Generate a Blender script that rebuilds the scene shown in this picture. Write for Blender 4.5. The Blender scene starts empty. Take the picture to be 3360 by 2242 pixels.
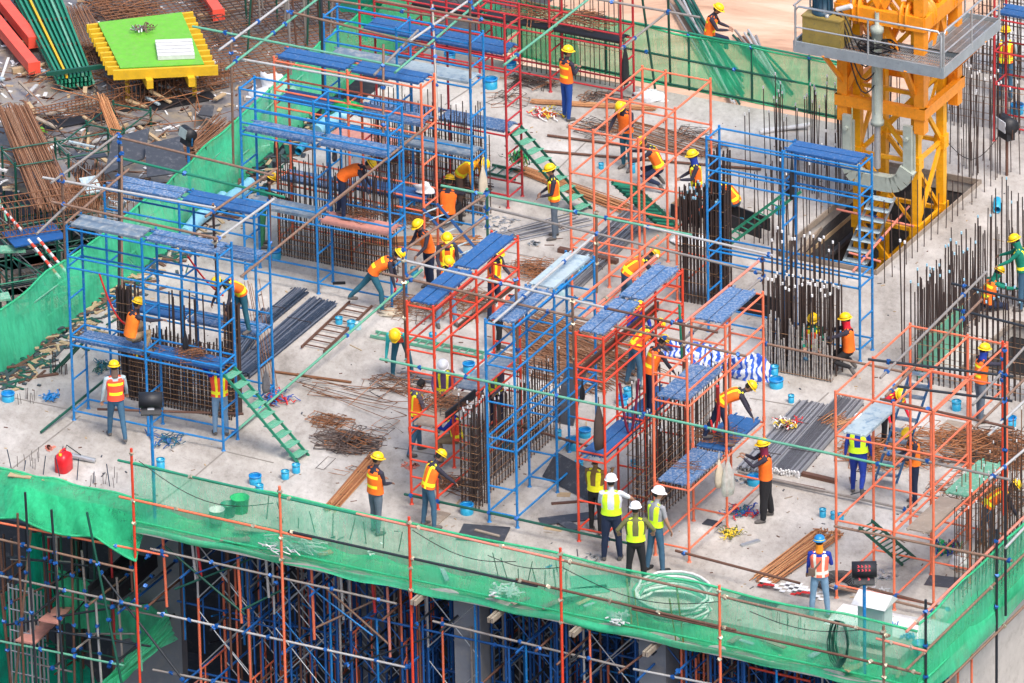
import bpy, math, random
import numpy as np
from mathutils import Vector as V3, Matrix
random.seed(7); R=random.random
def ru(a,b): return a+(b-a)*random.random()
SC=bpy.context.scene; COL=SC.collection
# ---------------- camera, sky, sun, exposure ----------------
F_=34000.; TH=math.radians(25.0); RO=math.radians(1.15); AZ=math.radians(27.5); DIST=225.
FW=V3((0,math.cos(TH),-math.sin(TH))); _r=V3((1,0,0)); _d=V3((0,-math.sin(TH),-math.cos(TH)))
RT=_r*math.cos(RO)+_d*math.sin(RO); DN=_d*math.cos(RO)-_r*math.sin(RO)
CP=-FW*DIST
cd=bpy.data.cameras.new('camera'); cam=bpy.data.objects.new('camera',cd); COL.objects.link(cam)
cd.lens=36*F_/3360; cd.sensor_width=36; cd.clip_start=1; cd.clip_end=2000
cam.matrix_world=Matrix(((RT.x,-DN.x,-FW.x,CP.x),(RT.y,-DN.y,-FW.y,CP.y),(RT.z,-DN.z,-FW.z,CP.z),(0,0,0,1)))
SC.camera=cam
wd=bpy.data.worlds.new('World'); SC.world=wd; wd.use_nodes=True
_nt=wd.node_tree; _bg=_nt.nodes['Background']; _sky=_nt.nodes.new('ShaderNodeTexSky'); _sky.sky_type='NISHITA'
SUN_EL=math.radians(58); SUN_ROT=math.radians(150)
_sky.sun_disc=False; _sky.sun_elevation=SUN_EL; _sky.sun_rotation=SUN_ROT; _sky.air_density=1.0; _sky.dust_density=4.0; _sky.ozone_density=1.0
_nt.links.new(_sky.outputs[0],_bg.inputs[0]); _bg.inputs[1].default_value=0.15
sl=bpy.data.lights.new('sun','SUN'); sl.energy=1.5; sl.angle=math.radians(22); sl.color=(1,.94,.87)
so=bpy.data.objects.new('sun',sl); COL.objects.link(so)
_sd=V3((math.sin(SUN_ROT)*math.cos(SUN_EL),math.cos(SUN_ROT)*math.cos(SUN_EL),math.sin(SUN_EL)))
so.rotation_euler=(-_sd).to_track_quat('-Z','Y').to_euler()
SC.view_settings.view_transform='Standard'; SC.view_settings.look='None'; SC.view_settings.gamma=1; SC.view_settings.exposure=0.90
SC.cycles.transparent_max_bounces=24; SC.cycles.max_bounces=6
# ---------------- placing ----------------
U=V3((math.cos(AZ),-math.sin(AZ),0)); W=V3((math.sin(AZ),math.cos(AZ),0)); Z=V3((0,0,1))
def G(px,py,z=0.):
    d=FW+RT*((px-1680)/F_)+DN*((py-1121)/F_)
    return CP+d*((z-CP.z)/d.z)
_O={'A':(0,0),'B':(800,0),'C':(1600,0),'D':(2460,0),'E':(0,600),'F':(800,600),'G':(1600,600),'H':(2460,600),'I':(0,1200),'J':(800,1200),'K':(1600,1200),'L':(2460,1200),'M':(0,1742),'N':(800,1742),'O':(1600,1742),'P':(2460,1742)}
def q(k,x,y,z=0.):
    s=2.24 if k<'M' else 2350/900.
    return G(_O[k][0]+x/s,_O[k][1]+y/s,z)
# ---------------- materials ----------------
MT={}
def nodes(name):
    m=bpy.data.materials.new(name); m.use_nodes=True
    return m,m.node_tree,m.node_tree.nodes['Principled BSDF']
def mat(name,rgb,rough=.6,wear=None,amt=.0,scale=6.,metal=0.,bump=0.,var=.12,lo=None):
    """painted / plain surface: base colour with a slight mottling, and patches of a second colour (dirt, spatter, rust)"""
    if name in MT: return MT[name]
    m,t,b=nodes(name); N=t.nodes; L=t.links
    tc=N.new('ShaderNodeTexCoord'); n=N.new('ShaderNodeTexNoise'); n.inputs['Scale'].default_value=scale; n.inputs['Detail'].default_value=6; n.inputs['Roughness'].default_value=.65
    geo=N.new('ShaderNodeNewGeometry')
    L.new(geo.outputs['Position'],n.inputs['Vector'])
    r=N.new('ShaderNodeValToRGB'); c=rgb
    r.color_ramp.elements[0].position=.3; r.color_ramp.elements[1].position=.7
    r.color_ramp.elements[0].color=(c[0]*(1-var),c[1]*(1-var),c[2]*(1-var),1); r.color_ramp.elements[1].color=(min(1,c[0]*(1+var)),min(1,c[1]*(1+var)),min(1,c[2]*(1+var)),1)
    L.new(n.outputs['Fac'],r.inputs[0]); out=r.outputs[0]
    if wear:
        n2=N.new('ShaderNodeTexNoise'); n2.inputs['Scale'].default_value=scale*2.3; n2.inputs['Detail'].default_value=8; n2.inputs['Roughness'].default_value=.75
        mp=N.new('ShaderNodeMapping'); mp.inputs['Location'].default_value=(3.1,7.7,1.3); L.new(geo.outputs['Position'],mp.inputs[0]); L.new(mp.outputs[0],n2.inputs['Vector'])
        r2=N.new('ShaderNodeValToRGB'); e=.74-amt*.5; r2.color_ramp.elements[0].position=e-.09; r2.color_ramp.elements[1].position=e+.10
        L.new(n2.outputs['Fac'],r2.inputs[0]); mx=N.new('ShaderNodeMixRGB'); L.new(r2.outputs[0],mx.inputs[0]); L.new(out,mx.inputs[1]); mx.inputs[2].default_value=(*wear,1); out=mx.outputs[0]
    L.new(out,b.inputs['Base Color']); b.inputs['Roughness'].default_value=rough; b.inputs['Metallic'].default_value=metal
    if bump:
        bp=N.new('ShaderNodeBump'); bp.inputs['Strength'].default_value=bump; bp.inputs['Distance'].default_value=.02; L.new(n.outputs['Fac'],bp.inputs['Height']); L.new(bp.outputs[0],b.inputs['Normal'])
    MT[name]=m; return m
RUST=(.10,.045,.025); CEM=(.55,.53,.50); DUST=(.33,.30,.27)
mat('blue_paint',(.002,.17,.46),.45,(.30,.33,.38),.22,9)
mat('blue_dark',(.008,.08,.27),.5,(.15,.14,.14),.16,5)
mat('red_paint',(.66,.055,.022),.45,(.30,.13,.09),.22,9)
mat('orange_paint',(.74,.16,.075),.5,(.36,.24,.19),.24,9)
mat('pink_paint',(.62,.20,.14),.6,(.4,.33,.3),.25,6)
mat('crimson_paint',(.42,.025,.03),.5,(.2,.08,.06),.15,5)
mat('green_paint',(.014,.20,.115),.5,(.14,.22,.18),.15,5)
mat('green_pale',(.10,.33,.22),.6,(.36,.38,.34),.22,5)
mat('green_dark',(.006,.075,.05),.5,(.1,.1,.08),.15,5)
mat('steel_tube',(.30,.27,.245),.45,(.20,.12,.08),.22,5,.3)
mat('steel_pale',(.52,.51,.49),.4,(.34,.28,.24),.15,5,.35)
mat('rust_tube',(.13,.062,.042),.65,(.26,.19,.15),.18,5,.2)
mat('brown_tube',(.21,.125,.085),.65,(.34,.28,.24),.22,6,.1)
mat('black_tube',(.022,.028,.036),.5,(.1,.09,.08),.12,6,.2)
mat('coupler',(.01,.10,.36),.4,(.03,.05,.12),.2,20,.3)
mat('coupler_steel',(.42,.38,.28),.4,RUST,.2,20,.4)
mat('deck_blue',(.016,.095,.27),.55,(.22,.27,.38),.22,9,bump=.1)
mat('deck_spat',(.04,.125,.28),.6,(.36,.39,.46),.36,8,bump=.1)
mat('deck_grey',(.13,.19,.26),.6,(.34,.36,.36),.38,3,bump=.2)
mat('deck_pale',(.36,.44,.47),.6,(.12,.22,.33),.30,3,bump=.2)
mat('deck_green',(.12,.36,.24),.6,(.45,.5,.4),.3,6,bump=.2)
mat('deck_pink',(.56,.25,.2),.65,(.34,.2,.16),.25,6)
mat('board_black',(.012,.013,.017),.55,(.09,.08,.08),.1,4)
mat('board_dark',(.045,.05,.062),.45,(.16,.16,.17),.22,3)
mat('board_wood',(.27,.22,.175),.8,(.4,.36,.31),.25,4,bump=.2)
mat('timber',(.40,.29,.17),.8,(.25,.18,.12),.2,5)
mat('rebar_dark',(.060,.042,.038),.6,(.13,.06,.035),.25,9,.3)
mat('rebar_rust',(.20,.085,.038),.75,(.09,.05,.04),.3,9,.1)
mat('rebar_orange',(.33,.13,.05),.8,(.16,.08,.05),.3,9)
mat('rebar_grey',(.16,.165,.185),.35,(.10,.09,.09),.3,9,.4)
mat('rebar_cement',(.33,.31,.29),.8,(.12,.09,.08),.35,5)
mat('tie_wire',(.26,.14,.07),.7)
mat('bar_blue',(.05,.075,.12),.35,(.22,.24,.29),.25,5,.4)
mat('bar_blue_pale',(.17,.20,.26),.35,(.3,.3,.32),.25,5,.4); mat('rebar_grey_pale',(.34,.345,.37),.35,(.2,.2,.2),.2,6,.4); mat('rebar_rust_pale',(.30,.16,.09),.7,(.14,.07,.04),.25,9); mat('rebar_orange_pale',(.48,.24,.11),.8,(.2,.1,.05),.25,9); mat('rebar_dark_pale',(.13,.09,.075),.6,(.07,.05,.04),.3,9)  # paler copies, mixed into the bundles to paint highlight streaks on the bars
mat('bar_cap',(.72,.72,.72),.6)
mat('cap_blue',(.30,.55,.68),.5)
mat('pvc_blue',(.02,.30,.50),.35,(.10,.38,.5),.15,9)
mat('pvc_clear',(.30,.50,.55),.3,(.5,.55,.55),.3,9)
mat('pvc_bright',(.01,.22,.55),.35)
mat('crane_orange',(.80,.27,.012),.4,(.40,.14,.03),.2,7)
mat('crane_yellow',(.80,.37,.008),.4,(.42,.2,.03),.2,7)
mat('grey_steel',(.30,.345,.37),.45,(.2,.22,.24),.2,4,.3)
mat('galv',(.46,.48,.49),.35,(.3,.31,.32),.2,5,.6)
mat('hyd_grey',(.34,.38,.33),.45,(.16,.12,.09),.12,7)
mat('machine_gold',(.30,.22,.055),.45,(.16,.13,.07),.25,5)
mat('machine_blue',(.014,.05,.085),.4,(.1,.13,.15),.1,7)
mat('black_rubber',(.012,.012,.014),.5)
mat('white_plastic',(.58,.58,.58),.5,(.5,.5,.5),.2,7)
mat('white_sheet',(.66,.67,.68),.5,(.45,.45,.45),.2,9,bump=.3)
mat('red_can',(.62,.012,.02),.35,(.5,.1,.1),.08,9)
mat('yellow_beam',(.66,.40,.015),.55,(.45,.28,.05),.2,5)
mat('lime_sheet',(.13,.42,.025),.5,(.20,.36,.08),.3,5)
mat('red_beam',(.75,.085,.05),.5,(.6,.16,.12),.1,4)
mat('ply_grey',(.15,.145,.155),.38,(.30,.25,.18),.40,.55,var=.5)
mat('sleeve_blue',(.22,.5,.66),.4)
mat('cloth_beige',(.50,.44,.34),.9,bump=.6)
mat('cloth_brown',(.06,.04,.035),.9,bump=.6)
mat('green_cloth',(.01,.42,.12),.7,bump=.6)
mat('red_cloth',(.5,.02,.02),.8); mat('blue_cloth',(.02,.06,.3),.8); mat('yellow_cloth',(.7,.5,.03),.8); mat('olive_cloth',(.13,.14,.04),.9)
mat('cabinet',(.42,.50,.50),.5,(.34,.4,.4),.15,5)
mat('lens',(.35,.42,.40),.1); mat('lens_white',(.8,.85,.9),.2)
mat('graffiti',(.6,.03,.05),.6)
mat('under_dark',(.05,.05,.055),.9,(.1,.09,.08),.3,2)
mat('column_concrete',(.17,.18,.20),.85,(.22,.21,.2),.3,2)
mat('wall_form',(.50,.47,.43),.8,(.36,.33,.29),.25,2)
def concrete():
    m,t,b=nodes('concrete'); N=t.nodes; L=t.links; geo=N.new('ShaderNodeNewGeometry')
    def ns(sc,de,ro,stretch=None,loc=0):
        n=N.new('ShaderNodeTexNoise'); n.inputs['Scale'].default_value=sc; n.inputs['Detail'].default_value=de; n.inputs['Roughness'].default_value=ro
        mp=N.new('ShaderNodeMapping'); L.new(geo.outputs['Position'],mp.inputs[0]); mp.inputs['Location'].default_value=(loc,loc*2,0)
        if stretch: mp.inputs['Rotation'].default_value=(0,0,AZ); mp.inputs['Scale'].default_value=stretch
        L.new(mp.outputs[0],n.inputs['Vector']); return n
    def ramp(n,stops):
        r=N.new('ShaderNodeValToRGB'); e=r.color_ramp.elements
        while len(e)<len(stops): e.new(.5)
        for i,(p,c) in enumerate(stops): e[i].position=p; e[i].color=(*c,1) if len(c)==3 else c
        L.new(n.outputs['Fac'],r.inputs[0]); return r
    big=ns(.28,9,.62); r1=ramp(big,[(.30,(.28,.258,.23)),(.44,(.375,.35,.32)),(.56,(.455,.43,.40)),(.72,(.60,.585,.56))])
    mid=ns(1.6,10,.72,(1,.45,1),4.); r2=ramp(mid,[(.30,(.58,.56,.54)),(.45,(.88,.87,.86)),(.55,(1,1,1)),(.72,(1.2,1.2,1.2))])
    fine=ns(9,10,.85,(1,.6,1),9.); r3=ramp(fine,[(.34,(.55,.53,.51)),(.45,(.95,.95,.95)),(.68,(1.15,1.15,1.15))])
    spot=ns(3.2,12,.85,None,15.); r4=ramp(spot,[(.60,(0,0,0)),(.68,(1,1,1))])
    m1=N.new('ShaderNodeMixRGB'); m1.blend_type='MULTIPLY'; m1.inputs[0].default_value=1; L.new(r1.outputs[0],m1.inputs[1]); L.new(r2.outputs[0],m1.inputs[2])
    m2=N.new('ShaderNodeMixRGB'); m2.blend_type='MULTIPLY'; m2.inputs[0].default_value=.9; L.new(m1.outputs[0],m2.inputs[1]); L.new(r3.outputs[0],m2.inputs[2])
    m3=N.new('ShaderNodeMixRGB'); L.new(r4.outputs[0],m3.inputs[0]); L.new(m2.outputs[0],m3.inputs[1]); m3.inputs[2].default_value=(.26,.235,.215,1)
    L.new(m3.outputs[0],b.inputs['Base Color']); b.inputs['Roughness'].default_value=.85
    bp=N.new('ShaderNodeBump'); bp.inputs['Strength'].default_value=.35; bp.inputs['Distance'].default_value=.02; L.new(fine.outputs['Fac'],bp.inputs['Height']); L.new(bp.outputs[0],b.inputs['Normal'])
    MT['concrete']=m
concrete()
def sand():
    m,t,b=nodes('sand'); N=t.nodes; L=t.links; geo=N.new('ShaderNodeNewGeometry')
    mp=N.new('ShaderNodeMapping'); mp.inputs['Rotation'].default_value=(0,0,.5); mp.inputs['Scale'].default_value=(.35,1.4,1); L.new(geo.outputs['Position'],mp.inputs[0])
    n=N.new('ShaderNodeTexNoise'); n.inputs['Scale'].default_value=.8; n.inputs['Detail'].default_value=10; n.inputs['Roughness'].default_value=.65; n.inputs['Distortion'].default_value=.6; L.new(mp.outputs[0],n.inputs['Vector'])
    r=N.new('ShaderNodeValToRGB'); e=r.color_ramp.elements; e.new(.5); e.new(.5)
    for i,(p,c) in enumerate([(.28,(.28,.155,.10)),(.40,(.47,.285,.19)),(.55,(.56,.37,.26)),(.72,(.66,.48,.37))]): e[i].position=p; e[i].color=(*c,1)
    L.new(n.outputs['Fac'],r.inputs[0]); L.new(r.outputs[0],b.inputs['Base Color']); b.inputs['Roughness'].default_value=.95
    bp=N.new('ShaderNodeBump'); bp.inputs['Strength'].default_value=.6; bp.inputs['Distance'].default_value=.1; L.new(n.outputs['Fac'],bp.inputs['Height']); L.new(bp.outputs[0],b.inputs['Normal'])
    MT['sand']=m
sand()
def net(name,rgb,lo,hi,sc=1.3):
    m,t,b=nodes(name); N=t.nodes; L=t.links; N.remove(b); o=N['Material Output']; geo=N.new('ShaderNodeNewGeometry')
    n=N.new('ShaderNodeTexNoise'); n.inputs['Scale'].default_value=sc; n.inputs['Detail'].default_value=5; L.new(geo.outputs['Position'],n.inputs['Vector'])
    mr=N.new('ShaderNodeMapRange'); mr.inputs[1].default_value=.3; mr.inputs[2].default_value=.7; mr.inputs[3].default_value=lo; mr.inputs[4].default_value=hi; L.new(n.outputs['Fac'],mr.inputs[0])
    tr=N.new('ShaderNodeBsdfTransparent'); tr.inputs[0].default_value=(.86,.98,.88,1)
    di=N.new('ShaderNodeBsdfDiffuse'); di.inputs[0].default_value=(*rgb,1); tl=N.new('ShaderNodeBsdfTranslucent'); tl.inputs[0].default_value=(*rgb,1)
    m1=N.new('ShaderNodeMixShader'); m1.inputs[0].default_value=.35; L.new(di.outputs[0],m1.inputs[1]); L.new(tl.outputs[0],m1.inputs[2])
    m2=N.new('ShaderNodeMixShader'); mp=N.new('ShaderNodeMapping'); mp.inputs['Scale'].default_value=(5,5,1.1); L.new(geo.outputs['Position'],mp.inputs[0]); n3=N.new('ShaderNodeTexNoise'); n3.inputs['Scale'].default_value=1.6; n3.inputs['Detail'].default_value=7; n3.inputs['Roughness'].default_value=.7; L.new(mp.outputs[0],n3.inputs['Vector'])
    r3=N.new('ShaderNodeMapRange'); r3.inputs[1].default_value=.35; r3.inputs[2].default_value=.65; r3.inputs[3].default_value=-.13; r3.inputs[4].default_value=.13; L.new(n3.outputs['Fac'],r3.inputs[0]); ad=N.new('ShaderNodeMath'); ad.operation='ADD'; ad.use_clamp=True; L.new(mr.outputs[0],ad.inputs[0]); L.new(r3.outputs[0],ad.inputs[1]); L.new(ad.outputs[0],m2.inputs[0])  # stretched noise puts the light and dark of fold creases into the opacity
    bp=N.new('ShaderNodeBump'); bp.inputs['Strength'].default_value=.6; bp.inputs['Distance'].default_value=.06; L.new(n3.outputs['Fac'],bp.inputs['Height']); L.new(bp.outputs[0],di.inputs['Normal']); L.new(bp.outputs[0],tl.inputs['Normal']); L.new(tr.outputs[0],m2.inputs[1]); L.new(m1.outputs[0],m2.inputs[2]); L.new(m2.outputs[0],o.inputs[0]); MT[name]=m
net('net_thin',(.12,.70,.42),.30,.56,.8); net('net_mid',(.06,.66,.32),.36,.78,1.7); net('net_dense',(.09,.68,.36),.52,.95,.9); net('net_teal',(.01,.42,.25),.75,1.05); net('net_back',(.05,.58,.27),.44,.74,.6)
def tarp():
    m,t,b=nodes('tarp_blue'); N=t.nodes; L=t.links; tc=N.new('ShaderNodeNewGeometry'); w=N.new('ShaderNodeTexWave'); w.inputs['Scale'].default_value=2.2; w.inputs['Distortion'].default_value=9; w.inputs['Detail'].default_value=2; w.inputs['Detail Scale'].default_value=1.2
    L.new(tc.outputs['Position'],w.inputs['Vector']); r=N.new('ShaderNodeValToRGB'); e=r.color_ramp.elements; e[0].position=.42; e[1].position=.52; e[0].color=(.02,.09,.48,1); e[1].color=(.56,.60,.68,1); L.new(w.outputs['Fac'],r.inputs[0]); L.new(r.outputs[0],b.inputs['Base Color']); b.inputs['Roughness'].default_value=.5
    n=N.new('ShaderNodeTexNoise'); n.inputs['Scale'].default_value=5; n.inputs['Detail'].default_value=6; L.new(tc.outputs['Position'],n.inputs['Vector']); bp=N.new('ShaderNodeBump'); bp.inputs['Strength'].default_value=1; bp.inputs['Distance'].default_value=.08; L.new(n.outputs['Fac'],bp.inputs['Height']); L.new(bp.outputs[0],b.inputs['Normal']); MT['tarp_blue']=m
tarp()
net('bag_clear',(.7,.7,.68),.5,.8,8)
# ---------------- mesh building ----------------
class MB:
    def __init__(s): s.v=[]; s.f=[]; s.m=[]; s.sm=[]
    def add(s,vs,fs,mi=0,smooth=False):
        o=len(s.v); s.v+= [tuple(x) for x in vs]
        for f in fs: s.f.append(tuple(i+o for i in f)); s.m.append(mi); s.sm.append(smooth)
        return s
    def tube(s,pts,r,n=6,mi=0,cap=True,r1=None):
        pts=[V3(p) for p in pts]; k=len(pts); vs=[]; 
        if (pts[-1]-pts[0]).length<1e-6 and k<3: return s
        t0=(pts[1]-pts[0]).normalized(); a=t0.cross(Z); a=a.normalized() if a.length>1e-3 else V3((1,0,0)); 
        for i,p in enumerate(pts):
            t=(pts[min(i+1,k-1)]-pts[max(i-1,0)]);  t=t.normalized() if t.length>1e-9 else t0
            a=(a-t*a.dot(t)); a=a.normalized() if a.length>1e-6 else t.orthogonal().normalized(); b=t.cross(a)
            rr=r if r1 is None else r+(r1-r)*i/(k-1)
            if isinstance(r,(list,tuple)): rr=r[i]
            for j in range(n):
                an=2*math.pi*j/n; vs.append(p+(a*math.cos(an)+b*math.sin(an))*rr)
        fs=[(i*n+j,i*n+(j+1)%n,(i+1)*n+(j+1)%n,(i+1)*n+j) for i in range(k-1) for j in range(n)]
        s.add(vs,fs,mi,n>4)
        if cap: s.add(vs[:n],[tuple(range(n))[::-1]],mi); s.add(vs[-n:],[tuple(range(n))],mi)
        return s
    def box(s,c,x,y,z,mi=0):   # centre and three half-extent vectors
        c,x,y,z=V3(c),V3(x),V3(y),V3(z)
        vs=[c+x*i+y*j+z*k for k in(-1,1) for j in(-1,1) for i in(-1,1)]
        return s.add(vs,[(0,2,3,1),(4,5,7,6),(0,1,5,4),(2,6,7,3),(0,4,6,2),(1,3,7,5)],mi)
    def beam(s,a,b,w,h,mi=0,up=Z):   # box from a to b, width w, height h
        a,b=V3(a),V3(b); d=b-a; 
        if d.length<1e-6: return s
        t=d.normalized(); sd=t.cross(up); sd=sd.normalized() if sd.length>1e-3 else t.orthogonal().normalized(); u=sd.cross(t).normalized()
        return s.box((a+b)/2,d/2,sd*w/2,u*h/2,mi)
    def lathe(s,c,prof,n=16,mi=0,ax=Z,smooth=True,sx=1,sy=1,xa=None):
        c=V3(c); ax=V3(ax).normalized(); a=V3(xa) if xa is not None else ax.orthogonal().normalized(); b=ax.cross(a)
        vs=[c+a*(r*sx*math.cos(2*math.pi*j/n))+b*(r*sy*math.sin(2*math.pi*j/n))+ax*h for r,h in prof for j in range(n)]
        fs=[(i*n+j,i*n+(j+1)%n,(i+1)*n+(j+1)%n,(i+1)*n+j) for i in range(len(prof)-1) for j in range(n)]
        return s.add(vs,fs,mi,smooth)
    def poly(s,pts,z0,z1,mi=0):
        n=len(pts); vs=[V3((p.x,p.y,z0)) for p in pts]+[V3((p.x,p.y,z1)) for p in pts]
        return s.add(vs,[tuple(range(n))[::-1],tuple(range(n,2*n))]+[(i,(i+1)%n,n+(i+1)%n,n+i) for i in range(n)],mi)
    def mesh(s,name,mats):
        me=bpy.data.meshes.new(name); me.from_pydata(s.v,[],s.f)
        for m in (mats if isinstance(mats,(list,tuple)) else [mats]): me.materials.append(MT[m] if isinstance(m,str) else m)
        me.polygons.foreach_set('material_index',s.m); me.polygons.foreach_set('use_smooth',s.sm); me.update(); return me
    def build(s,name,mats,parent=None,label=None,cat=None,group=None,kind=None):
        return link(name,s.mesh(name,mats),parent,label,cat,group,kind)
def link(name,data,parent=None,label=None,cat=None,group=None,kind=None,loc=None):
    o=bpy.data.objects.new(name,data); COL.objects.link(o)
    if parent is not None: o.parent=parent
    if loc is not None: o.location=loc
    for k,v in (('label',label),('category',cat),('group',group),('kind',kind)):
        if v: o[k]=v
    return o
def root(name,label,cat,loc=(0,0,0),group=None,rz=0):
    o=link(name,None,None,label,cat,group,None,loc); o.empty_display_size=.2; o.rotation_euler.z=rz
    return o
def part(name,mb,mats,r,label=None):       # part given in world coordinates, r at a location without rotation
    o=mb.build(name,mats,r,label)
    top=r; off=V3((0,0,0))
    while top is not None: off+=V3(top.location); top=top.parent
    o.location=-off if False else (0,0,0)
    me=o.data; me.transform(Matrix.Translation(-off)); return o
_um={}
def unit_bar(r,m,n=6):                      # 1 m upright bar, shared
    k=(r,m,n)
    if k not in _um: _um[k]=MB().tube([(0,0,0),(0,0,1)],r,n).mesh('bar',m)
    return _um[k]
def bar(name,a,b,r,m,parent,n=6,**kw):      # copy of the unit bar from a to b
    a,b=V3(a),V3(b); off=V3((0,0,0)); t=parent
    while t is not None: off+=V3(t.location); t=t.parent
    o=link(name,unit_bar(r,m,n),parent,**kw); d=b-a; o.location=a-off; o.rotation_mode='QUATERNION'; o.rotation_quaternion=d.to_track_quat('Z','Y'); o.scale=(1,1,d.length); return o
# ---------------- setting ----------------
MB().box((0,60,-9.6),(400,0,0),(0,400,0),(0,0,.5)).build('ground','under_dark',kind='structure')
# slab outline: net lines give its front, right, left and back edges
fA=q('M',1040*1.165,0,-.3)   # point of the front net line at px (464,1742)
FN=G(464,1742,-.3); RN=G(3066,2300,-.3)
def inter(p,d,p2,d2):        # crossing of two ground lines
    den=d.x*d2.y-d.y*d2.x; t=((p2.x-p.x)*d2.y-(p2.y-p.y)*d2.x)/den; r=p+d*t; r.z=0; return r
RIGHT=q('P',1760,1010,-.1)   # a point of the right net's foot
LEFT=G(300,1022,0); BACK=G(2300,322,0)
cFR=inter(FN,U,RIGHT,W); cBL=inter(BACK,U,LEFT,W); cFL=inter(FN,U,LEFT,W)
LED=.75
frontL=cFL+W*LED+U*.05; frontR=cFR+W*LED-U*LED
stepA=G(2830,420,0)
PIT=[G(2549,837),G(2876,904),G(3222,603),G(2894,545)]
PIT[3]=PIT[0]+(PIT[2]-PIT[1])
SH0=G(3156,1212); SHAFT=[SH0,SH0+U*4.2,SH0+U*4.2+W*2.6,SH0+W*2.6]
def slab():
    # slab as strips around the two openings (grid aligned), in u,w coordinates
    def uv(p): return (p.dot(U),p.dot(W))
    def P(u,w,z=0): r=U*u+W*w; r.z=z; return r
    u0=uv(frontL)[0]; w0=uv(frontL)[1]; u1=uv(frontR)[0]; wb=uv(cBL)[1]
    us=sorted({u0,u1,uv(PIT[0])[0],uv(PIT[1])[0],uv(SHAFT[0])[0],uv(stepA)[0]}); ws=sorted({w0,wb,wb+9,uv(PIT[1])[1],uv(PIT[2])[1],uv(SHAFT[0])[1],uv(SHAFT[2])[1]})
    pu=(uv(PIT[0])[0],uv(PIT[1])[0]); pw=(uv(PIT[1])[1],uv(PIT[2])[1]); sw=(uv(SHAFT[0])[1],uv(SHAFT[2])[1]); su=uv(SHAFT[0])[0]; sa=uv(stepA)[0]
    cell={}
    for i in range(len(us)-1):
        for j in range(len(ws)-1):
            cu=(us[i]+us[i+1])/2; cw=(ws[j]+ws[j+1])/2
            inside=(cw<wb or cu>sa)
            if pu[0]<cu<pu[1] and pw[0]<cw<pw[1]: inside=False
            if cu>su and sw[0]<cw<sw[1]: inside=False
            cell[i,j]=inside
    m=MB()
    for (i,j),ins in cell.items():
        if not ins: continue
        a,b,c,d=P(us[i],ws[j]),P(us[i+1],ws[j]),P(us[i+1],ws[j+1]),P(us[i],ws[j+1]); t=V3((0,0,-.32))
        m.add([a,b,c,d],[(0,1,2,3)]); m.add([a+t,b+t,c+t,d+t],[(3,2,1,0)])
        for (di,dj,e,f) in ((0,-1,a,b),(1,0,b,c),(0,1,c,d),(-1,0,d,a)):
            if not cell.get((i+di,j+dj)): m.add([e,f,f+t,e+t],[(3,2,1,0)])
    m.build('concrete_slab','concrete',kind='structure')
slab()
# formwork ledge outside the slab edge
m=MB(); a=G(446,1742-18*.2237,-.3); a.z=0; b=cFR; c=cFR+W*14
m.poly([a,b,b+W*LED-U*LED,a+W*LED],-.38,-.26); m.poly([b,c,c-U*LED,b+W*LED-U*LED],-.38,-.26)
m.build('edge_ledge','wall_form',kind='structure')
# sand beyond the back net; lower formwork deck on the left
sb=cBL+W*.3; m=MB(); vs=[]; n=36
for j in range(n+1):
    for i in range(n+1):
        p=cBL-U*26+U*i*1.6+W*(.3+j*.9); vs.append((p.x,p.y,-1.6+.16*math.sin(i*.9+j*.5)+.12*R()+ (0 if j>0 else -.2)))
m.add(vs,[(j*(n+1)+i,j*(n+1)+i+1,(j+1)*(n+1)+i+1,(j+1)*(n+1)+i) for j in range(n) for i in range(int(16),n)],0,True)
m.build('sand_ground','sand',kind='structure')
LZ=-3.2
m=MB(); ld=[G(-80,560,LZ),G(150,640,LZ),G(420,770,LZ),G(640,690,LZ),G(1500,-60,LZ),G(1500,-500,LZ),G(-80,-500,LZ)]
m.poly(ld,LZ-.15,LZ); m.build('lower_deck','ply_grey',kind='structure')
# pit inner walls / floor (dark)
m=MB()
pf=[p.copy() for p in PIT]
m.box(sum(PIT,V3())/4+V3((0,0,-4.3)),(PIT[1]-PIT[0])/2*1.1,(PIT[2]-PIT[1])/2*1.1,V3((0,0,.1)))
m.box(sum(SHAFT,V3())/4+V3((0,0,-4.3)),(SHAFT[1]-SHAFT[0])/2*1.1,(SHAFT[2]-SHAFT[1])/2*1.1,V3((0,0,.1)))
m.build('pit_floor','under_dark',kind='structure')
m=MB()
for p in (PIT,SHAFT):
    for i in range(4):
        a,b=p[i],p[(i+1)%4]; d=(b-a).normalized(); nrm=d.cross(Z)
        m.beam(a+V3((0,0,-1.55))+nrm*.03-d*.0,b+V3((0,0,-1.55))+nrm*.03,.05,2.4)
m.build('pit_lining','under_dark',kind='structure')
for lab,p in (('the crane pit',PIT),('the right hand shaft',SHAFT)):
    r=root('pit_curb','pale timber curb nailed round the rim of '+lab,'curb',p[0],'timber curbs of the openings')
    for i in range(4):
        a,b=p[i],p[(i+1)%4]; d=(b-a).normalized(); nrm=d.cross(Z)*-1
        part('curb_board',MB().beam(a-nrm*-.03+Z*.03+d*.0,b-nrm*-.03+Z*.03,.035,.14),'board_wood',r)
# columns and shoring below the slab
def column(c,w,h0,h1,label,mt='column_concrete'):
    MB().box(c+Z*((h0+h1)/2),U*w/2,W*w/2,Z*((h1-h0)/2)).build('concrete_column',mt,None,label,'column','columns under the slab')
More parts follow.
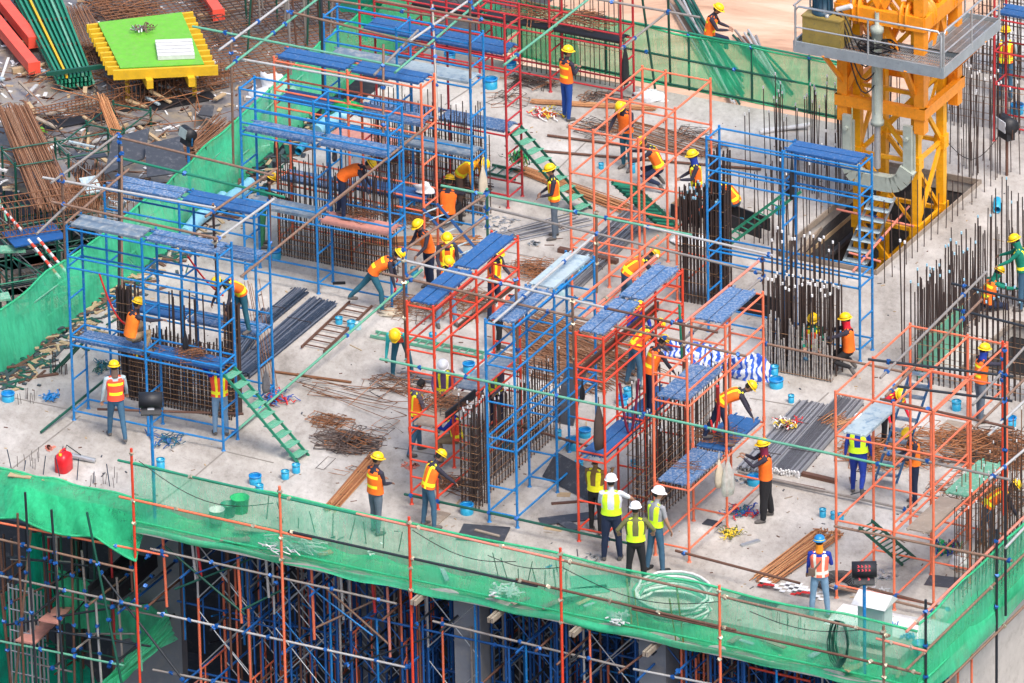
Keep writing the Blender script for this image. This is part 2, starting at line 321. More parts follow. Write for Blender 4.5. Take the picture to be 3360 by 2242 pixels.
# ---------------- scaffold towers ----------------
def deck_mesh(a,b,cr,wid,mt,r,boards=2,name='deck',th=.036,label=None):
    """a,b: middle of the two ends; cr: unit cross direction"""
    d=(b-a); t=d.normalized(); m=MB(); g=.03; bw=(wid-g*(boards-1))/boards
    for k in range(boards):
        c=cr*(-wid/2+bw/2+k*(bw+g)); m.box((a+b)/2+c,d/2,cr*bw/2,Z*th/2)
        for e in(-1,1): m.box((a+b)/2+c+cr*e*(bw/2-.012)-Z*(th/2+.014),d/2*.985,cr*.006,Z*.014)
    for e in (a,b):
        for k in (-1,1): m.box(e+cr*k*wid*.36+t*(.035 if e is b else -.035)+Z*.02,t*.05,cr*.018,Z*.012)
    return part(name,m,mt,r,label)
GRP='scaffold towers on the slab'
def scaf(label,P,lng,crs,us,ws,H,mt,rails,rungs,decks=(),botmt=None,pr=.028,rr=.023,skip=(),topmt=None,low=(),pins=True):
    r=root('scaffold_tower',label,'scaffold',P,GRP)
    for i,u in enumerate(us):
        for j,w in enumerate(ws):
            if (i,j) in skip: continue
            b=P+lng*u+crs*w; h=H if not callable(H) else H(i,j)
            m=MB().tube([b,b+Z*h],pr,8); 
            if pins: m.lathe(b,[(.05,0),(.05,.01),(.03,.012),(.03,.05)],8)
            for zz in (1.75,3.55):
                if zz<h-.3: m.tube([b+Z*(zz-.05),b+Z*(zz+.05)],pr+.007,8)
            part('post',m,mt,r)
    for i in range(len(us)-1):
        for j,w in enumerate(ws):
            for z in rails:
                if isinstance(z,tuple): zz,js,ii=z
                else: zz,js,ii=z,None,None
                if js is not None and j not in js: continue
                if ii is not None and i not in ii: continue
                a=P+lng*us[i]+crs*w+Z*zz; bar('ledger',a,P+lng*us[i+1]+crs*w+Z*zz,rr,topmt if (topmt and zz>H-.6) else mt,r,8)
    for i,u in enumerate(us):
        for j in range(len(ws)-1):
            for z in rungs:
                if isinstance(z,tuple): zz,ii=z
                else: zz,ii=z,None
                if ii is not None and i not in ii: continue
                bar('rung',P+lng*u+crs*ws[j]+Z*zz,P+lng*u+crs*ws[j+1]+Z*zz,rr*.95,mt,r,8)
    for d in decks:
        i,z,m=d[:3]; w0,w1=(ws[0],ws[1]) if len(d)<4 else d[3]; lab=d[4] if len(d)>4 else None; bd=d[5] if len(d)>5 else 2
        f0,f1=(.04,.96) if len(d)<7 else d[6]
        L=us[i+1]-us[i]; a=P+lng*(us[i]+L*f0)+crs*((w0+w1)/2)+Z*(z+.04); b=P+lng*(us[i]+L*f1)+crs*((w0+w1)/2)+Z*(z+.04)
        deck_mesh(a,b,crs,(w1-w0)-.09,m,r,bd,label=lab)
    return r
B1=1.82; W1=.63
BR=[.95,1.72,2.75,3.55]
# coordinates: foot of the near left post
S1=q('I',545,400)
scaf('far left blue scaffold tower with one grey top board, around the dark rebar wall',S1,U,W,[0,B1,2*B1],[0,W1],4.62,'blue_paint',[.22,1.78,1.98,3.6,3.85,4.5],[.22,.95,1.78,2.0,2.85,3.62,3.86,4.5],
 [(0,4.55,'deck_grey',(0,W1),'single grey-blue sheet board',1),(1,4.55,'deck_spat'),(0,1.84,'deck_spat'),(1,1.84,'deck_blue')])
S2=G(853,1338)-U*2*B1
scaf('second blue scaffold tower from the left, just behind the dark rebar wall',S2,U,W,[0,B1,2*B1],[0,W1],4.55,'blue_paint',[.25,1.62,1.95,3.35,4.0,4.45],[.25,.95,1.7,2.7,3.4,4.45],
 [(0,4.5,'deck_spat'),(1,4.5,'deck_blue'),(1,3.38,'deck_spat'),(0,1.66,'deck_blue'),(1,1.66,'deck_spat')])
S3=G(1286.6,1012)-U*2*B1
scaf('tall blue scaffold tower with open guard rails on top and a pink board',S3,U,W,[0,B1,2*B1],[0,W1+.05],4.62,'blue_paint',[.25,1.65,1.95,3.5,3.78,4.15,4.58],[.25,.95,1.68,1.95,2.75,3.52,4.1,4.58],
 [(0,3.56,'deck_spat',(0,W1),None,1),(1,3.56,'deck_spat',(0,W1),None,1),(1,1.7,'deck_pink',(0,W1),'pink painted plank',1),(0,1.75,'deck_grey',(0,W1),None,1)])
S4=G(1554,780)-U*2*B1
scaf('blue scaffold tower farthest back with double guard rails, standing over the rear rebar wall',S4,U,W,[0,B1,2*B1],[0,W1+.02],4.75,'blue_paint',[.3,1.85,2.15,3.62,4.1,4.68],[.3,1.0,1.85,2.9,3.65,4.1,4.68],
 [(0,3.68,'deck_grey',(0,W1),None,1),(1,3.68,'deck_pale',(0,W1),None,1),(1,1.9,'deck_grey',(0,W1),None,1)])
S5=G(1396,912)-U*2*B1
scaf('orange-red scaffold tower with two bays of blue boards on top, between the two blue towers',S5,U,W,[0,B1,2*B1],[0,W1],4.66,'orange_paint',[.3,1.6,1.9,3.45,3.85,4.55],[.3,1.0,1.7,2.7,3.5,3.85,4.55],
 [(0,4.6,'deck_blue'),(1,4.6,'deck_blue'),(0,3.6,'deck_blue'),(1,3.6,'deck_spat'),(0,1.66,'deck_spat'),(1,1.78,'deck_blue')])
S6=G(1667,683)-U*2*B1
scaf('crimson scaffold tower at the back with ladder rungs up its right hand end',S6,U,W,[0,B1,2*B1],[0,W1+.08],4.7,'crimson_paint',[.3,1.75,3.3,3.62,4.1,4.6],[.25,.95,1.75,3.62]+[(z,(2,)) for z in (.6,1.3,2.1,2.45,2.8,3.2,4.0,4.35)],
 [(0,3.68,'deck_blue'),(1,3.68,'deck_blue'),(0,1.8,'deck_spat',(0,W1),None,1),(1,1.8,'deck_spat',(0,W1),None,1)])
S7=G(2040,346)-U*3*B1
scaf('crimson scaffold by the back net carrying a long black plank heaped with rebar offcuts',S7,U,W,[0,B1,2*B1,3*B1],[0,W1],3.2,'crimson_paint',[.35,1.42,1.75],[.35,1.0,1.45,1.75,2.6],
 [(0,1.5,'board_black',(0,W1-.1),None,1),(1,1.5,'board_black',(0,W1-.1),None,1),(2,1.5,'board_black',(0,W1-.1),None,1)])
S8=G(1879,1046)
scaf('open orange scaffold of bare frames without boards in the middle of the slab',S8,W,U,[0,1.8,3.55],[0,.57,1.66],4.62,'orange_paint',[.3,(1.72,(0,1,2),None),3.45,4.55],[.3,1.72,3.5,4.55,(1.95,(0,1))],())
S9=G(2325,1088)
scaf('blue scaffold in front of the crane pit with one blue board top right',S9,U,W,[0,B1,2*B1],[0,W1],4.65,'blue_paint',[.28,1.72,1.95,3.62,3.85,4.2,4.58],[.28,.95,1.75,2.0,2.85,3.65,3.9,4.58],
 [(1,4.6,'deck_blue')])
# towers lying the other way (long side running back from the camera)
S10=G(2745,1962)
scaf('orange scaffold at the lower right with a grey and a green board',S10,W,U,[0,1.8,3.6],[0,1.31,2.2],4.72,'orange_paint',[.3,1.78,(1.98,(1,2),None),3.72,4.66],[.3,1.78,3.7,4.66],
 [(0,3.78,'deck_pale',(.12,.72),'grey-blue sheet board',1,(.0,.97)),(0,1.82,'board_wood',(1.5,2.08),'bare wooden plank',1,(.05,.98)),(1,1.82,'deck_green',(1.5,2.12),'pale green board',1,(.1,1.02))])
S11=G(2151,1822)
scaf('orange scaffold in the lower middle with plastic bags hung at its side',S11,W,U,[0,1.8,3.6],[0,.78],4.68,'orange_paint',[.3,1.62,3.55,3.9,(4.6,None,(1,))],[.3,1.65,3.58,4.2,4.6],
 [(0,3.62,'deck_spat'),(1,4.62,'deck_spat',(0,.7)),(0,1.68,'deck_spat'),(1,1.68,'deck_blue')])
S12=G(1900,1776)
scaf('bright red scaffold tower in the centre with white spattered boards on top',S12,W,U,[0,1.86,3.7],[0,.64],4.82,'red_paint',[.3,1.92,2.1,3.78,4.02,4.76],[.3,.95,1.92,2.1,3.78,4.02,4.76]+[(z,(2,)) for z in (1.3,2.6,3.0,3.4,4.4)]+[(2.85,(0,))],
 [(0,4.8,'deck_spat'),(1,4.8,'deck_spat'),(0,1.98,'deck_blue'),(1,1.98,'deck_blue')])
S13=G(1606,1713)
scaf('slim blue scaffold in the centre between the two red towers',S13,W,U,[0,1.86,3.72],[0,.66],4.7,'blue_paint',[.25,1.75,1.98,3.62,3.9,4.6],[.25,.85,1.75,1.98,2.8,3.65,3.9,4.6],
 [(0,4.65,'deck_spat'),(1,4.65,'deck_pale',(0,.66),None,1)])
S14=G(1351,1655)
scaf('red scaffold left of centre with ladder rungs and two blue top boards',S14,W,U,[0,1.95,3.88],[0,.62],4.72,'red_paint',[.3,1.62,1.9,3.72,3.95,4.62],[.25,.65,1.05,1.42,1.8,2.15,2.7,3.1,3.6,3.95,4.62],
 [(0,4.66,'deck_blue'),(1,4.66,'deck_blue'),(0,1.82,'board_wood',(0,.62),None,1),(1,1.82,'deck_grey',(0,.62),None,1)])
S15=G(3302,470)-U*.3
scaf('dark red scaffold at the top right corner with blue boards, behind the crane platform',S15,U,W,[0,B1],[0,W1],6.0,'crimson_paint',[.4,1.4,2.2,3.0,3.6],[.4,1.4,2.2,3.0,3.6],
 [(0,3.1,'deck_blue')])
# boards on edge and toe boards lying on the towers
def toe(label,a,b,h,mt):
    MB().beam(a,b,.035,h).build('toe_board',mt,None,label,'board','toe boards on the scaffolds')
toe('dark plank standing on edge along the left red scaffold',q('F',1580,1060,3.5),q('F',1995,745,3.5),.14,'rust_tube')
toe('long dark plank standing on edge along the bright red centre scaffold',q('G',672,1400,3.75),q('G',1255,905,3.75),.22,'rust_tube')
toe('short black plank standing on edge beside the rebar heap on the red scaffold',q('J',1485,375,1.95),q('J',1700,205,1.95),.2,'board_black')
# ---------------- loose scaffold tubes with couplers ----------------
def coup(r,p,mt='coupler'):
    m=MB(); 
    for i in range(3):
        a=V3((ru(-1,1),ru(-1,1),ru(-1,1))).normalized()*.044; m.box(p+a*.35,a*.75,a.orthogonal().normalized()*.03,a.cross(a.orthogonal()).normalized()*.035)
    part('coupler',m,mt,r)
def tb(label,a,b,mt='steel_tube',cl=(),r=.029,grp='loose scaffold tubes',cm='coupler'):
    t=root('scaffold_tube',label,'tube',a,grp)
    part('pipe',MB().tube([a,b],r,8),mt,t)
    for c in cl: coup(t,a+(b-a)*c,cm)
    return t
STF=MB(); STM=[]
def tbs(a,b,mt,r=.024):      # tube of a tangle too dense to count, gathered in one object at the end
    if mt not in STM: STM.append(mt)
    STF.tube([a,b],r,6,STM.index(mt))
def tq(label,c0,x0,y0,z0,c1,x1,y1,z1,mt='steel_tube',cl=(),**k): return tb(label,q(c0,x0,y0,z0),q(c1,x1,y1,z1),mt,cl,**k)
# horizontals and diagonals over the towers (left half)
tq('pale tube slanting over the far left blue tower from its upper left corner','A',315,1305,5.0,'A',1580,1530,5.0,'steel_pale',(.09,),cm='coupler')
tq('brown tube along the front top edge of the far left blue tower','E',380,140,4.9,'E',1600,410,4.9,'brown_tube',(.07,))
tq('brown tube running from the upper left post toward the tall blue tower','A',870,1010,5.2,'A',2010,1290,5.2,'brown_tube',(.01,))
tq('green tube under the brown one, from the upper left post to the right','A',870,1160,4.6,'B',300,1450,4.6,'green_paint',(.01,.4))
tq('short grey tube rising right to the upper left post','A',375,1345,5.1,'A',875,985,5.1,'steel_tube',(.15,.98))
tq('long grey tube crossing behind the short one at the upper left post','A',270,1720,4.7,'A',880,1140,4.7,'steel_tube',(.97,))
tq('brown grey tube slanting up to the corner of the second blue tower','E',480,300,4.8,'A',945,1245,4.8,'brown_tube')
tb('thin upright tube at the upper left corner of the far left tower',q('E',480,560,3.0),q('A',455,1290,5.25),'brown_tube',(.93,))
tb('upright dark tube behind the boards of the second blue tower',G(390,950,2.5),G(392,452,5.55),'black_tube',(.97,.85,.75))
tb('second upright brown tube beside the dark one at the second blue tower',G(400,952,2.5),G(399,480,5.4),'brown_tube',(.95,))
tq('long pale green tube crossing from the rebar mats to the red blue-boarded tower','A',1415,195,5.2,'B',1150,490,5.2,'green_pale',(.16,))
tq('long pale tube just below the green one at the top left','A',1740,430,4.8,'B',1100,630,4.8,'steel_pale',(.01,))
tb('upright brown tube in front of the rebar mats at the top',G(766,540,1.6),G(757,95,4.9),'brown_tube',(.82,.96))
tb('upright grey brown tube left of the crimson boards at the top',G(955,245,3.2),G(945,-15,5.1),'steel_tube',(.8,))
tq('grey tube end poking left below the blue clamp at the top left','A',1610,370,5.3,'B',330,-10,5.3,'steel_pale',(.2,.55))
tq('second grey tube poking left under the first','A',1660,510,4.9,'B',560,-20,4.9,'green_pale',(.1,.5,.62))
tq('brown tube over the blue guard rails at the top','B',345,90,5.1,'B',1400,350,5.1,'brown_tube',(.01,.99))
tq('long brown tube at the very top edge running right','B',600,-5,5.3,'C',-60,170,5.3,'brown_tube',(.5,))
tq('long thin brown tube above the crimson boards','B',970,0,5.5,'B',1770,150,5.5,'brown_tube',(.97,))
tq('pale tube climbing right over the blue guard rails at the top','B',1225,300,5.3,'B',1660,0,5.3,'steel_pale',(.35,.99))
tq('light brown tube end crossing under the pale one at the top','B',960,550,5.0,'B',1280,225,5.0,'steel_tube',(.6,))
tq('green tube climbing right beside the pale one at the top','B',1110,535,5.0,'C',120,-140,5.0,'green_pale',(.36,.7))
tq('green tube slanting right past the crimson ladder end','C',120,480,4.7,'C',735,0,4.7,'green_pale',(.15,))
tb('upright pale brown tube standing at the crossing of the top tubes',G(1435,395,3.5),G(1419,15,5.6),'steel_tube',(.78,.95,.55,.3))
tb('upright dark tube by the crimson ladder end',G(1543,258,4.0),G(1542,-15,5.8),'rust_tube',(.92,.72))
tb('upright brown tube in front of the tall blue guard rails',G(1257,500,3.4),G(1258,145,5.6),'brown_tube',(.8,.6,.25))
tb('dark post of the top left corner, leaning on the rear blue rails',G(1060,330,3.2),G(1054,-15,5.6),'black_tube')
tq('long pale brown tube slanting over the lower bay of the tall blue tower','F',-20,690,3.6,'B',1360,915,3.6,'brown_tube',(.45,))
tq('grey tube slanting right above the boards of the second blue tower','E',1510,250,5.0,'B',240,1240,5.0,'brown_tube',(.1,))
tq('pale tube slanting beside it to the right','E',1560,440,4.7,'F',220,120,4.7,'steel_pale',(.1,))
tb('upright brown tube in front of the second blue tower top',G(703,790,3.4),G(699,670,4.9),'rust_tube',(.9,.1),cm='coupler_steel')
tb('upright brown tube at the right end of the far left tower',G(714,995,2.6),G(706,785,4.9),'rust_tube',(.3,.7,.95),cm='coupler_steel')
tb('upright tube with a clamp left of the tall blue tower',G(887,880,2.2),G(884,600,4.5),'rust_tube',(.3,.8))
tq('pale grey tube slanting down to the left across the tall blue tower','F',545,235,2.6,'F',870,-20,2.6,'brown_tube')
tq('brown tube from the blue clamp up to the right centre','F',1170,500,4.9,'F',1790,80,4.9,'brown_tube',(.01,.98))
tq('second brown tube below it reaching the green post','F',1180,690,4.5,'F',1790,245,4.5,'brown_tube',(.02,.98))
tb('green upright tube with blue clamps behind the left red tower',G(1600,785,3.2),G(1598,620,5.0),'green_paint',(.95,.6,.25))
tq('long green tube from the far tower across the middle of the slab','B',1450,1365,4.4,'G',1500,385,4.4,'green_pale',(.14,.54,.66))
tq('long steel tube below the green one across the middle','F',1650,150,4.0,'H',90,665,4.0,'steel_tube',(.06,.44,.98),cm='coupler')
tq('pale continuation tube running right to the blue post','G',1150,320,4.4,'H',170,535,4.4,'steel_pale',(.03,.97))
tb('upright orange brown tube in the middle of the open frames',G(1958,960,2.4),G(1957,692,4.4),'brown_tube',(.35,.6,.97,.1),cm='coupler_steel')
tq('long pale tube across the boards of the left red tower','F',1130,560,5.2,'G',870,920,5.2,'steel_pale',(.03,.5,.75))
tq('long brown tube crossing just below the pale one','F',1020,665,4.8,'G',1900,1275,4.8,'brown_tube',(.08,.46,.78,.98))
tq('upper brown tube continuing right over the bright red tower','G',860,920,5.2,'G',1690,1100,5.2,'rust_tube',(.01,.6))
tb('upright rusty tube along the left red tower',G(1333,1175,3.0),G(1322,845,5.3),'rust_tube',(.75,.97,.4),cm='coupler_steel')
tb('upright brown tube along the near end of the slim blue tower',G(1700,1190,3.3),G(1692,910,5.3),'brown_tube',(.15,.7,.97))
tb('upright brown tube left of the bright red tower',G(1886,1260,3.1),G(1878,980,5.3),'brown_tube',(.3,.7,.97),cm='coupler_steel')
tb('short green upright tube at the right of the bright red tower',G(2238,1180,3.6),G(2229,1000,4.9),'green_paint',(.3,.7))
tb('short dark upright tube at the right of the bright red tower',G(2246,1240,3.3),G(2243,1060,4.6),'rust_tube',(.15,.6),cm='coupler_steel')
tq('long green tube crossing in front of all the central towers','F',1000,1295,3.5,'L',1060,745,3.5,'green_pale',(.08,.17,.35,.52,.64,.97))
tq('orange diagonal tube rising right out of the open frames','G',670,860,4.4,'G',1250,390,4.4,'orange_paint',(.02,.98),cm='coupler_steel')
tq('pale pink diagonal tube below the first one','G',700,990,4.0,'G',1250,530,4.0,'pink_paint',(.3,.98),cm='coupler_steel')
tq('pink tube slanting right to the blue clamp post','G',1430,1040,4.2,'H',85,560,4.2,'pink_paint',(.98,))
tq('steel tube slanting right over the spattered board','G',1440,1150,4.0,'H',90,700,4.0,'steel_tube',(.1,.98))
tb('short upright tube with two blue clamps right of centre',G(2504,930,3.3),G(2502,845,4.3),'rust_tube',(.9,.3))
tq('grey tube lying across the boards of the slim blue tower','G',40,1030,4.9,'G',780,390,4.9,'steel_pale',(.3,.7))
tq('green tube at the feet of the left red tower','J',1180,945,.35,'K',1050,1310,.35,'green_dark',(.03,.15,.38,.5,.9))
tq('brown tube low along the orange tower feet','K',1380,1360,.4,'P',430,450,.4,'rust_tube',(.07,))
tq('brown tube low in front of the right orange tower','P',680,470,.35,'P',1600,690,.35,'brown_tube',(.07,.95))
tq('dark tube low inside the right orange tower','P',1010,490,.35,'P',1710,670,.35,'rust_tube',(.35,.98))
tq('green tube lying from the left tower out over the slab','I',300,490,.05,'I',800,80,.3,'green_dark',(.97,))
tq('long green tube lying diagonally over the slab in the left middle','I',1690,520,.06,'F',1310,640,.6,'green_pale',(.02,.6))
tq('brown tube low behind the left worker','I',715,320,.5,'I',1790,355,.5,'rust_tube')
tq('dark tube on the slab across the centre','K',220,440,.5,'K',760,600,.5,'rust_tube')
tq('white tube lying on the slab near the crane','D',75,975,.05,'D',440,915,.05,'white_plastic',r=.05)
tq('second white tube beside it near the crane','D',90,960,.05,'D',430,925,.1,'white_plastic',r=.05)
# right hand grid of tubes
tq('dark blue tube across the top right of the right orange tower','H',1485,740,4.6,'H',2060,880,4.6,'black_tube',(.16,))
tq('dark blue tube just below it','H',1495,925,4.2,'H',2060,1065,4.2,'black_tube',(.14,))
tq('dark tube across the middle of the right orange tower top','H',870,1298,4.9,'H',1940,1425,4.9,'black_tube',(.14,.93))
tq('dark tube across the front of the right orange tower top','L',1060,150,4.4,'L',1930,260,4.4,'black_tube',(.01,.94))
tq('brown tube behind the right orange tower top','L',960,245,4.4,'L',1940,460,4.4,'rust_tube',(.1,.36))
tq('brown tube from the kneeling workers to the right','H',100,1180,2.4,'H',1150,1395,2.4,'brown_tube',(.02,),cm='coupler')
tq('grey slanting tube over the right orange tower, outermost','H',960,1435,4.9,'H',1740,655,4.9,'steel_tube',(.06,.78))
tq('tan slanting tube over the right orange tower','L',1000,225,4.7,'H',1705,860,4.7,'brown_tube',(.06,.8))
tq('grey slanting tube at the right frame side','L',1640,290,4.9,'H',2020,1210,4.9,'steel_tube',(.55,))
tq('tan slanting tube below it at the right side','L',1650,460,4.6,'L',2020,100,4.6,'brown_tube',(.6,))
tq('pale slanting tube at the right edge','L',1755,510,4.2,'L',2030,250,4.2,'steel_pale',(.4,))
tq('second pale slanting tube lower at the right edge','L',1760,835,3.6,'L',2030,610,3.6,'steel_pale',(.1,.4))
tq('third pale slanting tube near the right net','L',1880,1340,2.2,'L',2030,1180,2.2,'steel_pale')
tb('tall dark upright tube at the right side with blue clamps',G(3300,2020,-.3),G(3296,1140,5.9),'black_tube',(.99,.9,.8,.62))
tb('tall red upright tube at the right side by the dark one',G(3290,1690,1.0),G(3290,1120,5.1),'red_paint',(.9,.78))
tq('steel tube running right from the tower at mid height','L',960,630,2.9,'L',1920,840,2.9,'steel_tube',(.07,.36,.88))
tq('brown tube low across the right orange tower front','L',620,1180,1.7,'L',1930,1435,1.7,'brown_tube',(.98,))
tq('long grey tube on the slab passing under the right tower','K',1840,780,.1,'L',1280,1085,.1,'steel_tube',(.9,))
tq('rusty tube on the slab behind the bar bundles','L',0,800,.06,'L',550,915,.06,'rust_tube')
# back corner
tq('grey tube running along the top of the back net','C',790,-8,2.6,'C',1560,128,2.6,'steel_tube',(.16,.7))
tq('steel tube slanting up from the crimson scaffold to the clamp','C',980,360,2.4,'C',1320,90,2.4,'steel_tube',(.05,.3,.98))
tb('green upright tube leaning by the back net',G(2150,295,0),G(2106,-15,2.6),'green_dark')
tb('green upright tube at the clamp of the back net',G(2200,280,0),G(2192,-15,2.8),'green_dark')
tq('bare brown tube lying on the slab in the middle distance','C',440,995,.04,'C',2010,1200,.04,'rust_tube',r=.03)
tq('second bare brown tube lying in the middle distance','C',400,1110,.04,'C',2010,1245,.04,'rust_tube',r=.03)
tq('rusty pipe lying on the slab left of the cage pile','J',230,45,.03,'J',790,122,.03,'rebar_rust',r=.03)
# ---------------- green safety nets ----------------
def fx(x,z=-.3,off=0): p=G(x,1742+(x-464)*.2237,-.3)+W*off; p.z=z; return p
_pn=FN.copy()
def qp(k,x,y,off=0.):        # where the sight line meets the upright plane `off` behind the front net
    s=2.24 if k<'M' else 2350/900.; px=_O[k][0]+x/s; py=_O[k][1]+y/s
    d=FW+RT*((px-1680)/F_)+DN*((py-1121)/F_); n=W; t=((_pn+W*off-CP).dot(n))/d.dot(n); return CP+d*t
def sheet(label,P,mt,nu,nv,wr=.03,seed=1,name='safety_net',cat='net',grp='green safety nets',parent=None,k=None,hem=None):
    """P(s,t)->point, wrinkled with folds"""
    rnd=random.Random(seed); ph=[(rnd.uniform(5,40),rnd.uniform(-9,9),rnd.uniform(0,6.3),rnd.uniform(.4,1)) for _ in range(7)]
    m=MB(); vs=[]
    for j in range(nv+1):
        for i in range(nu+1):
            s,t=i/nu,j/nv; p=P(s,t); q0=P(min(1,s+.01),t)-P(max(0,s-.01),t); q1=P(s,min(1,t+.01))-P(s,max(0,t-.01)); n=q0.cross(q1); n=n.normalized() if n.length>1e-9 else Z
            w=sum(a*math.sin(f*s+g*t+c) for f,g,c,a in ph)*wr*.5
            vs.append(p+n*w)
    m.add(vs,[(j*(nu+1)+i,j*(nu+1)+i+1,(j+1)*(nu+1)+i+1,(j+1)*(nu+1)+i) for j in range(nv) for i in range(nu)],0,True)
    r=m.build(name,mt,parent,label,cat if parent is None else None,grp if parent is None else None,k)
    if hem:
        for jj in hem:
            b=MB().tube([Vp+V3((0,0,0)) for Vp in vs[jj*(nu+1):(jj+1)*(nu+1)]],.028,5); b.build('hem','net_dense',r)
    return r
SAG=lambda s,k: -.05*abs(math.sin(s*math.pi*k))
a0,a1=fx(446,0),inter(FN,U,RIGHT,W); a1.z=0
sheet('long green safety net fencing the front edge of the slab',lambda s,t: a0.lerp(a1,s)+Z*(-.12+(1.36-.07*s+SAG(s,5.5))*t)+W*.02,'net_thin',160,8,.025,3,hem=(0,8))
# dense net lining laid in the trough of the ledge, and up the outside
sheet('dense green net lining the debris trough outside the front edge',lambda s,t: a0.lerp(a1,s)+W*(.03+.66*t)+Z*(-.24+.12*t+.05*math.sin(s*90)),'net_mid',150,6,.035,5,name='net_lining')
sheet('bright green lower hem of net folded under the front ledge',lambda s,t: a0.lerp(a1,s)-W*.03+Z*(-.36+.17*t+.03*math.sin(s*60)),'net_dense',150,3,.03,9,name='net_hem')
r0=inter(FN,U,RIGHT,W); r0.z=0; r1=r0+W*13
sheet('green safety net fencing the right hand edge of the slab',lambda s,t: r0.lerp(r1,s)+Z*(-.1+1.4*t+SAG(s,6)*t)+U*.02,'net_thin',90,8,.03,11,hem=(0,8))
sheet('dense green net lining the trough along the right hand edge',lambda s,t: r0.lerp(r1,s)-U*(.02+.66*t)+Z*(-.24+.12*t),'net_mid',80,5,.03,12,name='net_lining')
sheet('bright lower band of net along the right hand edge',lambda s,t: r0.lerp(r1,s)+U*.05+Z*(-.5+.62*t),'net_dense',80,4,.04,13,name='net_hem')
l0=fx(-160,0,.72); l1=fx(452,0,.72)
def hang(s,t):
    p=l0.lerp(l1,s); d=.95*t; dip=.18*abs(math.sin(s*7.5+.4))*t
    return p-W*d*.85+Z*(.04-.62*t**1.6-dip-.28*max(0,s-.72)*t*3)
sheet('loose green net draped over the slab edge at the lower left, hanging in scallops',hang,'net_mid',70,12,.03,21,hem=(0,12))
sheet('second layer of loose green net hanging at the lower left corner',lambda s,t: hang(.30+.7*s,.35+.62*t)-W*.03-Z*.03,'net_mid',50,8,.03,22)
lb0=G(-40,1275,-.1); lb1=G(560,822,-.1); lb2=G(1080,330,-.1); lb3=cBL.copy()
def LN(s): 
    p=lb0.lerp(lb1,s*2) if s<.5 else lb1.lerp(lb2,(s-.5)*2); return p
sheet('long green safety net along the left edge of the slab, nearer half',lambda s,t: lb0.lerp(lb1,s)-U*(.25*t)+Z*(1.42*t+SAG(s,2.5)*t),'net_dense',80,9,.05,31,hem=(9,))
sheet('long green safety net along the left edge of the slab, farther half',lambda s,t: lb1.lerp(lb2,s)-U*(.25*t)+Z*(1.40*t+SAG(s,3)*t),'net_dense',80,9,.05,32,hem=(9,))
for s0,s1,l in ((lb0,lb1,'nearer'),(lb1,lb2,'farther')):
    for h_ in (.5,.98): tb('pale tube showing through the %s part of the left net, %s'%(l,'lower' if h_<.6 else 'upper'),s0-U*(.25*h_/1.42+.06)+Z*h_,s1-U*(.25*h_/1.42+.06)+Z*h_,'green_pale',(),.02,grp='rails behind the left net')
    n_=int((s1-s0).length/1.5)
    for i in range(n_): p=s0.lerp(s1,(i+.5)/n_)-U*.3; tbs(p-Z*.6,p+Z*1.35,'green_dark',.022)
sheet('pale green net at the back left corner beyond the crimson scaffold',lambda s,t: lb2.lerp(G(1440,60,0),s)-U*(.2*t)+Z*(1.4*t),'net_back',40,8,.05,33,hem=(8,))
sheet('teal green sheet bulging behind the top left blue guard rails',lambda s,t: G(1110+90*s,20+115*s,0).lerp(G(1190+55*s,-60,2.2),t)+U*(.3*math.sin(3.1*s)),'net_teal',20,14,.12,36)
bk0=G(1440,68,0); bk1=G(1705,187,0); bk2=G(2800,402,0)
sheet('teal net hanging behind the rear rebar wall',lambda s,t: G(1570,150,0).lerp(G(1900,255,0),s)+Z*(.05+1.15*t+SAG(s,2)*t),'net_mid',40,8,.07,34)
sheet('thin green net along the back edge of the slab, before the sand',lambda s,t: bk1.lerp(bk2,s)+Z*(.02+1.38*t+SAG(s,3)*t),'net_back',110,8,.03,35,hem=(0,8))
for i,x in enumerate((1712,1990,2262,2468,2656)):
    p=G(x,187+(x-1705)*.196,0); tb(['short green post at the left end of the back net','green post of the back net behind the crimson scaffold','green post carrying the middle of the back net','thin green post right of the middle of the back net','green post at the crane end of the back net'][i],p,p+Z*(1.45 if i else 2.6),'green_dark',(.95,),grp='posts of the back net')
bm=bk1.lerp(bk2,.5)
tb('dark green middle rail of the back net',bk1.lerp(bk2,.12)+Z*.75,bk2+Z*.72,'green_dark',(.3,.6)); tb('dark green foot rail of the back net',bk1.lerp(bk2,.12)+Z*.06,bk2+Z*.06,'green_dark'); tb('dark green top rail of the back net',bk1+Z*1.42,bk2+Z*1.42,'green_paint')
# posts and rails of the front fence
FP=[(446,1.62,'red_paint'),(930,1.5,'orange_paint'),(1353,1.45,'red_paint'),(1848,1.5,'red_paint'),(2368,1.45,'orange_paint'),(2905,1.35,'brown_tube')]
nm=['first red post of the front net, at its left end','red post of the front net in front of the rebar fan','red post of the front net below the slim blue tower','red post of the front net left of the three white helmets','orange post of the front net left of the blue-helmeted worker','brown post of the front net at the cabinet']
for (x,z1,mt),l in zip(FP,nm):
    p=fx(x,0,-.07); tb(l,p+Z*-7-V3((0,0,0))+U*-.0,p+Z*z1,mt,(.8,.86,.985),grp='front fence posts',r=.03,cm='coupler_steel')
def rail(l,xa,za,xb,zb,mt,cl=(.3,.7),off=-.06): tb(l,fx(xa,za,off),fx(xb,zb,off),mt,cl,grp='front fence rails',cm='coupler_steel')
rail('green rolled top rail of the front net, left part',400,1.27,1200,1.24,'green_paint'); rail('pink top rail of the front net in the middle',1180,1.25,1860,1.22,'pink_paint'); rail('brown top rail of the front net left of the cabinet',1850,1.22,2400,1.20,'brown_tube',(.05,.97)); rail('tan top rail of the front net by the cabinet',2370,1.20,2925,1.15,'brown_tube',(.03,.8,.98))
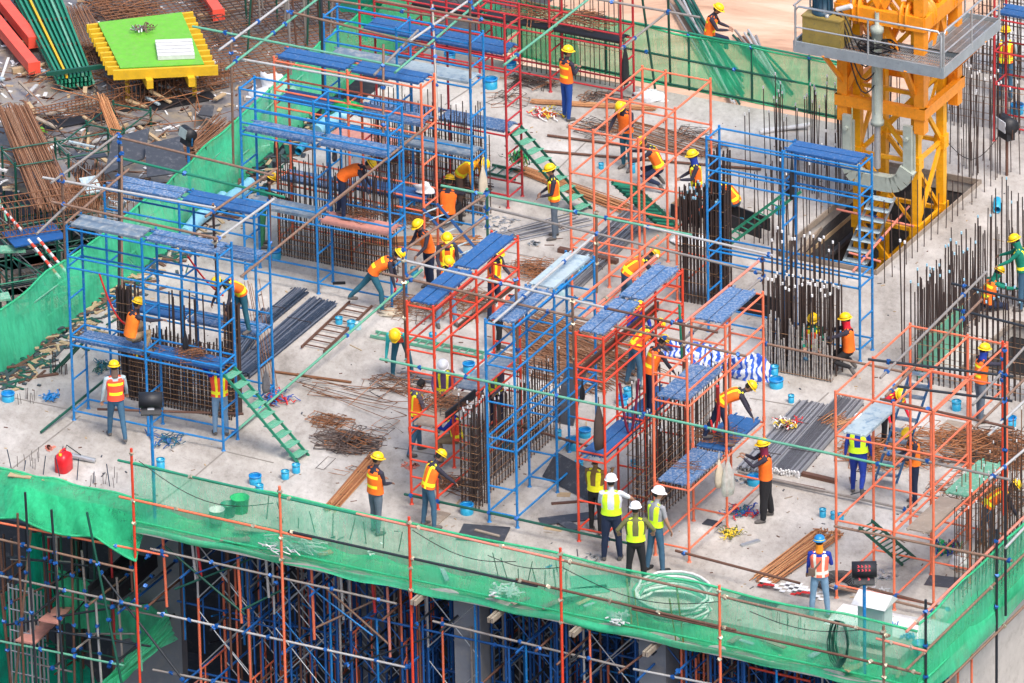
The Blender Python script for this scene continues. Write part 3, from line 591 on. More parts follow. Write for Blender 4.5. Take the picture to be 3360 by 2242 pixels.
rail('short pink rail ending at the front right corner',2880,1.02,3045,.98,'pink_paint')
rail('red middle rail of the front net, left part',400,.42,1030,.43,'orange_paint'); rail('black middle rail of the front net',955,.49,1770,.50,'black_tube',(.01,.5)); rail('rusty middle rail of the front net',1700,.55,2420,.50,'rust_tube',(.02,.15,.43,.65,.95)); rail('dark middle rail of the front net, right part',2080,.46,2950,.46,'rust_tube',(.9,)); rail('tan end of the middle rail at the corner',2900,.46,3025,.44,'brown_tube',(.1,.8))
for i,(d,z0,z1,l) in enumerate([(0.25,-7,1.45,'black post at the front right corner of the net'),(3.7,-7,1.5,'black post of the right net, third from the corner'),(6.3,-6,1.9,'dark post of the right net near the frame edge')]):
    tb(l,r0+W*d+Z*z0+U*.08,r0+W*d+Z*(z1+.3)+U*.08,'black_tube',(.97,.88,.8),grp='right fence posts')
tb('orange top rail of the right net',r0+Z*1.35-W*.5,r0+W*9+Z*1.42,'pink_paint',(.05,),cm='coupler_steel'); tb('brown middle rail of the right net',r0+Z*.55-W*.6+U*.05,r0+W*11+Z*.62+U*.05,'brown_tube',(.07,.35),cm='coupler_steel'); tb('timber-coloured tube under the right net',r0+Z*-.55+U*.1-W*.6,r0+W*11+Z*-.55+U*.1,'brown_tube',(.1,.4),cm='coupler_steel')
# ---------------- rebar ----------------
def cage(label,P,d,L,n,dep,H,mt='rebar_dark',r=.012,levels=(),rows=2,jit=.03,cap=None,lab2='rebar cages on the slab',jh=.12,lmat='tie_wire',name='rebar_cage',lr=.007,gap=()):
    rt=root(name,label,'rebar cage',P,lab2); e=d.cross(Z)*-1 if abs(d.cross(Z).dot(W if abs(d.dot(U))>.7 else U))>.0 else W
    e=W if abs(d.dot(U))>.7 else U
    cnt=0
    for k in range(rows):
        for i in range(n):
            if cnt>=100: break
            s=L*(i+.15*k)/(n-1)+ru(-jit,jit)*.5
            if any(g0<s/L<g1 for g0,g1 in gap): continue
            b=P+d*s+e*(dep*k/max(1,rows-1)); h=(H(s/L) if callable(H) else H)*(1+ru(-jh,jh)); tip=b+Z*h+d*ru(-jit,jit)+e*ru(-jit,jit)
            bar('upright_bar',b,tip,r,mt,rt); cnt+=1
            if cap and R()<.4: part('bar_cap',MB().tube([tip-Z*.01,tip+Z*.045],r*1.25,6),cap,rt)
    for z in levels:
        o=.02; z+=ru(-.01,.01); c=[P-d*o-e*o+Z*z,P+d*(L+o)-e*o+Z*(z+ru(-.02,.02)),P+d*(L+o)+e*(dep+o)+Z*z,P-d*o+e*(dep+o)+Z*z]
        part('stirrup',MB().tube(c+[c[0]],lr,5,cap=False),lmat,rt)
    return rt
rng=lambda a,b,s: [a+s*i for i in range(int((b-a)/s)+1)]
cage('wide rebar wall inside the far left blue tower',G(432,1312),U,2.45,36,.28,lambda s:1.65+.95*(1 if .35<s<.75 and int(s*40)%3==0 else 0),'rebar_dark',.018,rng(.1,1.6,.12),2,jh=.06)
cage('tall square bundle of thick bars at the left end of that wall',G(395,1298),U,.3,5,.3,2.55,'rebar_dark',.022,rng(.2,2.4,.2),4,jh=.03)
cage('tall square bundle of thick bars at its right end',G(742,1362),U,.22,4,.25,2.6,'rebar_dark',.022,rng(.2,2.2,.2),4,jh=.03)
cage('long rebar wall behind the tall blue tower',G(916,836),U,2.85,44,.22,lambda s:2.2 if int(s*44)%4 else 2.5,'rebar_dark',.012,rng(.06,.8,.13),2)
cage('rebar wall inside the farthest blue tower',G(1225,640),U,2.85,40,.2,lambda s:2.1 if int(s*40)%3 else 2.5,'rebar_dark',.012,rng(.1,1.9,.26),2)
cage('sparse row of tall bars before the back net',G(1712,228),U,2.65,22,.22,2.3,'rebar_dark',.011,(.1,.9),1,jh=.14)
cage('sparse rebar row behind the crimson scaffold legs',G(1560,180),U,1.1,9,.22,2.0,'rebar_dark',.011,(.1,),1,jh=.2)
cage('dense clump of thick bars in the centre right, left of the blue tower',G(2222,985),U,.95,12,.55,2.6,'rebar_dark',.019,rng(.2,1.9,.3),5,jh=.05,cap='cap_blue')
cage('tall bundle of bars right behind the blue scaffold leg',G(2335,1000),U,.3,5,.3,lambda s:3.6,'rebar_dark',.022,rng(.3,3,.4),3,jh=.04)
cage('dense wall of white capped bars by the two kneeling workers',G(2509,1206),U,1.58,17,.5,lambda s:2.0,'rebar_dark',.019,(.05,.4,.9),3,jh=.05,cap='bar_cap')
cage('taller back row of capped bars above the kneeling workers',G(2538,1172),U,1.45,14,.2,2.9,'rebar_dark',.019,(.3,1.4),2,jh=.05,cap='bar_cap')
cage('grey cement coated short bars at the foot of the capped bar wall',G(2507,1212),U,1.6,26,.06,1.05,'rebar_cement',.02,(.04,),1,jh=.3)
cage('long rebar cage wall running back under the lower central orange tower',G(2080,1730),W,3.9,30,.3,lambda s:2.2,'rebar_dark',.012,rng(.08,1.5,.17),2,cap='bar_cap')
cage('tall capped bars between the bright red and the orange towers',G(2062,1690),W,1.5,8,.45,2.75,'rebar_dark',.014,rng(.2,2.2,.3),2,cap='bar_cap',jh=.1)
cage('rebar cage wall running back beneath the slim blue tower',G(1519,1652),W,3.9,30,.3,lambda s:1.9,'rebar_dark',.012,rng(.08,1.5,.17),2,cap='bar_cap')
cage('dark corner bars at the near end of the cage by the slim blue tower',G(1516,1662),U,.4,6,.35,2.3,'rebar_dark',.014,rng(.1,2,.2),3,cap='bar_cap')
cage('rebar wall at the right edge by the net, nearest rows',G(3134,1985),W,3.9,21,.5,2.1,'rebar_dark',.012,rng(.1,1.4,.35),2,cap='bar_cap',lmat='rebar_rust')
cage('rebar wall at the right edge by the net, inner rows',G(3140,1880),W,3.9,18,.5,2.2,'rebar_rust',.011,rng(.1,1.4,.4),2,cap='bar_cap',lmat='rebar_rust')
cage('rebar row lining the near side of the right hand shaft',G(3010,1252),U,3.2,26,.2,2.4,'rebar_dark',.016,rng(.2,1.4,.35),2,cap='cap_blue')
cage('rebar row lining the left side of the right hand shaft',G(2990,1230),W,3.6,20,.2,2.1,'rebar_dark',.016,(.2,.8),2,cap='cap_blue')
cage('rebar row on the far side of the right hand shaft',G(3250,985),U,1.5,12,.2,2.6,'rebar_dark',.013,(.2,),2,cap='cap_blue')
cage('dense dark rebar wall right behind the crane',G(3105,395),U,2.6,18,.3,2.2,'rebar_dark',.013,rng(.2,2.2,.4),1)
cage('dense rebar cage against the red scaffold at the top right',G(3200,235),U,2.2,24,.4,2.6,'rebar_dark',.013,rng(.1,2.6,.2),2,lmat='rebar_dark')
# bars that stand out of the slab, one object each
_sv={}
def starter(p,h,mt='rebar_dark',capm=None,lean=.03,lab='',grp='',r=.0115):
    k=(round(h*4)/4,mt,capm,r)
    if k not in _sv:
        m=MB(); l=max(.2,k[0]); m.tube([(0,0,0),(0,0,l)],r,5)
        if capm: m.tube([(0,0,l-.01),(0,0,l+.05)],r*1.6,6,1)
        _sv[k]=m.mesh('starter_bar',[mt]+([capm] if capm else []))
    o=link('starter_bar',_sv[k],None,lab,'rebar',grp,loc=p); o.rotation_euler=(ru(-lean,lean),ru(-lean,lean),ru(0,6)); return o
def srow(lab,k0,x0,y0,k1,x1,y1,n,h0,h1,mt='rebar_dark',cap=None,jit=.12,grp=None,lean=.03,r=.0115):
    a,b=q(k0,x0,y0),q(k1,x1,y1)
    for i in range(n): starter(a.lerp(b,(i+.5)/n)+V3((ru(-jit,jit),ru(-jit,jit),0)),ru(h0,h1),mt,cap,lean,lab,grp or lab,r)
srow('thin dark bar standing along the right rim of the crane pit','H',975,760,'D',1790,1350,17,.8,2.2,jit=.03)
srow('thin bar standing along the left rim of the crane pit','H',180,560,'H',780,60,16,1.2,2.4,cap='bar_cap',jit=.1)
srow('tall thin bar standing between the blue tower and the crane','D',30,1330,'D',740,1440,30,1.6,2.6,cap='bar_cap',jit=.45)
srow('thin bar standing on the slab left of the crane pit','H',20,420,'H',330,420,20,1.3,2.2,jit=.35)
srow('tall thin bar standing behind the left crane leg','D',540,1180,'D',760,1230,12,1.4,2.4,cap='bar_cap',jit=.4)
srow('tall capped bar standing right of the crane','D',1480,1180,'D',1900,1320,24,1.9,2.7,cap='bar_cap',jit=.4)
srow('thin capped bar in the rows right behind the crane mast','D',1480,850,'D',2010,930,26,2.1,2.9,cap='bar_cap',jit=.5)
srow('thin bar standing by the far shaft corner at the right','H',1500,1050,'H',2000,830,16,1.3,2.2,jit=.3)
srow('lone tall bar left of the right orange tower','H',1115,1440,'H',1135,1450,2,3.3,3.4,cap='bar_cap',jit=.02,r=.016)
srow('thin bar behind the crane among the back rows','D',850,1100,'D',1150,1090,12,1.6,2.4,jit=.3)
srow('short stub of rebar along the front edge at the left','I',10,735,'I',870,905,7,.35,.45,'bar_blue',jit=.05,lean=.2)
srow('short stub of rebar seen through the front net','J',90,1120,'J',1200,1380,9,.35,.5,'rebar_dark',jit=.05,lean=.25)
srow('short stub of rebar along the front edge in the middle','O',40,370,'O',700,560,8,.35,.5,'rebar_dark',jit=.05,lean=.25)
for lab,k,x,y in (('hair-thin wire stub in the cluster at the left front','I',230,720),('hair-thin wire stub left of the first red post','I',760,860),('hair-thin wire stub near the blue sleeve at the far left','I',150,270),('hair-thin wire stub in front of the cabinet','P',360,840),('hair-thin wire stub by the white hose coil','O',560,390)):
    for i in range(8): starter(q(k,x,y)+V3((ru(-.3,.3),ru(-.3,.3),0)),.25,'rebar_dark',None,.1,lab,lab,.006)
srow('thin bar stub left of the far left blue tower','I',390,50,'I',500,60,6,.25,.45,jit=.1)
# bundles and heaps
def bundle(label,a,b,n,wid,mt,r=.016,layers=2,fan=0.,ends=None,grp='bundles of bars on the slab',sag=0,hook=0,jz=.0,name='bar_bundle'):
    rt=root(name,label,'rebar bundle',a,grp); d=b-a; c=d.normalized().cross(Z); ends_m=MB()
    for i in range(min(n,96)):
        lay=i%layers; k=(i//layers)/(max(1,(n-1)//layers))-.5
        o=c*(k*wid)+Z*(r+lay*r*1.9+ru(0,jz)); o2=c*(k*wid*(1+fan)+ru(-.5,.5)*wid*.25*(1 if fan or jz else .15))+Z*(r+lay*r*1.9+ru(0,jz)); e0=ru(-.06,.06)*(3 if fan else 1); e1=ru(-.06,.06)*(3 if fan else 1); t=d.normalized()
        if hook:
            p=[a+o+t*e0,a.lerp(b,.5)+(o+o2)/2,b+o2+t*e1,b+o2+t*(e1+.05)+c*hook*ru(-.6,1)+Z*.03,b+o2+t*(e1-.06)+c*hook*1.4*ru(-.6,1)+Z*.05]; part('bar',MB().tube(p,r,5),(mt+'_pale') if (mt+'_pale' in MT and R()<.42) else mt,rt)
        else: bar('bar',a+o+t*e0,b+o2+t*e1,r*ru(.8,1.05),(mt+'_pale') if (mt+'_pale' in MT and R()<.42) else mt,rt,5)
        if ends:
            p=a+o+t*e0; ends_m.tube([p-t*.035,p+t*.0],r*1.15,6)
    if ends: part('bar_ends',ends_m,ends,rt)
    for f in (.25,.7):
        p=a.lerp(b,f); hh=layers*r*2.1; part('tie',MB().tube([p-c*wid*.54,p-c*wid*.5+Z*hh,p+c*wid*.5+Z*hh,p+c*wid*.54],.007,5),'rebar_dark',rt)
    return rt
bundle('outer left bundle of dark blue bars beside the far left tower',q('F',-150,1290),q('F',425,810),20,.30,'bar_blue',.021,3)
bundle('middle bundle of dark blue bars beside the far left tower',q('F',-60,1400),q('F',540,880),20,.28,'bar_blue',.021,3)
bundle('right bundle of dark blue bars beside the far left tower',q('F',0,1430),q('F',640,900),20,.28,'bar_blue',.021,3)
bundle('dark blue bars under the workers deck by the far left tower',q('E',1600,1500),q('F',190,950),16,.28,'bar_blue',.021,3)
bundle('big bundle of grey bars with white painted ends, nearest the right tower',q('L',270,805),q('L',735,275),60,.60,'rebar_grey',.018,4,ends='bar_cap')
bundle('grey bar bundle left of the big one, gloves lying on it',q('L',-30,780),q('L',420,290),33,.33,'rebar_grey',.019,3)
bundle('narrow grey bar bundle between the other two',q('L',60,810),q('L',515,305),33,.33,'rebar_grey',.019,3)
bundle('long bundle of thin grey bars in the middle of the slab behind the boards',q('G',560,760),q('G',1180,200),46,.8,'rebar_grey',.013,3,jz=.02)
bundle('long rusty bars fanning over the centre of the slab',q('G',150,1270),q('G',960,1420),60,1.5,'rebar_rust',.010,2,fan=.4,jz=.05)
bundle('second layer of long rusty bars crossing the first in the centre',q('G',250,1010),q('G',1030,1480),50,1.1,'rebar_rust',.010,2,fan=.8,jz=.06)
bundle('third spread of rusty bars behind the slim blue tower',q('G',330,1050),q('G',1000,1290),40,1.2,'rebar_rust',.010,2,fan=.5,jz=.06)
bundle('rusty bars lying under the green stair ladder',q('C',250,1260),q('G',1010,200),34,.30,'rebar_orange',.012,3,fan=.6,jz=.03)
bundle('orange rusty bars lying behind the far standing worker',q('C',330,755),q('C',1230,805),18,.22,'rebar_orange',.012,2,jz=.02)
bundle('thin bars lying inside the open orange frames',q('C',870,900),q('C',1640,1130),22,.7,'rebar_rust',.009,2,fan=.5,jz=.03,hook=.12)
bundle('thin grey bars left of the standing worker',q('G',30,430),q('G',700,270),16,.6,'rebar_grey',.011,1,fan=.5,jz=.02)
bundle('rusty bars behind the three crouching workers',q('F',930,440),q('F',1700,430),20,.35,'rebar_orange',.012,2,fan=.4,jz=.03)
bundle('dark bars on the slab behind the farthest worker group','' or q('F',1450,10),q('G',20,60),16,.5,'rebar_dark',.012,2,jz=.02)
bundle('rusty fan of bars at the foot of the worker by the front net',q('J',640,1060),q('J',960,700),30,.26,'rebar_orange',.012,3,fan=.1,jz=.04,hook=.07)
bundle('rusty fan of hooked bars beside the blue-helmeted worker',q('P',120,440),q('L',560,1260),42,.55,'rebar_orange',.012,2,fan=.1,jz=.07,hook=.12)
bundle('hooked thin bars leaning beside the two bar bundles at the left',q('I',1990,180)+Z*.02,q('F',60,930)+Z*.6,6,.3,'rebar_rust',.009,1,jz=.1)
bundle('small rusty bundle lying across the big grey bundle','' or q('L',600,470)+Z*.12,q('L',700,430)+Z*.15,18,.5,'rebar_orange',.011,2,fan=.2,jz=.05)
bundle('grey thin bars behind the left red tower foot',q('F',1150,1430),q('F',1620,1480),16,.35,'rebar_grey',.010,2,fan=.2,jz=.03)
def stirrups(label,c,n,rad,sx,sy,mt='rebar_rust',r=.006,zt=.25,grp='heaps of stirrups',zb=0.,name='stirrup_heap'):
    rt=root(name,label,'stirrups',c,grp); mm=[mt,'rebar_dark','rebar_orange']
    for i in range(min(n,100)):
        an=ru(0,6.28); rr=rad*math.sqrt(R()); p=c+U*math.cos(an)*rr*1.5+W*math.sin(an)*rr+Z*(zb+.01+zt*R()*max(0,1-rr/rad*.8)); th=ru(-.5,.5)+ (0 if R()<.7 else 1.57); a=(U*math.cos(th)+W*math.sin(th)); b=a.cross(Z); n_=Z*ru(-.25,.25)
        a=a*sx*ru(.8,1.1)+n_*sx*.5; b=b*sy*ru(.7,1.1)+Z*sy*ru(-.2,.2)
        part('stirrup',MB().tube([p-a-b,p+a-b,p+a+b,p-a+b,p-a-b+a*.1],r,4,cap=False),mm[0 if R()<.6 else (1 if R()<.5 else 2)],rt)
    return rt
stirrups('large heap of rectangular stirrups in the left middle of the slab',q('J',765,575),70,.42,.34,.11,'rebar_dark_pale',.010,zt=.34)
stirrups('small heap of stirrups above the large one',q('J',640,420),18,.16,.36,.13,'rebar_rust',.009,zt=.12)
stirrups('a few grey stirrups scattered right of the large heap',q('J',960,470),6,.4,.3,.22,'rebar_dark')
stirrups('two stirrups lying flat below the large heap',q('J',760,740),4,.4,.34,.1,'rebar_dark',zt=.02)
stirrups('very long stirrups lying flat left of the red tower',q('J',840,240),8,.25,1.35,.26,'rebar_rust',.009,.03)
stirrups('long stirrups stacked behind the left red tower',q('J',1130,160),14,.2,.6,.2,'rebar_rust',.008,.1)
stirrups('stirrup heap right of the lunging worker',q('F',1250,930),60,.5,.3,.12,zt=.25)
stirrups('stirrup heap under the boards of the left red tower',q('F',1650,880),40,.45,.35,.14,zt=.2)
stirrups('rust coloured stirrup coil near the third red post',q('G',340,660),50,.35,.35,.12,'rebar_orange',zt=.3)
stirrups('stirrups heaped on the far slab by the rods',q('C',820,960),26,.4,.3,.15,'rebar_dark',zt=.15)
stirrups('flat stirrups beside the crimson ladder end',q('C',140,735),14,.35,.25,.12,'rebar_dark',zt=.06)
stirrups('grey offcuts heaped behind the crimson ladder end',q('C',320,620),40,.35,.3,.03,'rebar_dark',.008,.2)
stirrups('stirrups by the far cloth bundle',q('C',860,735),30,.35,.22,.08,'rebar_dark',zt=.12)
stirrups('hooked stirrups among the thin bars in the open frames',q('C',1480,1000),16,.35,.3,.1,'rebar_dark',zt=.1)
stirrups('huge tangled pile of rusty stirrups behind the right orange tower',q('L',1480,640),100,.95,.34,.13,'rebar_orange',.010,.5)
stirrups('tangled rusty stirrups at the right edge of the slab',q('L',1850,640),100,.75,.36,.14,'rebar_rust',.010,.7)
stirrups('rusty stirrups behind the blue ladder',q('L',960,680),90,.55,.30,.14,'rebar_orange',.010,.5)
stirrups('flat stirrups under the green board',q('L',1760,960),50,.7,.4,.16,'rebar_rust',.008,.1)
stirrups('stirrups lying on the lower board of the bright orange tower',q('K',1480,740,1.75),5,.12,.34,.1,'rebar_rust',.006,.03,zb=0)
stirrups('stirrups on the deck under the bending worker',q('K',1680,520,1.78),26,.28,.34,.10,'rebar_rust',.006,.1)
stirrups('stirrups lying on the grey board of the far left tower',q('E',1420,1265,1.93),26,.22,.3,.12,'rebar_rust',.006,.1)
stirrups('one stirrup beside the crouching worker on the far left tower',q('E',1170,1235,1.93),3,.1,.25,.1,'rebar_orange',.006,.03)
stirrups('stirrups on the pink board beside the bending worker',q('F',870,225,1.78),30,.3,.34,.10,'rebar_rust',.006,.14)
stirrups('stirrups piled on the wooden board of the left red tower',q('J',1480,280,1.9),36,.3,.34,.13,'rebar_rust',.006,.14)
stirrups('stirrups leaning by the bending worker in front',q('J',1540,880),26,.3,.3,.12,'rebar_rust',.007,.1)
stirrups('rusty offcuts heaped on the long black plank',q('C',350,95,1.6),30,.5,.4,.05,'rebar_rust',.009,.12)
stirrups('more rusty offcuts at the middle of the black plank',q('C',720,160,1.6),40,.4,.3,.06,'rebar_rust',.009,.25)
stirrups('grey stirrup heap behind the farthest crouching worker',q('F',1270,260),50,.4,.35,.12,'rebar_rust',.008,.3)
stirrups('brown stirrup heap left of the far ladder',q('B',1110,1170,.0),40,.3,.25,.1,'rebar_orange',.008,.4)
# ---------------- people ----------------
mat('skin',(.36,.19,.12),.6,var=.06,scale=20); mat('skin_dark',(.26,.135,.085),.6,var=.06,scale=20); mat('hair',(.012,.01,.009),.7)
for n_,c_ in dict(jeans=(.035,.10,.17),jeans_light=(.16,.27,.40),teal_jeans=(.015,.10,.15),navy=(.008,.017,.05),black=(.010,.010,.013),blue_trousers=(.008,.055,.27),coverall=(.006,.03,.25),grey_trousers=(.10,.13,.17),khaki=(.24,.17,.10),green_trousers=(.04,.20,.09),dark_sleeve=(.025,.023,.04),blue_shirt=(.008,.03,.30),light_shirt=(.36,.45,.48),grey_tee=(.27,.28,.30),white_shirt=(.55,.58,.64),olive=(.12,.12,.045),brown_shirt=(.21,.12,.035),purple_grey=(.11,.09,.13),plaid=(.13,.07,.16),green_shirt=(.0,.17,.11),teal_shirt=(.02,.36,.36),vest_orange=(.95,.16,.012),vest_red=(.90,.085,.035),vest_salmon=(.85,.16,.09),vest_lime=(.62,.95,.02),stripe=(.95,.85,.02),stripe_silver=(.72,.72,.62),helmet_yellow=(.90,.56,.006),helmet_white=(.82,.83,.84),helmet_blue=(.01,.20,.50),shoe=(.10,.09,.085),shoe_grey=(.22,.20,.19),boot=(.02,.02,.02),scarf_red=(.6,.01,.03),scarf_blue=(.01,.04,.3),scarf_orange=(.85,.25,.01),scarf_brown=(.14,.09,.07),scarf_maroon=(.17,.01,.04),glove=(.35,.28,.18),mesh_dark=(.06,.07,.06),harness=(.05,.03,.04),orange_shirt=(.95,.20,.015),orange_yellow=(.95,.35,.01)).items():
    mat(n_,c_,.35 if 'helmet' in n_ else .85,var=.14 if 'helmet' not in n_ else .03,scale=9,bump=.5 if 'helmet' not in n_ else 0)
def rx(v,a): c,s=math.cos(a),math.sin(a); return V3((v.x,v.y*c-v.z*s,v.y*s+v.z*c))
def ell_loft(m,secs,n=14,mi=0):
    """secs: (centre, right vector, front vector) closed loft"""
    vs=[c+a*math.cos(2*math.pi*j/n)+b*math.sin(2*math.pi*j/n) for c,a,b in secs for j in range(n)]
    k=len(secs); fs=[(i*n+j,i*n+(j+1)%n,(i+1)*n+(j+1)%n,(i+1)*n+j) for i in range(k-1) for j in range(n)]
    fs+=[tuple(range(n))[::-1],tuple(range((k-1)*n,k*n))]; m.add(vs,fs,mi,True)
_np=[0]
def person(label,foot,face=0,lean=3,legs=((4,3,4),(-3,3,4)),arms=((5,8,12),(5,8,12)),head=0,hturn=0,H=1.66,top='dark_sleeve',low='jeans',vest='vest_orange',pat='bars',hat='helmet_yellow',skin='skin_dark',shoe='shoe',sleeve='long',scarf=None,glove=None,fat=1.,seat=None,twist=0,grp='construction workers on the slab',bag=None,kneel=False,wide=1.0,scarfl=.0):
    """foot: ground point under the figure. angles in degrees. leg: (thigh pitch forward, spread, knee bend); arm: (pitch forward from hanging, spread, elbow bend)
    face: 0 = away from the camera, 90 = towards the right, 180 = towards the camera"""
    s=H/1.68; D=math.radians; hip=V3((0,0,0)); J={}
    ln=D(lean); side=V3((1,0,0))
    def tdir(a): return V3((0,math.sin(a),math.cos(a)))
    wa=hip+tdir(ln*.45)*.13; ch=wa+tdir(ln*.85)*.22; nk=ch+tdir(ln)*.19; hd=nk+tdir(ln*.8-D(head)*0+D(head)*-0+D(head))*.15
    tw=Matrix.Rotation(D(-twist),3,'Z'); sr=tw@side
    B=[]  # bones for colouring: a,b,radius,group
    m=MB(); f=fat
    up1=tdir(ln*.45); fr=lambda a: V3((0,math.cos(a),-math.sin(a)))
    secs=[(hip-tdir(ln*.3)*.10,side*.115,fr(ln*.3)*.085),(hip-tdir(ln*.3)*.03,side*.165*f,fr(ln*.3)*.115*f),(hip+tdir(ln*.3)*.06,side*.165*f,fr(ln*.3)*.11*f),(wa,side*.148*f,fr(ln*.6)*.105*f),(wa.lerp(ch,.5),side*.155*f,fr(ln*.8)*.108*f),(ch,sr*.175*f,fr(ln*.9)*.115*f),(ch.lerp(nk,.5),sr*.185,fr(ln)*.105),(ch.lerp(nk,.82),sr*.165,fr(ln)*.085),(nk-tdir(ln)*.0,sr*.075,fr(ln)*.06),(nk+tdir(ln)*.02,sr*.05,fr(ln)*.05)]
    ell_loft(m,secs,16)
    B.append((hip-Z*.1,hip+up1*.05,.15,'low')); B.append((wa,nk-tdir(ln)*.03,.15,'top'))
    # legs
    ft=[]; 
    for sd,(th,ab,kn) in zip((-1,1),legs):
        h0=hip+side*sd*.085-Z*.03; a=D(th); d1=V3((sd*math.sin(D(ab)),math.sin(a)*math.cos(D(ab)),-math.cos(a)*math.cos(D(ab)))); k=h0+d1*.42
        a2=D(th-kn); d2=V3((sd*math.sin(D(ab))*.6,math.sin(a2),-math.cos(a2))).normalized(); an=k+d2*.41
        m.tube([h0-d1*.02,h0.lerp(k,.35),k,k.lerp(an,.4),an],[.088*f*wide,.084*f*wide,.062*wide,.062*wide,.046*(wide if wide>1.1 else 1)],12)
        fd=V3((sd*.15,1,0)).normalized(); 
        if a2<D(-50): fd=V3((sd*.1,d2.z*-.0+.15,-1)).normalized() if not kneel else V3((sd*.1,-.5,-.6)).normalized()
        hl=an-Z*.035-fd*.05 if fd.z>-.4 else an
        m.tube([hl+Z*.0,hl+fd*.09-Z*.012,hl+fd*.19-Z*.03,hl+fd*.235-Z*.032],[.045,.048,.042,.026],10)
        B.append((h0,k,.08,'low')); B.append((k,an,.055,'low')); B.append((hl,hl+fd*.22-Z*.03,.05,'shoe')); ft.append((min(hl.z-.045,(hl+fd*.235).z-.06,k.z-.06),an))
    # arms
    for sd,(pt,ab,el) in zip((-1,1),arms):
        s0=ch.lerp(nk,.72)+sr*sd*.185; a=D(pt); b_=D(ab); d1=V3((sd*math.sin(b_),math.sin(a)*math.cos(b_),-math.cos(a)*math.cos(b_))); e=s0+d1*.27
        a2=D(pt+abs(el)); inn=-.55 if el>25 and el<500 else .1
        if el>200: a2=D(pt+el-1000+0)
        d2=V3((sd*(math.sin(b_)*.5+inn*min(1,abs(el)/90)),math.sin(a2),-math.cos(a2))).normalized(); w_=e+d2*.235
        m.tube([s0-sr*sd*.05+Z*.0,s0,s0.lerp(e,.5),e,e.lerp(w_,.35),w_],[.062,.058,.050,.043,.042,.030],10)
        # palm, four fingers, thumb
        x=d2.cross(Z); x=x.normalized() if x.length>.1 else side; y=x.cross(d2).normalized()
        p0=w_+d2*.01; p1=w_+d2*.085; ell_loft(m,[(w_-d2*.01,x*.026,y*.022),(p0+d2*.02,x*.036,y*.019),(p1,x*.040,y*.016),(p1+d2*.01,x*.034,y*.012)],10)
        for q_,(o,l) in enumerate(((-.030,.068),(-.010,.080),(.011,.074),(.030,.058))):
            b0=p1+x*o-d2*.01; c1=b0+d2*l*.45+x*o*.15-y*.008; c2=b0+d2*l*.8-y*.030+x*o*.2; c3=b0+d2*l*.93-y*.047+x*o*.2; m.tube([b0,c1,c2,c3],[.0115,.0105,.0095,.008],7)
        b0=w_+d2*.03-x*sd*.028; m.tube([b0,b0-x*sd*.028+d2*.02-y*.008,b0-x*sd*.036+d2*.055-y*.022],[.014,.012,.009],7)
        B.append((s0,s0.lerp(e,.62),.055,'sl1')); B.append((s0.lerp(e,.62),w_+d2*.01,.042,'sl2')); B.append((w_+d2*.03,w_+d2*.17,.03,'hand'))
    # neck, head, nose, ears
    ha=ln*.8+D(head); hu=tdir(ha) if True else Z; ht=Matrix.Rotation(D(-hturn),3,'Z'); hf=ht@fr(ha); hs=ht@side
    m.tube([nk-tdir(ln)*.05,nk.lerp(hd,.6)],[.056,.050],10); B.append((nk,nk.lerp(hd,.5),.05,'neck'))
    c=hd+hu*.035
    ell_loft(m,[(c-hu*.115+hf*.035,hs*.022,hf*.022),(c-hu*.10+hf*.02,hs*.045,hf*.055),(c-hu*.06,hs*.062,hf*.080),(c-hu*.01,hs*.070,hf*.092),(c+hu*.04,hs*.073,hf*.094),(c+hu*.08,hs*.060,hf*.076),(c+hu*.105,hs*.028,hf*.035)],14)
    m.tube([c+hf*.085+hu*.005,c+hf*.108-hu*.03,c+hf*.085-hu*.038],[.009,.014,.010],7)
    m.tube([c+hf*.07-hu*.066-hs*.022,c+hf*.083-hu*.066,c+hf*.07-hu*.066+hs*.022],[.007,.010,.007],6)
    for sd in(-1,1): m.tube([c+hs*sd*.064-hu*.03,c+hs*sd*.080-hu*.005-hf*.008,c+hs*sd*.066+hu*.02],[.008,.013,.009],7)
    B.append((c-hu*.06,c+hu*.05,.08,'head'))
    low_z=min(z for z,_ in ft); low_z=min(low_z,(hip.z-.13)) if seat is not None or low_z>-.2 else low_z
    # join all volumes into one skin
    me=m.mesh('body',[]); 
    tmp=bpy.data.objects.new('body',me); COL.objects.link(tmp); md=tmp.modifiers.new('r','REMESH'); md.mode='VOXEL'; md.voxel_size=.0125; md.use_smooth_shade=True
    sm=tmp.modifiers.new('s','SMOOTH'); sm.factor=.5; sm.iterations=2
    bpy.context.view_layer.update(); dg=bpy.context.evaluated_depsgraph_get(); bm_=bpy.data.meshes.new_from_object(tmp.evaluated_get(dg)); bpy.data.objects.remove(tmp); bpy.data.meshes.remove(me)
    n=len(bm_.vertices); co=np.empty(n*3,'f'); bm_.vertices.foreach_get('co',co); co=co.reshape(-1,3)
    best=np.full(n,9.); idx=np.zeros(n,int)
    for i,(a,b,r,g) in enumerate(B):
        a_=np.array(a); d=np.array(b)-a_; t=np.clip(((co-a_)@d)/max(1e-9,d@d),0,1); ds=np.linalg.norm(co-(a_+t[:,None]*d),axis=1)-r
        u=ds<best; best[u]=ds[u]; idx[u]=i
    slot={'top':top,'low':low,'shoe':shoe,'sl1':top,'sl2':top if sleeve=='long' else skin,'hand':glove or skin,'neck':scarf or skin,'head':skin}
    names=sorted(set(slot.values())); 
    for nm_ in names: bm_.materials.append(MT[nm_])
    vi=np.array([names.index(slot[B[i][3]]) for i in idx]); nf=len(bm_.polygons); ls=np.empty(nf,int); bm_.polygons.foreach_get('loop_start',ls); lv=np.empty(len(bm_.loops),int); bm_.loops.foreach_get('vertex_index',lv)
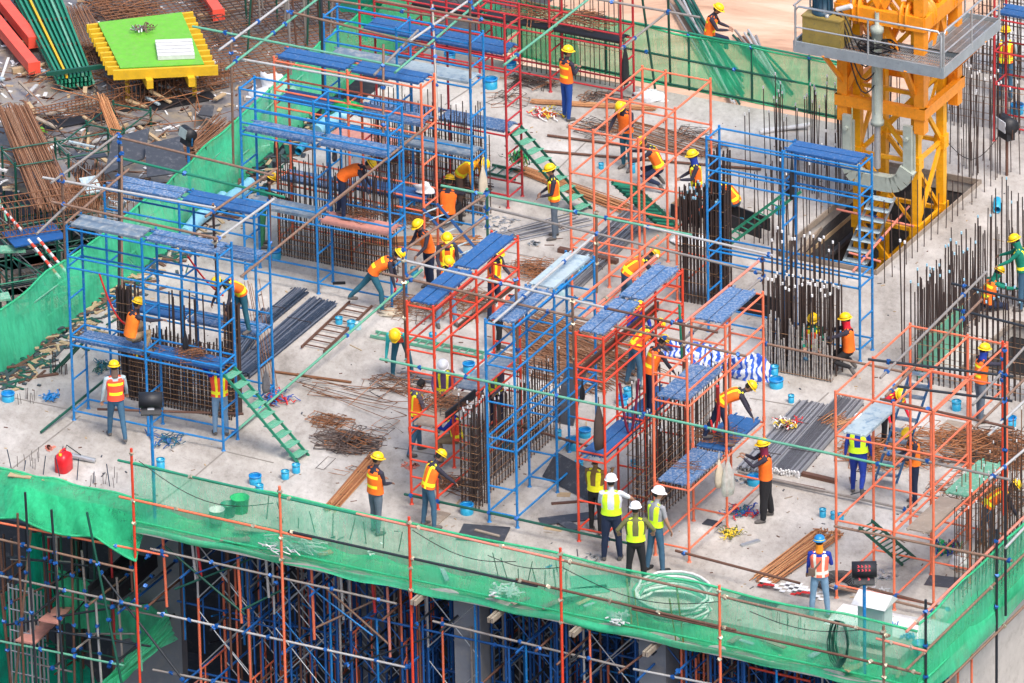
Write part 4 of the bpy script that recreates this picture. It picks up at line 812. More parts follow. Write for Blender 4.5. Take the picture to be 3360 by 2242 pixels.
    bm_.polygons.foreach_set('material_index',vi[lv[ls]]); bm_.polygons.foreach_set('use_smooth',[True]*nf); bm_.name='body'
    # scale, stand on the ground
    rt=root('person',label,'person',V3(foot)+(Z*(seat if seat is not None else 0)),grp); rt.rotation_euler.z=-D(face)
    off=-low_z*s if seat is None else .12*s
    fx0=sum((a.x for _,a in ft))/2*s; fy0=sum((a.y for _,a in ft))/2*s
    if seat is not None: fx0=fy0=0
    T=Matrix.Translation((-fx0,-fy0,off))@Matrix.Scale(s,4)
    def kid(nm,mesh,par=rt): mesh.transform(T); return link(nm,mesh,par)
    body=kid('body',bm_)
    # vest
    if vest:
        v=MB(); g=.017; n=20; vm=[vest,'stripe' if vest!='vest_salmon' else 'stripe_silver',top]; rows=[]
        L=[(hip+tdir(ln*.3)*.0,.172*f,.125*f),(hip+tdir(ln*.4)*.06,.170*f,.120*f),(wa,.158*f,.116*f),(wa.lerp(ch,.3),.160*f,.118*f),(wa.lerp(ch,.65),.168*f,.12*f),(ch,.180*f,.124*f),(ch.lerp(nk,.3),.188,.122),(ch.lerp(nk,.55),.180,.112)]
        if pat in('vee',): L=L[1:]
        for i,(c_,a_,b_) in enumerate(L):
            tt=i/(len(L)-1); fa=ln*(.4+.6*tt); sx=side.lerp(sr,tt); rows.append([c_+sx*(a_+g)*math.cos(2*math.pi*j/n)+fr(fa)*(b_+g*.9)*math.sin(2*math.pi*j/n) for j in range(n)])
        # shoulder panels: front and back strips rising to the neck
        vs=[p for r_ in rows for p in r_]; fs=[]; mi=[]
        for i in range(len(rows)-1):
            for j in range(n):
                fs.append((i*n+j,i*n+(j+1)%n,(i+1)*n+(j+1)%n,(i+1)*n+j)); an=(j+.5)/n*2*math.pi; cx=abs(math.cos(an)); k=0
                if pat=='bars' and i in(2,5) and cx<.8: k=1
                if pat=='vert' and (.45<cx<.70 or i==1): k=1
                if pat=='vee': k=0 if (i in(0,1) or .25<cx<.72) else 2
                mi.append(k)
        o=len(v.v); v.v+=[tuple(p) for p in vs]; v.f+=fs; v.m+=mi; v.sm+=[True]*len(fs)
        top_r=rows[-1]
        for sgn in (1,-1):
            for sd in (-1,1):
                js=[j for j in range(n) if sgn*math.sin(2*math.pi*j/n)>.35 and sd*math.cos(2*math.pi*j/n)>.05]
                nb=ch.lerp(nk,.97)+fr(ln)*sgn*.045+tdir(ln)*.018
                pts=[top_r[j] for j in js]
                for a_,b_ in zip(pts[:-1],pts[1:]):
                    def up(p): 
                        h=(p-(ch.lerp(nk,.55))); x=h.dot(sr); return ch.lerp(nk,1.0)+sr*(x*.80+sd*.012)+fr(ln)*sgn*.02+tdir(ln)*(.030-abs(x)*.22)
                    k=1 if pat=='vert' and .06<abs((a_-ch).dot(sr))<.125 else (0)
                    v.add([a_,b_,up(b_),up(a_)],[(0,1,2,3)],k,True)
        kid('vest',v.mesh('vest',vm))
    if hat:
        h=MB(); hc=c+hu*.055; 
        pr=[(.113,-.012),(.114,.0),(.112,.02),(.104,.052),(.085,.082),(.055,.100),(.02,.107),(.0,.108)]
        h.lathe(hc,[(r_*1.0,z_) for r_,z_ in pr],18,0,hu,sy=1.14,xa=hs)
        h.lathe(hc,[(.110,-.004),(.132,-.012),(.134,-.016),(.108,-.012)],18,0,hu,sy=1.18,xa=hs)
        ell_loft(h,[(hc+hf*.10-hu*.006,hs*.085,hu*.005),(hc+hf*.165-hu*.018,hs*.055,hu*.004),(hc+hf*.178-hu*.02,hs*.02,hu*.003)],8)
        h.tube([hc-hf*.115+hu*.03,hc-hf*.06+hu*.096,hc+hu*.113,hc+hf*.06+hu*.096,hc+hf*.115+hu*.03],.010,6)
        hl_=kid('helmet',h.mesh('helmet',hat))
        if hat!='helmet_white' : 
            bnd=MB(); bnd.lathe(hc,[(.1145,.008),(.1135,.020)],18,0,hu,sy=1.14,xa=hs); bd=bnd.mesh('band','black_rubber' if hat=='helmet_yellow' else 'stripe'); bd.transform(T); link('helmet_band',bd,hl_)
    hr=MB(); hr.lathe(c-hf*.012+hu*.0,[(.072,-.05),(.079,-.02),(.081,.02),(.080,.045),(.07,.08),(.045,.103),(0,.112)],14,0,hu,sy=1.12,xa=hs)
    if not hat: kid('hair',hr.mesh('hair','hair'))
    else:
        hb=MB(); hb.lathe(c-hf*.030-hu*.0,[(.058,-.055),(.068,-.03),(.072,.01),(.074,.05)],12,0,hu,sy=1.05,xa=hs); kid('hair',hb.mesh('hair','hair' if not scarf or scarfl<1 else scarf))
    if scarf:
        sc=MB(); ell_loft(sc,[(nk-tdir(ln)*.035,sr*.10,fr(ln)*.095),(nk+tdir(ln)*.0,sr*.085,fr(ln)*.085),(nk.lerp(hd,.5),hs*.075,hf*.085),(c-hu*.075,hs*.076,hf*.092),(c-hu*.03,hs*.080,hf*.100),(c-hu*.022,hs*.07,hf*.09)],14); kid('scarf',sc.mesh('scarf',scarf))
    for sd in(-1,1):
        e_=MB().lathe(c+hf*.088+hs*sd*.030+hu*.012,[(0,-.008),(.009,0),(0,.008)],6).mesh('eye','black_rubber'); kid('eye',e_)
    if bag: 
        b=MB(); b.tube([nk+sr*.07+fr(ln)*.0-tdir(ln)*.0,ch+fr(ln)*-.145+sr*.02,wa-sr*.14-fr(ln)*.12],.02,6); b.box(wa-sr*.15-fr(ln)*.13,side*.07,V3((0,.03,0)),Z*.08); kid('shoulder_bag',b.mesh('shoulder_bag',bag))
    return rt
ST=((3,3,3),(-2,3,4))
FW_=((-8,10,8),(-8,10,8))
# bend/squat leg presets
BEND=((-4,4,4),(6,4,10)); SQ=((112,14,140),(105,14,132)); KN=((95,10,100),(15,8,100)); KN2=((70,10,140),(78,10,142))
person('far worker in bright blue trousers, seen from behind, at the back of the slab',q('C',580,880),50,2,ST,((10,6,95),(12,6,95)),head=10,hturn=30,top='dark_sleeve',low='blue_trousers',shoe='shoe')
person('worker sitting out on the sand beside the green pipes',q('C',1630,300,-1.3),100,14,((75,10,60),(80,6,75)),((25,8,50),(30,8,55)),head=22,seat=0.02,low='navy')
person('standing worker holding an upright rod inside the open orange frames',q('C',1025,1242),215,8,ST,((15,14,60),(28,10,10)),head=38,low='teal_jeans',pat='plain')
person('worker kneeling on one knee beneath the open orange frames',q('C',1255,1395),275,30,KN2,((55,10,20),(60,8,30)),head=25,low='navy',kneel=True,pat='vert')
person('worker standing alone at the green stair ladder foot, dark green trousers',q('G',500,405),265,3,ST,((12,10,60),(10,8,50)),head=14,low='grey_trousers',pat='vert')
person('worker with blue neck scarf standing behind the dark bar clump',q('G',1545,300),262,5,ST,((25,8,60),(18,8,50)),head=10,low='jeans',scarf='scarf_blue',pat='vert')
person('crouching worker inside the left bay of the crane side blue tower',q('G',1760,245),280,48,SQ,((50,6,10),(45,6,10)),head=20,low='jeans',pat='vert')
person('worker bent over on the pink board of the tall blue tower',q('F',715,250,1.78),95,80,((-6,5,4),(5,5,6)),((18,8,5),(20,8,5)),head=-10,low='navy',pat='plain')
person('worker bending under the rear grey board, yellow and orange clothes',q('B',1590,1560),120,62,BEND,((5,10,5),(8,6,5)),head=30,low='scarf_brown',vest='orange_yellow',pat='vert',top='orange_yellow')
person('worker crouched with back turned below the far stair, plain orange vest',q('F',1515,310),15,22,SQ,((50,10,20),(60,14,20)),head=8,low='black',pat='plain')
person('leftmost of the three workers behind the left red tower, leaning left',q('F',1370,780),235,22,ST,((22,8,30),(25,8,30)),head=14,low='navy',pat='plain')
person('worker with a pink face mask among the group behind the red tower',q('F',1500,890),175,10,ST,((15,8,40),(15,8,40)),head=16,low='jeans',scarf='vest_salmon',pat='vert')
person('worker in light jeans standing below the left red tower boards',q('F',1490,1050),160,12,((4,9,4),(-3,9,4)),((20,8,40),(15,8,40)),head=24,low='jeans_light',pat='vert')
person('worker standing right of the left red tower, under its far boards',q('F',1840,1000),130,6,ST,((20,8,45),(20,8,45)),head=22,low='navy',pat='vert')
person('worker lunging and bent low, yellow striped vest, red gloves, left of centre',q('F',900,935),92,68,((-38,8,6),(24,6,22)),((12,8,3),(10,14,3)),head=-6,low='teal_jeans',glove='scarf_red',pat='bars')
person('worker bent forward beside the rusty planks in dark trousers',q('F',1870,1235),110,55,BEND,((5,6,25),(10,6,5)),head=30,low='black',vest='vest_salmon',pat='bars')
person('worker bowing towards the camera, turquoise sleeves, yellow helmet top showing',q('F',1165,1415),190,74,((-8,10,8),(10,8,14)),((5,6,10),(8,6,10)),head=6,low='teal_jeans',top='teal_shirt',vest='vest_red',pat='plain')
person('white helmeted worker in a plaid shirt and yellow braces',q('J',1480,480),185,8,ST,((18,10,70),(15,10,50)),head=30,top='plaid',low='navy',vest='plaid',pat='vert',hat='helmet_white')
person('bareheaded worker in a purple grey pullover at the left red tower',q('J',1255,650),70,5,((14,6,10),(-12,6,8)),((-12,30,75),(15,10,50)),head=30,top='purple_grey',low='jeans',hat=None,vest='vest_orange',pat='vert')
person('worker squatting in a blue shirt and khaki trousers, helmet off on his knee',q('J',1455,705),268,14,((92,8,100),(84,10,96)),((48,8,65),(42,10,95)),head=18,top='blue_shirt',low='khaki',hat=None,vest='vest_red',pat='vert')
person('worker in grey trousers standing behind the front net in the left half',q('J',970,1235),50,3,ST,((14,5,65),(12,6,60)),head=14,hturn=25,low='grey_trousers',fat=1.12,pat='bars',H=1.7)
person('worker in blue jeans bending slightly at the foot of the left red tower',q('J',1360,1190),62,24,((-2,5,4),(8,6,10)),((25,6,10),(40,12,5)),head=22,low='jeans',pat='vert')
person('dark clothed worker half hidden behind the rebar near the slim blue tower',q('K',70,480),210,6,ST,((12,8,50),(12,8,40)),head=20,top='purple_grey',low='navy',vest='purple_grey',pat='vert',hat='helmet_yellow')
person('worker bending right in front of the spattered red boards, blue jeans',q('G',1015,960),78,72,((-4,7,6),(10,6,14)),((25,8,10),(40,8,10)),head=-5,low='jeans',pat='vert',H=1.7)
person('worker with blue jacket behind the long toe board of the bright red tower',q('G',1110,1400),170,6,ST,((14,12,60),(16,12,40)),head=14,top='blue_shirt',low='jeans',vest=None,scarf='scarf_blue')
person('bent worker with dark blue jeans behind the bright red tower',q('G',1070,1500),70,58,((-6,8,6),(8,8,12)),((20,8,20),(28,8,15)),head=20,low='jeans',pat='vert')
person('worker standing on the red tower board with yellow helmet and dark trousers',q('K',1190,350,1.95),60,28,ST,((12,8,15),(25,14,8)),head=20,low='navy',pat='bars')
person('worker bent double on the lower board of the orange tower, reaching right',q('K',1675,575,1.75),85,78,((-22,6,4),(14,6,16)),((22,8,6),(24,10,4)),head=-8,low='navy',pat='vert')
person('worker in black trousers holding pliers up, maroon scarf, by the grey bundles',q('L',130,1130),272,2,((5,8,3),(-6,8,4)),((58,6,70),(52,8,75)),head=6,low='black',wide=1.35,scarf='scarf_maroon',pat='plain',H=1.72,fat=1.05)
person('man in a blue coverall with lime harness vest walking away',q('L',790,985),10,6,((12,4,8),(-24,5,56)),((-10,12,8),(-6,12,14)),head=12,top='coverall',low='coverall',vest='vest_lime',pat='vee',fat=1.15,H=1.7,hat='helmet_white')
person('worker in dark jeans inside the right orange tower, looking at his hands',q('L',1215,1015),255,4,ST,((18,8,60),(12,8,65)),head=30,hturn=0,low='navy',vest='orange_shirt',pat='plain')
person('worker bent over behind the blue ladder, red jacket',q('L',1010,600),150,45,BEND,((10,8,20),(12,8,20)),head=30,top='scarf_red',low='black',vest='vest_red',pat='vert')
person('worker in green sleeves seated on the shaft rim at the right',q('H',1740,945),60,28,((72,10,70),(78,8,60)),((50,10,20),(62,10,15)),head=12,top='green_shirt',low='navy',pat='bars',seat=.1,scarf='green_shirt')
person('worker in green at the right edge of the picture',q('H',2010,930),280,12,ST,((45,8,20),(50,8,20)),head=14,top='green_shirt',low='jeans',vest='green_shirt',pat='vert',scarf='green_shirt')
person('worker reaching to the right hand shaft bars, grey jeans',q('L',1690,410),65,8,ST,((12,10,15),(78,8,12)),head=4,low='grey_trousers',pat='bars',scarf='scarf_blue')
person('worker bent over among the bars beside the right net',q('L',1730,1335),75,72,((-6,6,5),(6,6,10)),((12,8,10),(18,8,8)),head=-4,low='jeans',pat='vert')
person('worker with a blue helmet and orange neck scarf, back to the camera',q('P',600,742),5,1,((-1,7,2),(1,7,2)),((4,8,25),(12,12,85)),head=8,top='blue_shirt',low='jeans_light',vest='vest_salmon',pat='vert',hat='helmet_blue',scarf='scarf_orange',bag='scarf_brown',H=1.7)
person('worker in a brown jacket and brimmed hat holding the red post',q('K',795,1232),25,2,ST,((8,4,15),(48,14,55)),head=4,top='brown_shirt',low='black',vest='stripe',pat='vee',hat='helmet_white',H=1.66)
person('tall man in white helmet and navy trousers pointing right, lime vest',q('K',915,1432),5,2,((-1,6,2),(1,6,2)),((22,10,45),(36,44,6)),head=6,top='white_shirt',low='navy',sleeve='short',skin='skin',vest='vest_lime',pat='vee',hat='helmet_white',H=1.8,fat=1.12,wide=1.12)
person('man in white helmet and olive shirt, hands on hips, back to the camera',q('O',1275,470),2,2,((-1,7,2),(1,7,2)),((-14,42,66),(-14,42,66)),head=8,top='olive',low='black',sleeve='short',skin='skin',vest='vest_lime',pat='vee',hat='helmet_white',H=1.74,fat=1.08)
person('man in white helmet, grey shirt and rubber boots, right of the other two',q('K',1230,1515),48,4,((-6,5,3),(4,6,4)),((4,8,10),(6,14,14)),head=14,hturn=35,top='grey_tee',low='jeans',sleeve='short',skin='skin',vest='vest_lime',pat='vee',hat='helmet_white',shoe='boot',H=1.76)
person('worker crouching on the front board of the far left tower',q('E',1025,1225,1.9),65,18,SQ,((40,10,20),(70,20,15)),head=6,low='khaki',pat='plain',vest='orange_shirt')
person('worker bending on the rear board of the far left tower, helmet toward camera',q('E',1790,1095,1.72),235,66,BEND,((15,6,8),(18,14,6)),head=10,low='teal_jeans',pat='vert')
person('worker walking in a light blue shirt and red orange vest at the left',q('I',865,548),350,4,((16,4,8),(-18,4,10)),((-2,14,14),(14,12,18)),head=6,top='light_shirt',low='jeans',vest='vest_red',pat='bars',scarf='scarf_brown',H=1.68)
person('worker in blue shirt reaching up to the end of the far left rebar wall',q('I',1625,512),350,2,ST,((110,24,20),(20,8,60)),head=-8,top='blue_shirt',low='jeans_light',vest='vest_red',pat='vert')
person('worker hidden behind the far left rebar wall',q('I',1040,215),345,10,ST,((25,8,60),(30,8,60)),head=20,top='scarf_brown',low='scarf_brown',vest='vest_orange',pat='vert')
person('kneeling worker with a red scarf reaching to the capped bars',q('H',735,1400),278,6,((62,10,138),(70,8,140)),((70,8,8),(66,12,12)),head=4,low='black',scarf='scarf_red',pat='plain',kneel=True)
person('worker kneeling behind the grey capped bars, seen through them',q('H',470,1380),185,8,KN2,((35,8,40),(35,8,40)),head=12,top='green_shirt',low='jeans',vest='vest_red',pat='vert',kneel=True)
person('worker with a red harness standing beyond the crane at the far right',q('D',1880,735),5,2,ST,((8,14,15),(8,14,15)),head=4,top='light_shirt',low='jeans',pat='vert',vest='vest_orange',scarf='light_shirt')
person('worker in green trousers half hidden behind the second blue tower',q('F',135,470),80,18,ST,((20,8,10),(62,10,8)),head=16,top='black',low='green_trousers',vest='green_shirt',pat='plain')
# ---------------- tower crane mast with climbing cage ----------------
C0=G(3007,742,0); ML=1.42; MW=1.32
cr=root('tower_crane','yellow tower crane mast with an orange climbing cage and grey platform, rising from the pit','tower crane',C0)
cs=[C0,C0-U*ML,C0-U*ML+W*MW,C0+W*MW]
for p in cs:
    m=MB(); m.beam(p+Z*-4.3,p+Z*9,.18,.18,0,U)
    for k in range(7):
        z=-3.4+k*1.65
        if z<3 or z>5: m.beam(p+Z*(z-.16),p+Z*(z+.16),.25,.25,0,U)
        for s_ in (-.08,.08): m.tube([p-W*.135+U*s_+Z*(z),p-W*.10+U*s_+Z*z],.025,6); m.tube([p+U*.135+W*s_+Z*z,p+U*.10+W*s_+Z*z],.025,6)
    part('mast_leg',m,'crane_yellow',cr)
for i in range(4):
    a,b=cs[i],cs[(i+1)%4]
    for k in range(8):
        z=-3.4+k*1.65; x,y=(a,b) if k%2 else (b,a)
        part('brace',MB().beam(x+Z*z,y+Z*(z+1.65),.07,.10),'crane_yellow',cr)
        if i in (0,3) : part('brace',MB().beam(y+Z*z+(C0+W*MW/2-U*ML/2-(a+b)/2).normalized()*.05,x+Z*(z+1.65)+(C0+W*MW/2-U*ML/2-(a+b)/2).normalized()*.05,.05,.07),'crane_yellow',cr)
        part('crossbar',MB().beam(a+Z*z,b+Z*z,.07,.09),'crane_yellow',cr)
oc=.32; os_=[C0+U*oc-W*oc,C0-U*(ML+oc)-W*oc,C0-U*(ML+oc)+W*(MW+oc),C0+U*oc+W*(MW+oc)]
for i in range(4):
    a,b=os_[i],os_[(i+1)%4]; d=(b-a).normalized()
    part('cage_ring_beam',MB().beam(a-d*.07+Z*2.9,b+d*.07+Z*2.9,.15,.26),'crane_orange',cr)
    part('cage_ring_beam',MB().beam(a-d*.05+Z*5.05,b+d*.05+Z*5.05,.16,.34),'crane_orange',cr)
    part('cage_ring_beam',MB().beam(a+Z*8.0,b+Z*8.0,.14,.2),'crane_orange',cr)
    ai,bi=a.lerp((cs[0]+cs[2])/2,.09),b.lerp((cs[0]+cs[2])/2,.09)
    part('cage_post',MB().beam(ai+Z*2.4,ai+Z*9,.24,.24,0,U),'crane_orange',cr)
    part('cage_brace',MB().beam(ai+Z*3.0,ai.lerp(bi,.5)+Z*5.0,.12,.14),'crane_orange',cr)
    part('cage_brace',MB().beam(bi+Z*3.0,bi.lerp(ai,.5)+Z*5.0,.12,.14),'crane_orange',cr)
    part('cage_brace',MB().beam(ai+Z*6.9,ai.lerp(bi,.5)+Z*5.2,.14,.16),'crane_orange',cr)
    part('cage_brace',MB().beam(bi+Z*6.9,bi.lerp(ai,.5)+Z*5.2,.14,.16),'crane_orange',cr)
    for f in (.22,.78):
        p=a.lerp(b,f)+d.cross(Z)*(.1 if i in(0,3) else -.1); 
        if i in (0,3):
            m=MB(); 
            for s_ in(-.07,.07): m.lathe(p+d*s_+Z*5.1,[(0,-.02),(.22,-.02),(.22,.02),(0,.02)],16,0,d,sx=1,sy=1.7,xa=d.cross(Z))
            m.tube([p-d*.12+Z*4.85,p+d*.12+Z*4.85],.04,8); m.tube([p-d*.12+Z*5.35,p+d*.12+Z*5.35],.04,8); part('hook_bracket',m,'crane_orange',cr)
hc=C0-U*.75-W*.42
m=MB().lathe(hc,[(.0,2.5),(.15,2.5),(.15,2.6),(.125,2.62),(.125,4.7),(.15,4.72),(.15,4.85),(.05,4.9),(.05,5.2)],20); m.tube([hc+W*-.13+Z*2.8,hc+W*-.13+Z*4.6],.018,6); part('hydraulic_cylinder',m,'hyd_grey',cr)
part('cylinder_rod',MB().tube([hc+Z*1.45,hc+Z*2.55],.07,12),'galv',cr)
m=MB(); pts=[]
for k in range(13):
    t=k/12*2-1; pts.append(hc+U*t*.74+Z*(1.12+.42*abs(t)**5))
for a,b in zip(pts[:-1],pts[1:]): m.beam(a,b+(b-a)*.06,.20,.36)
part('yoke',m,'hyd_grey',cr)
for s_ in(-1,1):
    p=hc+U*s_*.74; m=MB(); m.beam(p+Z*1.3,p+Z*2.6,.09,.20,0,U); m.beam(p+W*.1+Z*1.5,p+W*.1+Z*2.45,.05,.26,0,U); m.tube([p-W*.12+Z*2.3,p+W*.15+Z*2.3],.05,8); part('yoke_link',m,'hyd_grey',cr)
# platform
PF=C0+U*1.1-W*.97+Z*4.3; pl=PF-U*3.62; pr_=PF+W*3.0
for a,b,inn,wd_ in ((pl,PF,W,.85),(PF+W*.85,pr_,-U,.85)):
    d=(b-a); t=d.normalized(); m=MB(); n=int(d.length/.05)
    for k in range(n+1):
        m.box(a+t*(k*d.length/n)+inn*wd_/2,t*.006,inn*wd_/2,Z*.012)
    for k in range(5): m.box(a+d/2+inn*wd_*(k+.5)/5,d/2,inn*.008,Z*.014)
    part('platform_grating',m,'galv',cr)
    m=MB(); m.box(a+d/2+inn*0-Z*.02,d/2,inn*.02,Z*.13); m.box(a+d/2+inn*wd_-Z*.02,d/2,inn*.02,Z*.13); m.box(a+inn*wd_/2-Z*.02,t*.02,inn*wd_/2,Z*.13); m.box(b+inn*wd_/2-Z*.02,t*.02,inn*wd_/2,Z*.13); 
    for k in range(1,4): m.box(a+d*k/4+inn*wd_/2-Z*.06,t*.03,inn*wd_/2,Z*.05)
    part('platform_frame',m,'grey_steel',cr)
for a,b,inn in ((pl,PF,W),(PF,pr_,-U)):
    t=(b-a).normalized(); L=(b-a).length
    for k,f in enumerate((.012,.5,.985)):
        part('railing_post',MB().tube([a+t*L*f,a+t*L*f+Z*.95],.024,8),'galv',cr)
    z=.95; part('railing_rail',MB().tube([a+t*.04+Z*.1,a+t*.04+Z*.85,a+t*.12+Z*.95,b-t*.12+Z*.95,b-t*.04+Z*.85,b-t*.04+Z*.1],.026,8),'galv',cr); part('railing_rail',MB().tube([a+t*.03+Z*.45,b-t*.03+Z*.45],.02,8),'galv',cr)
for a,b in ((pl,pl+W*.85),(pr_,pr_-U*.85)):
    part('railing_rail',MB().tube([a+Z*.95,b+Z*.95],.024,8),'galv',cr); part('railing_post',MB().tube([b,b+Z*.95],.024,8),'galv',cr)
for p,e in ((PF-U*2.9,C0-U*(ML+.2)-W*.2),(PF-U*.9,C0-W*.2+U*.1),(PF+W*2.2,C0+W*MW+U*.2)): part('platform_strut',MB().beam(p-Z*.1,e+Z*3.2,.07,.09),'crane_orange',cr)
mb=pl+U*.62+W*.40
b=root('hydraulic_power_pack','gold coloured oil tank with a dark blue motor standing on the crane platform','machine',mb)
m=MB().box(mb+Z*.36,U*.46,W*.30,Z*.33); m.box(mb+Z*.70,U*.48,W*.32,Z*.015); part('tank',m,'machine_gold',b)
m=MB().lathe(mb-U*.1+Z*.72,[(.24,0),(.24,.08),(.19,.1),(.20,.5),(.21,.52),(.21,.62),(.17,.70),(.05,.73),(0,.73)],20)
for k in range(12):
    a=k*math.pi/6; v=V3((math.cos(a),math.sin(a),0)); m.box(mb-U*.1+v*.21+Z*1.0,v*.02,v.cross(Z)*.006,Z*.18)
part('motor',m,'machine_blue',b); part('filler_cap',MB().lathe(mb+U*.1-W*.2+Z*.72,[(.05,0),(.05,.07),(0,.07)],10),'galv',b)
MB().tube([mb+U*.25+Z*.85,mb+U*.6+Z*1.0],.06,10).build('white_cylinder','white_plastic',None,'small white canister beside the motor on the crane platform','canister')
MB().box(mb+U*.45+W*.5+Z*.85,U*.16,W*.08,Z*.28).build('control_box','white_plastic',None,'white control box behind the motor on the crane platform','box')
m=MB()
for k in range(9):
    c=mb+U*(1.25+ru(-.15,.15))-W*.02+Z*(.06+.03*k); rr=ru(.22,.36)
    m.tube([c+U*rr*1.3*math.cos(t*.35)+W*rr*.6*math.sin(t*.35)+Z*(.06*math.sin(t*.7+k)) for t in range(18)],.017,5,cap=False)
for k in range(4):
    a_=mb+U*.2+Z*.8; e_=hc+Z*(4.4-.3*k)-W*.14
    m.tube([a_.lerp(e_,t/10)+Z*(.25*math.sin(t/10*6.3)-.45*math.sin(t/10*3.14)*(k*.3+.2))-W*.1*math.sin(t/10*3.14) for t in range(11)],.017,5)
m.build('hydraulic_hose','black_rubber',None,'black hydraulic hoses coiled on the crane platform','hose')
# ---------------- ladders ----------------
def ladder(label,a,b,side,wid,n,mt,tread=.0,rail=.03,tt=None,name='ladder',tmt=None,half=None):
    rt=root(name,label,'ladder',a,'ladders'); s=V3(side).normalized()
    for k in(-1,1): part('side_rail',MB().beam(a+s*k*wid/2,b+s*k*wid/2,.028,.06),mt,rt)
    d=b-a; hz=V3((d.x,d.y,0)); hz=hz.normalized() if hz.length>.01 else W
    if tt is not None: hz=tt
    for i in range(n):
        c=a+d*(i+.6)/n; m=MB()
        if tread:
            for g in range(4): m.tube([c-s*wid/2+hz*tread*(g/3-.5),c+s*wid/2+hz*tread*(g/3-.5)],.010,5)
            for k in(-1,1): m.tube([c+s*k*wid/2-hz*tread/2,c+s*k*wid/2+hz*tread/2],.012,5)
            m.box(c-Z*.004,s*wid/2,hz*tread/2,Z*.003)
        else: m.tube([c-s*wid/2,c+s*wid/2],.016,6)
        part('tread' if tread else 'rung',m,tmt or mt,rt)
    return rt
ladder('green stair ladder leaning from the crimson scaffold to the far slab','' or q('C',720,1560),q('C',195,945,1.75),W*.8+U*.2,.42,9,'green_dark',.22,tmt='green_pale')
ladder('green stair ladder at the right end of the far left blue tower','' or q('J',440,690),q('E',1680,1380,1.75),W*.9+U*.1,.40,9,'green_paint',.22,tmt='green_pale')
ladder('green ladder with wide treads hung inside the open orange frames',q('G',1330,320),q('C',990,1345,1.9),W*.2+U*.9,.48,12,'green_dark',.16,tmt='green_paint')
ladder('steep green ladder leaning on the crane side blue tower',q('G',1680,490),q('H',345,50,1.75),W*.4-U*.9,.30,13,'green_paint')
ladder('green steep ladder inside the right orange tower base',q('L',1170,1440),q('L',850,1165,1.8),W*.9+U*.2,.42,12,'green_dark',.10)
ladder('blue stair ladder inside the right orange tower','' or q('L',1000,850),q('L',1270,30,3.7),U*.95+W*.1,.48,10,'blue_paint',.16,tmt='deck_grey',tt=W)
ladder('grey stair ladder descending from the red boarded tower at the back',q('F',1680,530),q('B',1370,1520,1.7),W*.8+U*.3,.40,7,'blue_dark',.20,tmt='deck_pale')
ladder('white and blue stair ladder inside the crane pit','' or q('H',760,620,-.9),q('H',985,90,.9),U,.55,7,'galv',.20,tmt='deck_pale',tt=W)
ladder('rusty steel ladder lying flat on the slab left of centre',q('F',505,1225,.06),q('F',860,890,.06),U*.95,.55,9,'rust_tube',tmt='rust_tube')
ladder('dark green ladder frame lying on the slab behind the far crimson ladder',q('C',0,1240,.06),q('C',240,1290,.06),W,.45,4,'green_dark')
ladder('dark green ladder leaning on the far left tower near the left net',q('E',420,1370),q('E',600,1180,.9),W,.35,5,'green_dark')
ladder('pale green folding ladder lying near the centre cloth',q('F',950,1110,.05),q('F',1780,1270,.05),W,.25,14,'green_pale')
ladder('white aluminium ladder leaning behind the far left tower',G(340,780,0),G(385,655,1.2),U,.4,7,'galv')
